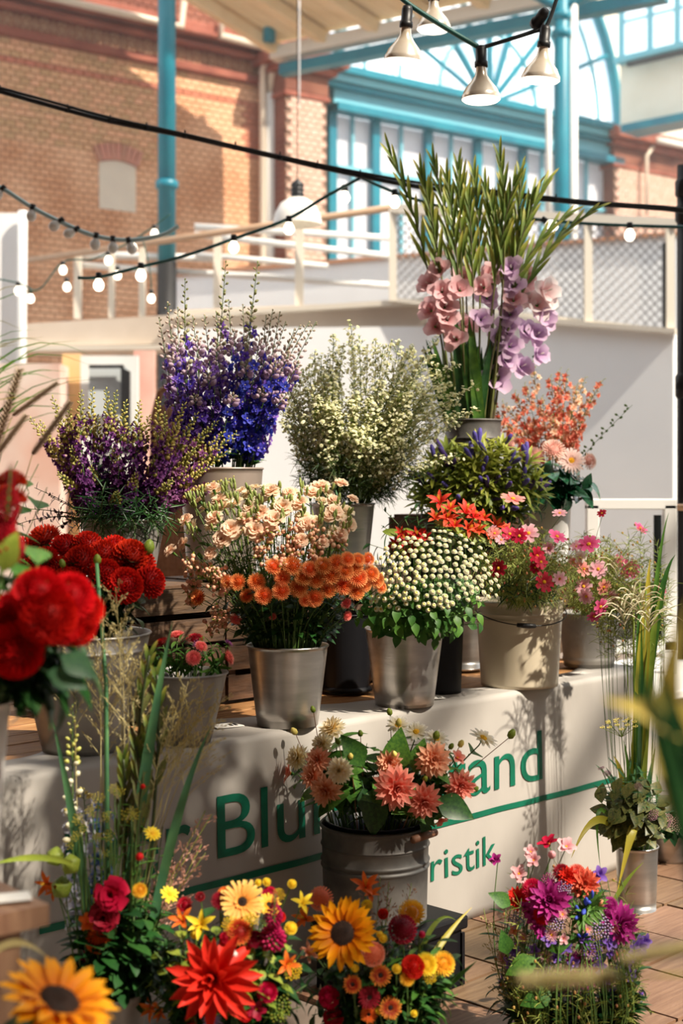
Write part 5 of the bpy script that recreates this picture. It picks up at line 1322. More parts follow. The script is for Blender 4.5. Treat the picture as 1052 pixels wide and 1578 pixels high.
# --- red alstroemerias
dm = (690, 820, 95, 60, 4.95, .12); ALS = pm('petal_alstroemeria', (.62, .02, .01), (.88, .13, .06), .3, .1)
heads('lily', [(678, 775, 38), (688, 800, 34), (717, 792, 38), (730, 798, 34), (700, 812, 32), (720, 815, 32), (745, 800, 26), (762, 812, 34), (775, 818, 28), (670, 800, 30), (735, 818, 30), (693, 786, 30), (752, 828, 26)], 'lily', (ALS, YEL, GREEN), 'alstroemeria', 'bright red alstroemeria behind the feverfew', 'flower', 'red alstroemerias behind the feverfew', dm, lf=('leaf', GREENL, 4, .06, .6, .98), face=((0, -.7, .7), .5))
heads('lily', [(612, 838, 28), (628, 832, 32), (643, 826, 30), (632, 852, 28), (655, 830, 26), (618, 822, 22), (640, 842, 24)], 'lily', (pm('petal_alstroemeria_dark', (.38, .0, .01), (.66, .03, .02), .25, .1), YEL, GREEN), 'alstroemeria', 'darker red alstroemeria left above the feverfew', 'flower', 'darker alstroemerias behind the feverfew', dm, lf=('leaf', GREENL, 3, .06, .6, .98), face=((0, -.7, .6), .5))
foliage('lily', 24, (650, 835, 100, 70, 5.0, .1), 'leaf', GREEND, 9, .06, 'alstroemeria_foliage', 'dark narrow alstroemeria leaves behind the feverfew', 'alstroemeria foliage', shrink=1, joined=True, wide=.6)
# --- cosmos in the cream pail and the right bucket
COM = pm('petal_cosmos_magenta', (.62, .03, .14), (.86, .16, .38), .35, .05); COR = pm('petal_cosmos_red', (.34, .0, .02), (.62, .02, .07), .3, .1); COP = pm('petal_cosmos_pink', (.82, .34, .42), (.90, .56, .62), .4, .05); COW = pm('petal_cosmos_white', (.88, .70, .60), (.92, .86, .82), .4, .03); COC = pm('petal_cosmos_coral', (.85, .20, .18), (.92, .42, .36), .4)
dm = (815, 868, 88, 68, 4.75, .15)
def cos(key, dm, lst, where, grp):
    names = {'m': ('magenta', COM), 'r': ('dark red', COR), 'p': ('pale pink', COP), 'w': ('white', COW), 'c': ('coral', COC)}
    for c in names:
        L_ = [(x, y, s, dz) for x, y, s, k, dz in lst if k == c]
        if L_: heads(key, L_, 'cosmos', (names[c][1], YEL, GREEN), 'cosmos_flower', names[c][0]+' cosmos '+where, 'flower', grp, dm, srad=.0013, seeds=2, face=((0, -1, .3), .35), tw=.5)
cos('cream', dm, [(858, 827, 32, 'm', -.03), (768, 876, 30, 'r', 0), (827, 857, 30, 'r', 0), (838, 897, 34, 'r', 0), (785, 823, 28, 'r', .03), (862, 791, 24, 'p', .05), (814, 822, 34, 'p', 0), (800, 826, 26, 'r', 0), (862, 892, 24, 'p', 0), (790, 769, 40, 'c', .1), (833, 866, 24, 'r', -.02), (772, 832, 20, 'p', .02), (757, 815, 18, 'p', .05), (824, 875, 20, 'r', 0), (845, 845, 20, 'p', 0), (762, 822, 22, 'c', .03)], 'in the cream enamel pail', 'cosmos in the cream pail')
dm2 = (915, 885, 75, 72, 5.0, .12)
cos('right', dm2, [(907, 839, 36, 'm', -.03), (893, 859, 24, 'w', 0), (899, 877, 26, 'c', 0), (921, 877, 30, 'p', 0), (899, 904, 28, 'p', 0), (903, 919, 26, 'p', -.04), (986, 814, 24, 'm', 0), (970, 877, 32, 'm', 0), (1015, 912, 30, 'm', 0), (927, 791, 16, 'r', .05), (915, 949, 24, 'm', -.06), (888, 842, 20, 'p', .02), (930, 905, 26, 'c', 0), (940, 920, 26, 'p', 0), (925, 935, 28, 'm', -.05), (955, 865, 24, 'm', .02), (884, 866, 18, 'c', 0), (950, 925, 22, 'p', 0)], 'in the dented grey bucket at right', 'cosmos in the dented grey bucket')
AIRY = mat('cosmos_thread', (.20, .27, .04), .6, col2=(.44, .48, .10), scale=12, transl=.2)
airy('cream', 60, (812, 868, 88, 62, 4.75, .15), 'threadlike green cosmos foliage in the cream pail', 'cosmos foliage in the cream pail', AIRY, 1)
airy('right', 50, (915, 885, 72, 70, 5.0, .12), 'threadlike cosmos foliage in the dented grey bucket', 'cosmos foliage in the dented grey bucket', AIRY, 2, .7)
foliage('cream', 18, (812, 900, 78, 30, 4.72, .12), 'blade', GREEND, 14, .05, 'cosmos_undergrowth', 'dark fine foliage just above the rim of the cream pail', 'dark cosmos foliage', joined=True, t0=.3)
# ================================================================= bunches on the floor and close to the camera
# --- peach and coral dahlias in the galvanised tub
dm = (600, 1195, 150, 85, 4.12, .2)
DCO = pm('petal_dahlia_coral', (.80, .14, .09), (.92, .42, .32), .3, .06, mid=(.88, .28, .20)); DPE = pm('petal_dahlia_peach', (.85, .26, .10), (.94, .56, .38), .3, .05, mid=(.9, .42, .25)); DCR = pm('petal_dahlia_cream', (.88, .66, .22), (.94, .86, .70), .4, .04, mid=(.93, .80, .52)); DWH = pm('petal_dahlia_white', (.80, .68, .36), (.90, .86, .82), .4, .03)
GD = 'dahlias in the galvanised tub'; lf = ('leafb', GREEN, 3, .09, .5, .9)
def hd(L, kind, m, labels, **k): heads('peach', L, kind, (m, YEL, GREEN), 'dahlia', '', 'flower', GD, dm, labels=labels, srad=.003, lf=lf, **k)
hd([(611, 1215, 72, -.03), (653, 1236, 60, -.04), (710, 1211, 52)], 'decor', DCO, ['largest coral dahlia in the middle front of the galvanised tub', 'coral dahlia low right of the largest one on the tub', 'coral pink dahlia hanging at the right edge of the tub'], face=((0, -1, .1), .5))
hd([(668, 1170, 60), (600, 1175, 46, .03), (501, 1220, 54, -.03), (480, 1196, 44), (489, 1170, 44)], 'decor', DPE, ['orange peach dahlia at upper right over the tub', 'small peach dahlia above the largest coral one', 'orange coral dahlia at lower left over the tub rim', 'peach dahlia at the left under the cream ones', 'peach dahlia behind the left cream dahlia'], face=((0, -1, .2), .45))
hd([(510, 1122, 46, .04), (495, 1146, 38), (457, 1167, 44), (522, 1187, 44, -.03)], 'decor', DCR, ['cream dahlia at top left of the tub', 'cream dahlia just below the top left one', 'yellow cream dahlia at the far left of the tub', 'cream white dahlia in front, left of the coral dahlias'], face=((0, -1, .3), .4))
hd([(613, 1118, 42, .06), (641, 1128, 40, .06), (672, 1139, 44, .04), (744, 1138, 50)], 'daisy', DWH, ['white dahlia at the top behind the big leaf', 'white dahlia right of the big upright leaf', 'white dahlia at upper right', 'white dahlia furthest right, turned away'], face=((.1, -.6, .7), .5))
hd([(704, 1168, 30, .03), (678, 1262, 30, -.05), (448, 1192, 40, .04)], 'single', DCO, ['small half-open peach dahlia at the right', 'pink dahlia petals hanging under the coral dahlias', 'dull pink dahlia in shade at far left'])
for px, py, s, lb in ((453, 1127, 14, 'yellow dahlia bud at upper left of the tub'), (600, 1097, 13, 'green dahlia bud highest above the tub'), (788, 1131, 18, 'green dahlia bud reaching furthest right'), (710, 1146, 14, 'yellow bud above the right dahlias'), (614, 1113, 14, 'yellow bud beside the top white dahlia'),
                      (607, 1162, 13, 'yellow bud above the small peach dahlia'), (672, 1133, 16, 'orange bud at upper right of the tub'), (655, 1200, 12, 'green bud among the right leaves'), (540, 1165, 12, 'yellow bud left of the middle leaves'), (733, 1216, 12, 'green bud right of the hanging coral dahlia'), (482, 1093, 12, 'dark star-shaped bud near the carnation bucket'), (555, 1130, 12, 'green bud at the top centre'), (520, 1142, 12, 'green bud near the top left cream dahlia'), (695, 1150, 12, 'green bud among the white dahlias')):
    heads('peach', [(px, py, s)], 'bud', (YELG if 'yellow' in lb else GREENL, YEL, GREEN), 'dahlia_bud', '', 'flower bud', None, dm, labels=[lb], partname='bud', srad=.0018, smat=mat('stem_reddish', (.22, .10, .04), .5), face=((0, 0, 1), .4), lift=.2 if px < 740 else .1)
foliage('peach', 34, (600, 1195, 140, 72, 4.14, .16), 'leafb', GREEN, 5, .085, 'dahlia_foliage', 'green dahlia leaves between the coral and cream dahlias', 'dahlia foliage in the galvanised tub', t0=.55)
for px, py, dx, dz, s, lb in ((606, 1190, .15, 1, .13, 'upright green leaf in the middle of the tub'), (580, 1225, -.1, -1, .12, 'olive leaf hanging over the tub rim'), (672, 1232, .9, -.35, .12, 'dark broad leaf at right under the coral dahlia'), (560, 1180, -.5, .8, .11, 'green leaf left of the upright leaf'), (640, 1190, .2, .9, .10, 'green leaf right of the upright leaf'), (560, 1215, .2, -.8, .09, 'green leaf over the dark tub mouth')):
    t = thing('dahlia_leaf', lb, 'leaf', P(px, py, 3.97)); part('blade', head('leafb', (GREEN if dz > 0 else GREEND,)), t, (0, 0, 0), leafquat((dx, -.25, dz), (0, -1, .5)), s)
# --- metal cylinder at right: mixed greenery, tall stalks
dm = (975, 1235, 75, 60, 4.84, .14)
foliage('vase_r', 26, (975, 1245, 68, 50, 4.84, .14), 'leafb', mat('leaf_bronze', (.05, .08, .02), .45, col2=(.16, .15, .04), scale=10, transl=.2, vary=.3), 6, .07, 'mixed_foliage', 'bronze-green leafy stem in the metal cylinder vase', 'leafy stems in the metal cylinder vase', t0=.5)
foliage('vase_r', 16, (975, 1215, 55, 45, 4.86, .10), 'blade', GREENB, 9, .10, 'mixed_foliage', 'thin green grass foliage in the metal cylinder vase', 'grass foliage in the metal cylinder vase', joined=True)
heads('vase_r', [(926, 1184, 12), (935, 1192, 14), (983, 1212, 14), (1006, 1256, 22), (1030, 1270, 16)], 'cluster', (pm('petal_mauve', (.25, .10, .16), (.48, .26, .32), .2), WHITEC, STEM), 'mauve_flower', 'dull mauve flower cluster over the cylinder vase', 'flower', 'mauve flowers in the cylinder vase', dm)
r = random.Random(31)
def strap(name, lb, base, mid, tip, w, m, cat='leaf', grp=None, n=14):
    """long ribbed strap leaf along a curve, tapering to its tip"""
    base, mid, tip = Vector(base), Vector(mid), Vector(tip); pts = bez(base, mid, tip, n); t = thing(name, lb, cat, base, grp); b = B(); vs = []; ts = []
    for i, p in enumerate(pts):
        u = i/n; d = (pts[min(i+1, n)]-pts[max(i-1, 0)]).normalized(); s = d.cross(Vector((0, -1, .15))).normalized(); nn = s.cross(d)
        ww = w*.5*min(1, (1-u)*2.2+.03)*(.75+.25*min(1, u*4))
        for k in (-1, 0, 1): vs.append(p-base+s*ww*k+nn*abs(k)*ww*.35); ts.append(u)
    b.add(vs, [(i*3+k, i*3+k+1, i*3+k+4, i*3+k+3) for i in range(n) for k in (0, 1)], 0, ts); b.obj('blade', m, t, smooth=True); return t
rv = BUCKETS['vase_r']; rt = rv['q']+Vector((0, 0, rv['h']*.7))
YLEAF = mat('leaf_yellow_strap', (.22, .26, .03), .45, tip=(.62, .50, .06), transl=.35, mid=(.42, .38, .04))
strap('strap_leaf', 'yellow strap leaf hanging in front of the metal cylinder vase', P(972, 1300, 4.78), P(985, 1225, 4.7), P(950, 1378, 4.68), .030, YLEAF)
strap('strap_leaf', 'yellow strap leaf arching left from the metal cylinder vase', P(960, 1300, 4.8), P(920, 1215, 4.7), P(880, 1322, 4.6), .026, YLEAF)
strap('strap_leaf', 'thin dark strap leaf drooping in front of the banner', P(955, 1290, 4.8), P(905, 1185, 4.75), P(925, 1340, 4.7), .014, GREEN)
strap('strap_leaf', 'pale green blade rising from the tiles beside the cylinder vase', P(930, 1420, 4.6), P(955, 1360, 4.6), P(992, 1328, 4.6), .014, GREENL)
for i, (px, py, mx, my, w, m) in enumerate(((1001, 862, 990, 980, .045, YLEAF), (1040, 855, 1000, 900, .035, GREEN), (985, 900, 985, 1000, .03, GREEN), (1020, 910, 995, 970, .03, GREENL), (960, 1140, 975, 1200, .02, GREEN), (1000, 1120, 990, 1200, .02, GREENL), (945, 1165, 965, 1190, .028, YLEAF), (985, 1085, 985, 1180, .022, GREENB), (1010, 1150, 1000, 1200, .02, GREENB), (1030, 790, 1000, 880, .02, GREEN))):
    strap('reed_leaf', 'tall reed leaf rising from the metal cylinder vase, '+('yellow and broad', 'green, leaning right at the top', 'green, upright in the middle', 'lime, leaning right', 'low and thin at the left', 'low lime one', 'low yellowish one at the left', 'bluish one in the middle', 'bluish one at the right', 'topmost thin one')[i], rt+Vector((r.uniform(-.02, .02), 0, 0)), P(mx, my, 4.84), P(px, py, 4.84), w, m)
for i, (px, py) in enumerate(((985, 1000), (975, 1020), (995, 1010))):
    b = B(); p = P(px, py-100, 4.84); t = cut('reed_stalk', 'upright green reed stalk in the metal cylinder vase, '+('middle', 'left', 'right')[i], 'stalk', None, [rt, rt.lerp(p, .5), p], .006, GREENL)
def panicle(name, lb, grp, pts, n, ln, m, droop=.3, th=.0009, r=r, t0=.55, seeds=True, sm=None):
    t = cut(name, lb, 'grass', grp, pts, .0014, sm or GREENL); b = B(); s_ = B()
    for i in range(n):
        u = t0+(1-t0)*i/n; q, dd = along(pts, min(u, .99)); a = i*GA; s = dd.orthogonal().normalized(); w = dd.cross(s)
        v = (s*math.cos(a)+w*math.sin(a)+dd*1.3).normalized(); L_ = ln*(1.2-.8*(u-t0)/(1-t0))*r.uniform(.7, 1.1)
        c = bez(q-pts[0], q+v*L_*.6-pts[0], q+v*L_-Vector((0, 0, droop*L_))-pts[0], 4); b.tube(c, [th, th, th, th*.8, th*.5], 3, cap=False)
        if seeds:
            for k in range(6):
                e = along(c, .3+.7*k/6)[0]; f = Vector((r.gauss(0, 1), r.gauss(0, 1), r.gauss(0, 1))).normalized()*.006; s_.ell(e+f, .0014, .0042, v, 4, 3)
    b.obj('branches', m, t, kind='stuff')
    if seeds: s_.obj('seeds', m, t, kind='stuff')
    return t
SILK = mat('grass_silk', (.66, .60, .38), .5, col2=(.84, .78, .60), scale=30, transl=.3)
airy('vase_r', 26, (975, 880, 62, 75, 4.95, .08), 'airy green cosmos stems behind the silver grass at right', 'airy stems behind the silver grass', AIRY, 12, 1, .06, True, .80)
for i, (px, py, d) in enumerate(((975, 905, 4.8), (960, 930, 4.75), (988, 915, 4.8), (950, 860, 4.9), (1000, 940, 4.75))):
    p = P(px, py, d); panicle('silver_grass', 'pale arching silver grass plume in front of the cosmos at right, '+('tallest', 'left and low', 'middle', 'behind, at the top', 'right')[i], 'silver grass plumes', [rt, rt.lerp(p, .5)+Vector((0, 0, .03)), p.lerp(rt, .1), p], 14, .17, SILK, .55, .0022, t0=.72, seeds=False)
heads('vase_r', [(955, 1118, 62)], 'umbel', (YELG, YEL, GREENL), 'dill_umbel', '', 'flower', None, dm, labels=['yellow-green dill umbel in front of the banner edge'], face=((0, -.2, 1), .8))
heads('bucket_r', [(1040, 1270, 26), (1028, 1262, 20), (1050, 1255, 20)], 'cluster', (PINKL, WHITEC, STEM), 'white_filler_flower', 'small whitish flower cluster at the right edge', 'flower', 'small whitish flowers at the right edge', (1040, 1265, 30, 30, 5.4, .05))
foliage('bucket_r', 10, (1040, 1255, 40, 40, 5.45, .08), 'leafb', GREEND, 5, .07, 'mixed_foliage', 'dark leaves in the zinc bucket at the right edge', 'leaves in the right edge bucket', joined=True)

# --- bouquets low in front
def bq(key, dm, items, where, grp, lfm=GREEN, mats={}):
    r = random.Random(len(items))
    for (px, py, s, kind, m, lb, *ex) in items:
        heads(key, [(px, py, s*1.14)+tuple(ex[:1])], kind, (m, BROWN if kind in ('sun', 'gerb') else YEL, GREEN), 'flower' if 0 else {'sun': 'sunflower', 'gerb': 'gerbera', 'cactus': 'cactus_dahlia', 'pompon': 'pompon_dahlia', 'mum': 'chrysanthemum', 'cosmos': 'cosmos_flower', 'lily': 'lily', 'daisy': 'daisy', 'plume': 'celosia_plume', 'cluster': 'filler_cluster', 'bud': 'flower_bud', 'decor': 'dahlia', 'ball': 'ball_dahlia', 'aster': 'aster', 'single': 'anemone', 'delph': 'delphinium', 'lark': 'larkspur', 'gent': 'gentian', 'umbel': 'fennel_umbel', 'button': 'button_flower', 'lantern': 'lantern_fruit', 'pink': 'carnation'}[kind],
              '', 'flower', grp, dm, labels=[lb+' '+where], srad=.0022 if s < 60 else .005, face=((0, -1, .35) if len(ex) < 2 else ex[1], .55), r=r, tw=.15)
YPET = pm('petal_sunflower', (.74, .17, .0), (.90, .42, .005), .25, .05); GOLD = pm('petal_gold', (.85, .38, .02), (.92, .62, .05), .3, .08); APR = pm('petal_apricot', (.85, .28, .02), (.93, .62, .18), .3, .05)
SCAR = pm('petal_scarlet', (.60, .004, .004), (.80, .03, .02), .3, .04); FIRE = pm('petal_fire', (.80, .12, .01), (.88, .22, .03), .3, .08); WINE = pm('petal_wine', (.16, .0, .01), (.36, .01, .03), .25, .1); RUST = pm('petal_rust', (.30, .02, .01), (.80, .28, .04), .25, .1, mid=(.42, .03, .01))
YELP = pm('petal_lemon', (.85, .55, .02), (.93, .75, .05), .3, .06); LILAC = pm('petal_lilac', (.38, .26, .60), (.66, .56, .82), .3, .1); SALM = pm('petal_salmon', (.85, .22, .10), (.92, .45, .30), .3, .05); CRIM = pm('petal_crimson', (.40, .0, .03), (.62, .01, .05), .3, .1); PLUM = pm('petal_plume', (.22, .0, .03), (.50, .01, .07), .2)
MAG = pm('petal_magenta', (.26, .0, .12), (.58, .05, .34), .3, .1); VIO = pm('petal_violet', (.12, .04, .40), (.32, .18, .66), .3, .1); BLU = pm('petal_blue', (.03, .05, .40), (.10, .14, .70), .3, .1); PNK = pm('petal_pink', (.82, .30, .36), (.92, .60, .62), .35, .08)
dA = (355, 1500, 120, 130, 3.2, .16)
bq('bouquet_a', dA, [(373, 1390, 62, 'gerb', APR, 'apricot gerbera with brown eye topping'), (414, 1394, 34, 'gerb', GOLD, 'small yellow-orange daisy with dark eye right of the gerbera in'), (310, 1425, 40, 'lily', YELP, 'yellow lily-like flower at upper left of'), (332, 1508, 122, 'cactus', SCAR, 'big spiky scarlet cactus dahlia in front of', -.04),
    (368, 1436, 34, 'mum', RUST, 'rust red chrysanthemum under the gerbera in'), (282, 1420, 36, 'lily', FIRE, 'orange blossom at the left of'), (339, 1388, 24, 'mum', WINE, 'dark red chrysanthemum left of the gerbera in'), (284, 1394, 22, 'mum', CRIM, 'small crimson flower at the top left of'), (308, 1382, 14, 'mum', WINE, 'dark bud-like flower at the top of'),
    (346, 1378, 20, 'mum', FIRE, 'small orange-red flower beside the gerbera in'), (347, 1445, 15, 'ball', CRIM, 'round red berry-like flower under the gerbera in'), (415, 1376, 20, 'mum', CRIM, 'red flower above the small daisy in'), (432, 1413, 14, 'ball', SCAR, 'bright red round flower at the right of'), (448, 1430, 18, 'pompon', YELP, 'yellow pompon at the right of'),
    (411, 1359, 12, 'pompon', YELP, 'yellow button at the very top of'), (398, 1360, 10, 'pompon', YELP, 'smaller yellow button beside the top one of'), (450, 1362, 13, 'pompon', YELP, 'yellow button on a long stem right of'), (388, 1370, 16, 'daisy', YELP, 'yellow daisy behind the gerbera in'), (465, 1393, 32, 'lily', YELP, 'yellow starry flower between the gerbera and the sunflower of'),
    (419, 1455, 92, 'plume', PLUM, 'crimson celosia plume right of the cactus dahlia in', 0, (0, -.1, 1)), (441, 1486, 34, 'lily', FIRE, 'orange montbretia low right of'), (472, 1468, 26, 'lily', SALM, 'salmon gladiolus floret at right of'), (412, 1530, 26, 'ball', CRIM, 'round crimson flower low right of'), (378, 1563, 20, 'ball', SCAR, 'small red flower at the bottom of'), (327, 1572, 32, 'aster', LILAC, 'pale lilac flower at the bottom of'),
    (300, 1576, 30, 'mum', SCAR, 'red flower beside the lilac one at the bottom of'), (237, 1553, 34, 'lily', FIRE, 'orange freesia floret at the far left of'), (250, 1560, 28, 'lily', FIRE, 'second orange freesia floret at the left of'), (395, 1555, 30, 'single', WINE, 'dark wine flower near the bottom of'), (392, 1447, 22, 'ball', WINE, 'dark maroon flower above the plume of'),
    (355, 1425, 26, 'cluster', YELP, 'yellow solidago tuft under the gerbera of'), (385, 1420, 26, 'cluster', YELP, 'yellow solidago tuft right under the gerbera of'), (450, 1495, 30, 'cluster', YELP, 'yellow solidago tuft low right of'), (430, 1555, 40, 'cluster', GREENL, 'lime green filler cluster low right of'), (360, 1470, 16, 'bud', WHITEC, 'white bud above the cactus dahlia of'), (430, 1378, 20, 'cluster', YELP, 'yellow tuft at upper right of'), (300, 1440, 18, 'bud', YELP, 'yellow bud at the left of')],
   'the lower left bouquet', 'flowers of the lower left bouquet')
foliage('bouquet_a', 90, (350, 1500, 135, 105, 3.2, .15), 'leafb', GREEND, 6, .052, 'bouquet_foliage', 'green leafy stem in the lower left bouquet', 'foliage of the lower left bouquet', shrink=1, t0=.4, joined=True)
foliage('bouquet_a', 34, (345, 1490, 130, 90, 3.16, .15), 'leafb', GREENL, 4, .04, 'bouquet_foliage', 'lime green leafy stem in the lower left bouquet', 'lime foliage of the lower left bouquet', shrink=1, t0=.6, joined=True)
dB = (590, 1510, 125, 120, 3.35, .16)
bq('bouquet_b', dB, [(528, 1438, 98, 'sun', YPET, 'open sunflower with black centre facing the camera over', -.06, (-.05, -1, .12)), (494, 1384, 34, 'pompon', SALM, 'peach pompon above the sunflower of', .05), (574, 1470, 34, 'pompon', SALM, 'salmon pompon right below the sunflower of'), (620, 1431, 40, 'pompon', WINE, 'dark red pompon at the top of', .0), (634, 1406, 34, 'mum', GOLD, 'golden orange carnation behind the dark red pompon of', .04),
    (563, 1368, 40, 'lily', FIRE, 'orange montbretia on a dark stem above', .06), (570, 1380, 30, 'lily', FIRE, 'lower orange montbretia floret above', .05), (472, 1417, 38, 'lily', FIRE, 'orange lily left of the sunflower in'), (656, 1486, 30, 'mum', YELP, 'yellow chrysanthemum at the right of'), (683, 1485, 32, 'mum', GOLD, 'gold chrysanthemum at the right edge of'), (636, 1490, 30, 'ball', SCAR, 'round red flower left of the yellow chrysanthemums in'),
    (662, 1505, 22, 'cluster', YELP, 'yellow tuft low right of'), (506, 1537, 28, 'ball', CRIM, 'round raspberry red flower low left of'), (513, 1568, 26, 'ball', CRIM, 'lowest raspberry red flower of'), (586, 1503, 30, 'gerb', RUST, 'rust red daisy with dark eye in the middle of'), (543, 1517, 26, 'gerb', RUST, 'rust red helenium left of the middle of'), (569, 1537, 32, 'gerb', WINE, 'dark helenium at the lower middle of'), (601, 1553, 32, 'gerb', RUST, 'rust and yellow helenium at the bottom of'),
    (568, 1563, 24, 'gerb', FIRE, 'orange helenium at the bottom left of'), (627, 1508, 20, 'mum', GOLD, 'small gold flower under the round red one of'), (585, 1440, 10, 'pompon', YELP, 'tiny yellow button right of the sunflower in'), (590, 1446, 12, 'pompon', YELP, 'second tiny yellow button right of the sunflower in'), (547, 1492, 11, 'pompon', YELP, 'yellow button below the sunflower in'), (611, 1493, 13, 'pompon', YELP, 'yellow button in the middle right of'), (584, 1558, 10, 'pompon', YELP, 'yellow button at the bottom of'), (638, 1562, 10, 'pompon', YELP, 'yellow button at lower right of'),
    (565, 1395, 16, 'mum', YELP, 'pale yellow flower under the montbretia of', .04), (590, 1408, 14, 'ball', SCAR, 'small red flower under the montbretia of', .04), (650, 1440, 14, 'bud', CRIM, 'red bud right of the dark red pompon of'), (480, 1468, 30, 'lily', SALM, 'salmon gladiolus floret left under the sunflower of')],
   'the sunflower bouquet', 'flowers of the sunflower bouquet')
foliage('bouquet_b', 80, (585, 1515, 125, 95, 3.36, .15), 'leafb', GREEND, 6, .05, 'bouquet_foliage', 'green leafy stem in the sunflower bouquet', 'foliage of the sunflower bouquet', shrink=1, t0=.4, joined=True)
foliage('bouquet_b', 26, (630, 1490, 85, 80, 3.32, .12), 'leaf', GREEN, 6, .05, 'bouquet_foliage', 'fresh green leafy stem in the sunflower bouquet', 'fresh foliage of the sunflower bouquet', shrink=1, t0=.5, joined=True, wide=.7)
r = random.Random(17)
for i in range(10):
    px, py = r.uniform(480, 640), r.uniform(1345, 1400); p = P(px, py, 3.5); pts, top = stem_path('bouquet_b', p); panicle('panic_grass', 'airy reddish panic grass in front of the galvanised tub', 'panic grass above the sunflower bouquet', pts, 12, .05, mat('grass_rosy', (.30, .16, .10), .6), 0, .0006)
kb = BUCKETS['bouquet_b']['q']+Vector((.05, 0, .25))
strap('strap_leaf', 'yellow-green blade rising right of the sunflower bouquet', kb, P(670, 1450, 3.4), P(727, 1398, 3.5), .016, YLEAF)
strap('strap_leaf', 'green blade arching over the black crate', kb, P(660, 1385, 3.4), P(702, 1418, 3.4), .012, GREENL)
strap('strap_leaf', 'green blade leaning to the tiles right of the sunflower bouquet', kb, P(690, 1520, 3.3), P(735, 1480, 3.3), .018, GREEN)
strap('strap_leaf', 'pale curling blade over the gold chrysanthemums', kb, P(690, 1440, 3.3), P(712, 1490, 3.3), .014, GREENB)
dC = (880, 1440, 120, 145, 3.85, .2)
bq('bouquet_c', dC, [(846, 1388, 62, 'decor', MAG, 'large magenta dahlia left of the centre of'), (956, 1425, 62, 'decor', MAG, 'magenta purple dahlia at the right of', 0, (.6, -1, 0)), (901, 1362, 46, 'decor', pm('petal_coral_red', (.80, .08, .05), (.90, .20, .13), .3), 'coral red dahlia at the upper right of'), (796, 1384, 34, 'decor', SCAR, 'scarlet flower at the left of'), (874, 1351, 32, 'decor', SCAR, 'red flower at the top of'),
    (895, 1497, 56, 'decor', MAG, 'magenta dahlia low in'), (904, 1399, 40, 'gent', BLU, 'deep blue flower in the middle of'), (894, 1410, 32, 'gent', BLU, 'second deep blue flower in the middle of'), (912, 1390, 32, 'gent', BLU, 'upper deep blue flower in'), (896, 1446, 26, 'gent', BLU, 'lower deep blue flower in'), (815, 1405, 22, 'lark', MAG, 'magenta larkspur floret at left of'), (822, 1416, 24, 'lark', MAG, 'second magenta larkspur floret at left of'), (828, 1428, 24, 'lark', MAG, 'third magenta larkspur floret at left of'), (808, 1398, 20, 'lark', MAG, 'top magenta larkspur floret at left of'), (836, 1440, 22, 'lark', MAG, 'lowest magenta larkspur floret at left of'),
    (923, 1348, 28, 'lark', VIO, 'violet columbine at the top right of'), (799, 1347, 28, 'single', PNK, 'pink snapdragon at the upper left of'), (812, 1362, 18, 'single', PNK, 'second pink snapdragon at the upper left of'), (845, 1301, 34, 'single', CRIM, 'crimson flower with yellow eye on a long stem above', .0, (-.3, -.3, 1)), (872, 1305, 30, 'single', PNK, 'pale pink flower on a long stem above'), (817, 1313, 22, 'single', PNK, 'pale pink flower at the upper left above'), (822, 1326, 24, 'single', PNK, 'lower pale pink flower at the upper left above'), (850, 1317, 16, 'bud', PNK, 'pink bud on a long stem above'), (764, 1325, 22, 'lark', MAG, 'magenta flower on the furthest left stem of'),
    (926, 1428, 34, 'cluster', LILAC, 'pale lavender statice right of the centre of'), (858, 1419, 30, 'cluster', LILAC, 'lavender statice in the middle of'), (797, 1419, 26, 'cluster', LILAC, 'lavender statice at the left of'), (870, 1366, 24, 'cluster', LILAC, 'lavender tuft near the top of'), (940, 1452, 26, 'cluster', LILAC, 'lavender statice low right of'), (912, 1462, 34, 'cluster', VIO, 'violet statice under the centre of'), (984, 1459, 34, 'lark', VIO, 'violet floret at the far right of'), (975, 1468, 26, 'lark', VIO, 'second violet floret at the far right of'), (994, 1450, 22, 'lark', VIO, 'outermost violet floret of'),
    (970, 1500, 22, 'lark', VIO, 'violet floret low right of'), (985, 1535, 18, 'lark', VIO, 'small violet floret at the lower right of'), (924, 1392, 18, 'bud', SALM, 'salmon bud right of the blue flowers in'), (793, 1434, 18, 'single', SALM, 'salmon flower at the lower left of'), (868, 1447, 18, 'single', PNK, 'pink floret in the lower middle of'), (820, 1370, 28, 'mum', CRIM, 'crimson flower behind the magenta dahlia of'), (836, 1410, 26, 'mum', SCAR, 'red flower under the magenta dahlia of'), (888, 1345, 24, 'mum', CORAL, 'coral flower at the top of'), (865, 1345, 24, 'mum', WINE, 'wine flower at the top of'), (845, 1358, 24, 'cluster', MAG, 'dull magenta tuft at the top of'), (940, 1395, 22, 'mum', MAG, 'magenta flower at the upper right of')],
   'the purple bouquet at lower right', 'flowers of the purple bouquet')
foliage('bouquet_c', 60, (880, 1530, 125, 60, 3.82, .15), 'leafb', GREEND, 6, .06, 'bouquet_foliage', 'dark leafy stem low in the purple bouquet', 'low foliage of the purple bouquet', shrink=1, t0=.5, joined=True)
r = random.Random(19)
heads('bouquet_c', [(880+112*math.sqrt((k+.5)/34)*math.cos(k*GA), 1500+62*math.sqrt((k+.5)/34)*math.sin(k*GA), r.uniform(18, 34)) for k in range(34)], 'lark', (VIO, YEL, GREEN), 'larkspur', 'small violet larkspur floret low in the purple bouquet', 'flower', 'low violet florets of the purple bouquet', dC)
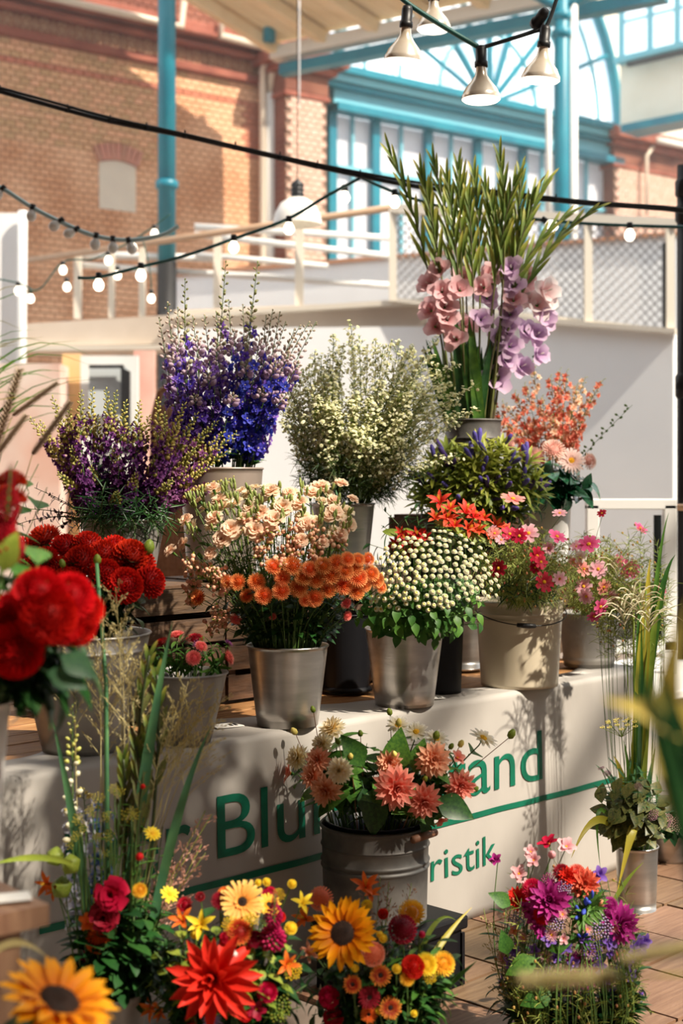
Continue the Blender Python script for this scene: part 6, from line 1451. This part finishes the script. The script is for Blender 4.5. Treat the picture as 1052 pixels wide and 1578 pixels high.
heads('bouquet_c', [(870+100*math.sqrt((k+.5)/16)*math.cos(k*GA+1), 1480+80*math.sqrt((k+.5)/16)*math.sin(k*GA+1), r.uniform(20, 34)) for k in range(16)], 'aster', (PNK, YEL, GREEN), 'aster', 'pink aster scattered through the purple bouquet', 'flower', 'pink asters of the purple bouquet', dC)
foliage('bouquet_c', 70, (880, 1455, 122, 118, 3.86, .18), 'leaf', GREEND, 7, .055, 'bouquet_foliage', 'dark green leafy stem in the purple bouquet', 'foliage of the purple bouquet', shrink=1, t0=.35, joined=True, wide=.8)
airy('bouquet_c', 22, (880, 1430, 118, 120, 3.84, .2), 'airy green filler stem in the purple bouquet', 'airy filler of the purple bouquet', AIRY, 5, 1, .05, True)
for px, py, dx, dz, s, lb in ((826, 1478, -1, -.35, .12, 'large green leaf at the lower left of the purple bouquet'), (842, 1462, .8, .5, .11, 'broad green leaf in the lower middle of the purple bouquet'), (782, 1470, -.2, .9, .09, 'pointed green leaf at the left of the purple bouquet'), (786, 1395, -.8, .6, .09, 'dark pointed leaf at upper left of the purple bouquet'), (850, 1530, -.9, -.2, .12, 'dark broad leaf at the bottom left of the purple bouquet')):
    t = thing('bouquet_leaf', lb, 'leaf', P(px, py, 3.66)); part('blade', head('leafb', (GREEN,)), t, (0, 0, 0), leafquat((dx, -.3, dz), (0, -1, .6)), s*.75)
kc = BUCKETS['bouquet_c']['q']+Vector((0, 0, .2))
strap('strap_leaf', 'thin yellow-green blade low at right of the purple bouquet', kc, P(960, 1540, 3.8), P(1010, 1562, 3.8), .012, GREENL)
for i in range(6): 
    p = P(745+i*14, 1400+i*12, 3.75); pts, top = stem_path('bouquet_c', p, lift=.3); panicle('panic_grass', 'airy straw grass at the left of the purple bouquet', 'straw grass of the purple bouquet', pts, 10, .05, STRAW, 0, .0006)

# --- tall wildflower bunch at lower left
dW = (175, 1330, 110, 170, 3.25, .12)
LB = pm('petal_pale_delphinium', (.42, .44, .62), (.66, .66, .76), .35, .1); SKY = pm('petal_sky_delphinium', (.10, .24, .66), (.30, .46, .84), .35, .1)
spike('wild_l', (112, 1085), .3, 3.3, 'cream_spike', 'cream budded stock spike at the left of the tall wildflower bunch', None, 'bud', (mat('cream_buds', (.62, .58, .40), .5, col2=(.75, .70, .52), scale=30), YEL, GREEN), (mat('lime_buds', (.50, .50, .12), .5), STEM), fl=(.62, .86, 16, .022), bd=(.84, 1, 22, .013), stubs=.014)
for (px, py, m, lb) in ((128, 1215, LB, 'pale lavender delphinium spike at the left of the wildflower bunch'), (160, 1235, SKY, 'sky blue delphinium spike in the wildflower bunch'), (110, 1240, LB, 'second pale delphinium spike at the left of the wildflower bunch')):
    spike('wild_l', (px, py), .3, 3.3, 'delphinium', lb, None, 'delph', (m, WHITEC, GREEN), (LBUD, STEM), fl=(.45, .98, 20, .042), bd=(.95, 1, 5, .012), stubs=.012)
bq('wild_l', dW, [(172, 1378, 48, 'pink', CRIM, 'deep red carnation, upper of two in'), (160, 1412, 42, 'pink', WINE, 'dark red carnation, lower of two in'), (137, 1420, 30, 'single', FIRE, 'orange flower left of the carnations in'), (151, 1450, 34, 'ball', FIRE, 'round red-orange flower under the carnations in'), (75, 1362, 34, 'lily', FIRE, 'orange montbretia at the far left of'), (84, 1372, 26, 'lily', FIRE, 'lower orange montbretia at the far left of'), (235, 1285, 26, 'daisy', YELP, 'yellow crocosmia-like flower in the middle of', 0, (0, -.3, 1)), (261, 1378, 28, 'daisy', YELP, 'yellow daisy in front of the green stripe right of', 0, (.1, -.4, 1)),
    (215, 1320, 16, 'bud', SCAR, 'red bud in the middle of'), (220, 1212, 10, 'bud', SCAR, 'small red bud high in'), (140, 1482, 34, 'mum', CRIM, 'crimson flower low in'), (150, 1508, 36, 'ball', CRIM, 'lowest crimson flower of'), (215, 1372, 20, 'mum', GOLD, 'small gold flower in the middle of'), (85, 1320, 26, 'lantern', GREENL, 'green lantern fruit, upper left of three in'), (109, 1332, 28, 'lantern', GREENL, 'green lantern fruit, right of three in'), (95, 1368, 30, 'lantern', GREENL, 'green lantern fruit, lowest of three in')],
   'the tall wildflower bunch', 'flowers of the tall wildflower bunch')
GOLDR = mat('solidago', (.80, .60, .04), .6, col2=(.88, .74, .12), scale=30)
heads('wild_l', [(150, 1230, 24), (140, 1250, 22), (195, 1256, 24), (120, 1262, 22), (168, 1288, 22), (108, 1300, 22), (165, 1258, 20), (118, 1288, 20), (175, 1215, 20), (184, 1222, 22), (206, 1252, 22), (150, 1290, 18), (130, 1275, 20), (160, 1315, 18), (205, 1258, 20)], 'umbel', (GOLDR, YEL, GREENL), 'fennel_umbel', 'yellow fennel umbel in the tall wildflower bunch', 'flower', 'fennel umbels of the wildflower bunch', dW)
foliage('wild_l', 44, (190, 1450, 80, 85, 3.25, .12), 'leaf', GREEND, 8, .07, 'wildflower_foliage', 'dark green foliage in the tall wildflower bunch', 'foliage of the wildflower bunch', shrink=1, t0=.35, joined=True)
foliage('wild_l', 18, (200, 1290, 60, 90, 3.28, .1), 'leaf', GREEN, 7, .05, 'wildflower_foliage', 'slim green stems with narrow leaves in the wildflower bunch', 'slim stems of the wildflower bunch', shrink=1, t0=.3, wide=.4)
kw = BUCKETS['wild_l']; wt_ = kw['q']+Vector((0, 0, kw['h']*.6))
strap('sword_leaf', 'long dark green sword leaf leaning right in front of the banner', wt_+Vector((.05, 0, 0)), P(262, 1240, 3.25), P(326, 1118, 3.2), .022, GREENB)
strap('sword_leaf', 'broad green sword leaf in front of the small aster bucket', wt_, P(226, 1130, 3.25), P(266, 958, 3.2), .026, GREENB)
strap('sword_leaf', 'curved grey-green leaf at the left of the wildflower bunch', wt_, P(120, 1270, 3.2), P(78, 1095, 3.1), .022, GREENB)
for i, (px, py) in enumerate(((230, 1010), (242, 1040), (210, 1150), (228, 1120), (190, 1170))):
    p = P(px, py, 3.25); pts, _ = stem_path('wild_l', p, lift=.8, n=12, spread=.5); t = cut('gladiolus_stalk', 'budded dark gladiolus stalk in the wildflower bunch, '+('tallest', 'second tallest', 'left of the middle', 'in the middle', 'lowest left')[i], 'flower', 'gladiolus stalks of the wildflower bunch', pts, .005, STEMD)
    for k in range(12):
        q, dd = along(pts, min(.99, .5+.5*k/11)); s = Vector((1, 0, 0)); sg = 1 if k % 2 else -1; e = (dd+s*sg*.28).normalized(); sz = .075*(1.1-.5*k/11); part('bud_sheath', head('leaf', (GSTEM if k < 6 else GSH,)), t, q-pts[0], leafquat(e, Vector((0, -1, 0))-s*sg*.3), (sz*.5, sz, sz*.5))
p = P(149, 868, 3.3); q = P(165, 1240, 3.25); t = cut('reed_stalk', 'single thick dark green stalk crossing the red dahlia bucket', 'stalk', None, [wt_, q, q.lerp(p, .5)+Vector((.01, 0, 0)), p], .0075, GREENB); 
r = random.Random(41)
for i, (px, py) in enumerate(((178, 905), (160, 925), (185, 960), (195, 985), (150, 990), (215, 1010), (120, 960), (200, 1030), (170, 1050), (290, 1050), (275, 1080), (320, 1060), (345, 1075), (300, 1100), (260, 1095), (335, 1110))):
    p = P(px, py, 3.3+r.uniform(-.06, .06)); pts, _ = stem_path('wild_l', p, lift=.6, n=12); panicle('panic_grass', 'fine straw-coloured panic grass in front of the grey buckets at left', 'panic grass of the wildflower bunch', pts, 16, .10, STRAW, .05, .0008, t0=.70, sm=STRAW)
for i in range(8):
    p = P(r.uniform(255, 340), r.uniform(1230, 1345), 3.3); pts, _ = stem_path('wild_l', p, lift=.3); panicle('panic_grass', 'airy rosy grass against the banner lettering', 'rosy grass of the wildflower bunch', pts, 14, .06, mat('grass_pinkish', (.60, .30, .22), .6), 0, .0006)
strap('strap_leaf', 'thin yellow-green blade reaching to the left edge', P(110, 1330, 3.1), P(50, 1310, 3.0), P(-20, 1335, 2.9), .014, GREENL)

# --- close to the camera, out of focus
def nearbunch():
    dm = (60, 930, 110, 130, 2.45, .13)
    L = [(58, 915, 78, -.02), (108, 918, 72), (74, 948, 84, -.03), (134, 938, 52), (22, 1003, 84, -.04), (122, 970, 50), (20, 940, 60, .03), (96, 958, 70), (10, 968, 60), (128, 958, 44, .02)]
    heads('vase_l', L, 'ball', (RED2 if 0 else pm('petal_near_red', (.42, .002, .002), (.85, .012, .01), .3, .05), RED, GREEN), 'ball_dahlia', 'blurred deep red dahlia close to the camera at the left edge', 'flower', 'near red dahlias at the left edge', dm, srad=.004, face=((0, -1, .5), .3))
    heads('vase_l', [(8, 770, 62, .1), (18, 740, 44, .12)], 'ball', (RED, RED, GREEN), 'ball_dahlia', 'scarlet dahlia at the left edge above the plume', 'flower', 'scarlet dahlias at the left edge', dm, srad=.004)
    heads('vase_l', [(6, 860, 150, 0)], 'plume', (pm('petal_near_plume', (.30, .0, .02), (.55, .01, .04), .2), RED, GREEN), 'celosia_plume', '', 'flower', None, (6, 860, 60, 100, 2.35, .02), labels=['blurred crimson celosia plume at the left edge'], face=((.1, -.05, 1), .95), tw=0)
    foliage('vase_l', 26, (50, 1010, 105, 75, 2.47, .12), 'leafb', GREEND, 5, .085, 'dahlia_foliage', 'blurred dark green leaves under the near red dahlias', 'near dahlia foliage', shrink=1, t0=.45)
    foliage('vase_l', 8, (20, 880, 60, 60, 2.45, .1), 'leafb', GREEN, 4, .08, 'dahlia_foliage', 'blurred green leaves between the plume and the near dahlias', 'near green leaves', shrink=1, t0=.6)
    for px, py, dx, dz, lb in ((75, 1035, 1, -.3, 'blurred light-catching leaf under the near red dahlias'), (95, 1010, 1, -.5, 'blurred glossy leaf at the right of the near bunch'), (5, 880, .3, 1, 'blurred lime leaf at the left edge')):
        t = thing('dahlia_leaf', lb, 'leaf', P(px, py, 2.3)); part('blade', head('leafb', (GREENL if 'lime' in lb else GREENB,)), t, (0, 0, 0), leafquat((dx, -.2, dz), (0, -1, .6)), .07)
nearbunch()
# near sunflower
def near_sun():
    c = P(90, 1545, 2.15); base = Vector((-.40, 1.98, .01)); bucket('sunpot', 'zinc bucket of the near sunflower below the frame', (-.40, 1.98, 0), .09, .12, .34, m_zincd); t = thing('sunflower', 'large blurred sunflower at the bottom left corner', 'flower', base)
    b = B(); pts = bez(Vector((0, 0, 0)), Vector((.02, 0, .55)), c-base+Vector((-.02, .0, -.06)), 8)+[c-base]; b.tube(pts, .008, 8); b.obj('stem', GREEN, t, smooth=True)
    hp = part('flower_head', head('sun', (YPET, BROWN, GREEN), 1), t, c-base, quat((.42, -.22, .92), .6), .19); part('seed_disc', head('sundisc', (BROWN,)), hp)
    for k, (z, a) in enumerate(((.5, 2.8), (.62, .5), (.4, 4.5), (.66, 1.8))):
        part('leaf', head('leafb', (GREEND,)), t, along(pts, z*1.2)[0], leafquat((math.cos(a), math.sin(a)*.6, .2)), .20)
near_sun()
strap('strap_leaf', 'blurred pale blade arching in above the near sunflower', P(-30, 1490, 2.3), P(20, 1420, 2.3), P(75, 1478, 2.3), .012, STRAW)
# grasses at the left edge
r = random.Random(77)
def pot(px, d, w, label):
    q = P(px, HY, d); q.z = 0; return bucket('pot%d' % px, label, q, w*.4, w*.5, .4, m_zincd)
pot(-260, 3.2, .3, 'zinc bucket of fountain grass outside the left edge')
g0 = BUCKETS['pot-260']['q']+Vector((0, 0, .35))
FOX = mat('foxtail', (.42, .28, .20), .7, tip=(.62, .50, .36), transl=.3)
for i in range(34):
    if i < 20: tip = P(r.uniform(-10, 75), r.uniform(430, 560) if i % 2 else r.uniform(560, 740), 3.2+r.uniform(-.15, .15))
    else: tip = P(r.uniform(40, 160), r.uniform(505, 640), 3.2)
    strap('grass_blade', 'thin olive grass blade arching in from the left edge', g0+Vector((r.uniform(-.08, .08), r.uniform(-.08, .08), 0)), Vector((g0.x*.75+tip.x*.25, tip.y, tip.z+r.uniform(.0, .25))), tip, .0075, OLIVE if i < 14 else GREEN, 'grass', 'fountain grass blades at the left edge')
for i, (a, c, lb) in enumerate((((20, 640), (88, 590), 'uppermost'), ((-10, 700), (30, 570), 'leftmost'), ((50, 700), (108, 620), 'touching the purple larkspur'), ((-20, 720), (40, 640), 'low at the left edge'))):
    p, q = P(a[0], a[1], 3.2), P(c[0], c[1], 3.2); pts = [g0]+bez(p-(q-p)*1.2-Vector((0, 0, .2)), p, p, 3)[1:]; t = cut('fountain_grass_plume', 'soft brownish grass plume at the left edge, '+lb, 'grass', 'grass plumes at the left edge', pts, .0014, OLIVE)
    L_ = (q-p).length; part('plume', head('foxtail', (FOX,)), t, p-pts[0], quat(q-p), (L_*1.3, L_*1.3, L_))
foliage('pot-260', 10, (25, 735, 55, 50, 3.3, .1), 'leafb', GREEN, 4, .09, 'mixed_foliage', 'broad green leaves behind the near plume at left', 'broad leaves at the left edge', shrink=1, t0=.7)
# dark bronze foliage between the larkspur and left edge
foliage('larkspur', 12, (75, 790, 60, 55, 4.6, .1), 'leaf', mat('leaf_mauve', (.10, .05, .07), .6, col2=(.22, .14, .14), scale=20, vary=.2), 12, .03, 'mauve_sprigs', 'dull mauve leafy sprigs left of the purple larkspur', 'mauve sprigs', shrink=1, joined=True)
# near leaves at the right edge
pot(1330, 1.35, .2, 'zinc bucket of gladioli outside the right edge')
h0 = BUCKETS['pot1330']['q']+Vector((0, 0, .38))
ol = mat('leaf_near_olive', (.42, .34, .05), .5, tip=(.74, .58, .14), transl=.35)  # tip colour raised: sunlight on the leaf top is painted in
NL = [((1075, 885), (1010, 1060), .050, ol, 'olive-yellow, curving down at the top'), ((965, 1010), (1010, 1180), .038, GREEND, 'dark green, left of the others'), ((1010, 1035), (1030, 1200), .05, GREEND, 'dark green and broad'), ((1060, 1020), (1050, 1220), .055, GREEND, 'dark green at the very edge'), ((985, 1030), (1050, 1300), .04, GREEND, 'dark green, lowest')]
for i, (tp, md, w, m, lb) in enumerate(NL): strap('gladiolus_leaf', 'blurred leaf close to the camera at the right edge, '+lb, h0, P(md[0]+90, md[1]+80, 1.25), P(tp[0], tp[1], 1.2), w, m, 'leaf', 'near blurred leaves at the right edge')
strap('gladiolus_leaf', 'blurred yellow leaf lying sideways at the right edge', P(1150, 1160, 1.25), P(1060, 1105, 1.22), P(930, 1078, 1.2), .03, ol)
strap('gladiolus_leaf', 'blurred upright olive leaf reaching up to the cosmos', P(1075, 1300, 1.25), P(985, 1130, 1.3), P(1062, 920, 1.2), .028, ol)
for i, (a, c, lb) in enumerate((((1160, 1440), (960, 1478), 'rightmost'), ((1100, 1500), (800, 1510), 'crossing the purple bouquet'))):
    p, q = P(a[0], a[1], 1.5), P(c[0], c[1], 1.45); t = cut('foxtail_grass', 'blurred tan foxtail seed head close to the camera, '+lb, 'grass', 'near foxtails', [h0, p], .0015, OLIVE); L_ = (q-p).length*.5
    part('plume', head('foxtail', (STRAW,)), t, p.lerp(q, .5)-h0, quat(q-p), (L_*1.8, L_*1.8, L_)); b = B(); b.tube([p-h0, p.lerp(q, .55)-h0], .0015, 4); b.obj('stalk', OLIVE, t)
# unseen potted tree added right of the frame to throw dappled shade on the banner
def tree():
    t = thing('added_shade_tree', 'leafy potted tree added outside the frame at right to shade the banner', 'tree', (1.45, 2.5, 0)); r = random.Random(3); b = B()
    b.lathe([(.001, 0), (.17, 0), (.22, .36), (.235, .36), (.235, .4), (.21, .4), (.2, .34), (.001, .34)], 28); part('pot', b.mesh('pot', m_zincd), t)
    b = B(); b.tube([(0, 0, .3), (.03, 0, 1.2), (-.05, .03, 2.2)], [.035, .03, .02], 8); lv = B(); src = HM('leaf')
    for i in range(60):
        a = i*GA; c = Vector((-.12, .07, 2.85))+Vector((math.cos(a)*.48, math.sin(a)*.32, 0))*math.sqrt((i+.5)/60)+Vector((0, 0, r.uniform(-.34, .34))); s = Vector((-.05, .03, 1.7+r.random()*.6)); b.tube([s, s.lerp(c, .6)+Vector((0, 0, .05)), c], [.010, .006, .002], 4)
        for k in range(40):
            p = s.lerp(c, .4+.62*r.random())+Vector((r.gauss(0, .07), r.gauss(0, .07), r.gauss(0, .07))); M = Matrix.Translation(p) @ leafquat((r.gauss(0, 1), r.gauss(0, 1), r.gauss(0, .5))).to_matrix().to_4x4() @ Matrix.Scale(.095, 4); lv.add([M @ v for v in src.v], src.f)
    b.obj('branches', STEMD, t, smooth=True); lv.obj('leaves', mat('tree_leaf', (.02, .07, .015), .5, col2=(.05, .12, .02), scale=9), t, kind='stuff')
tree()
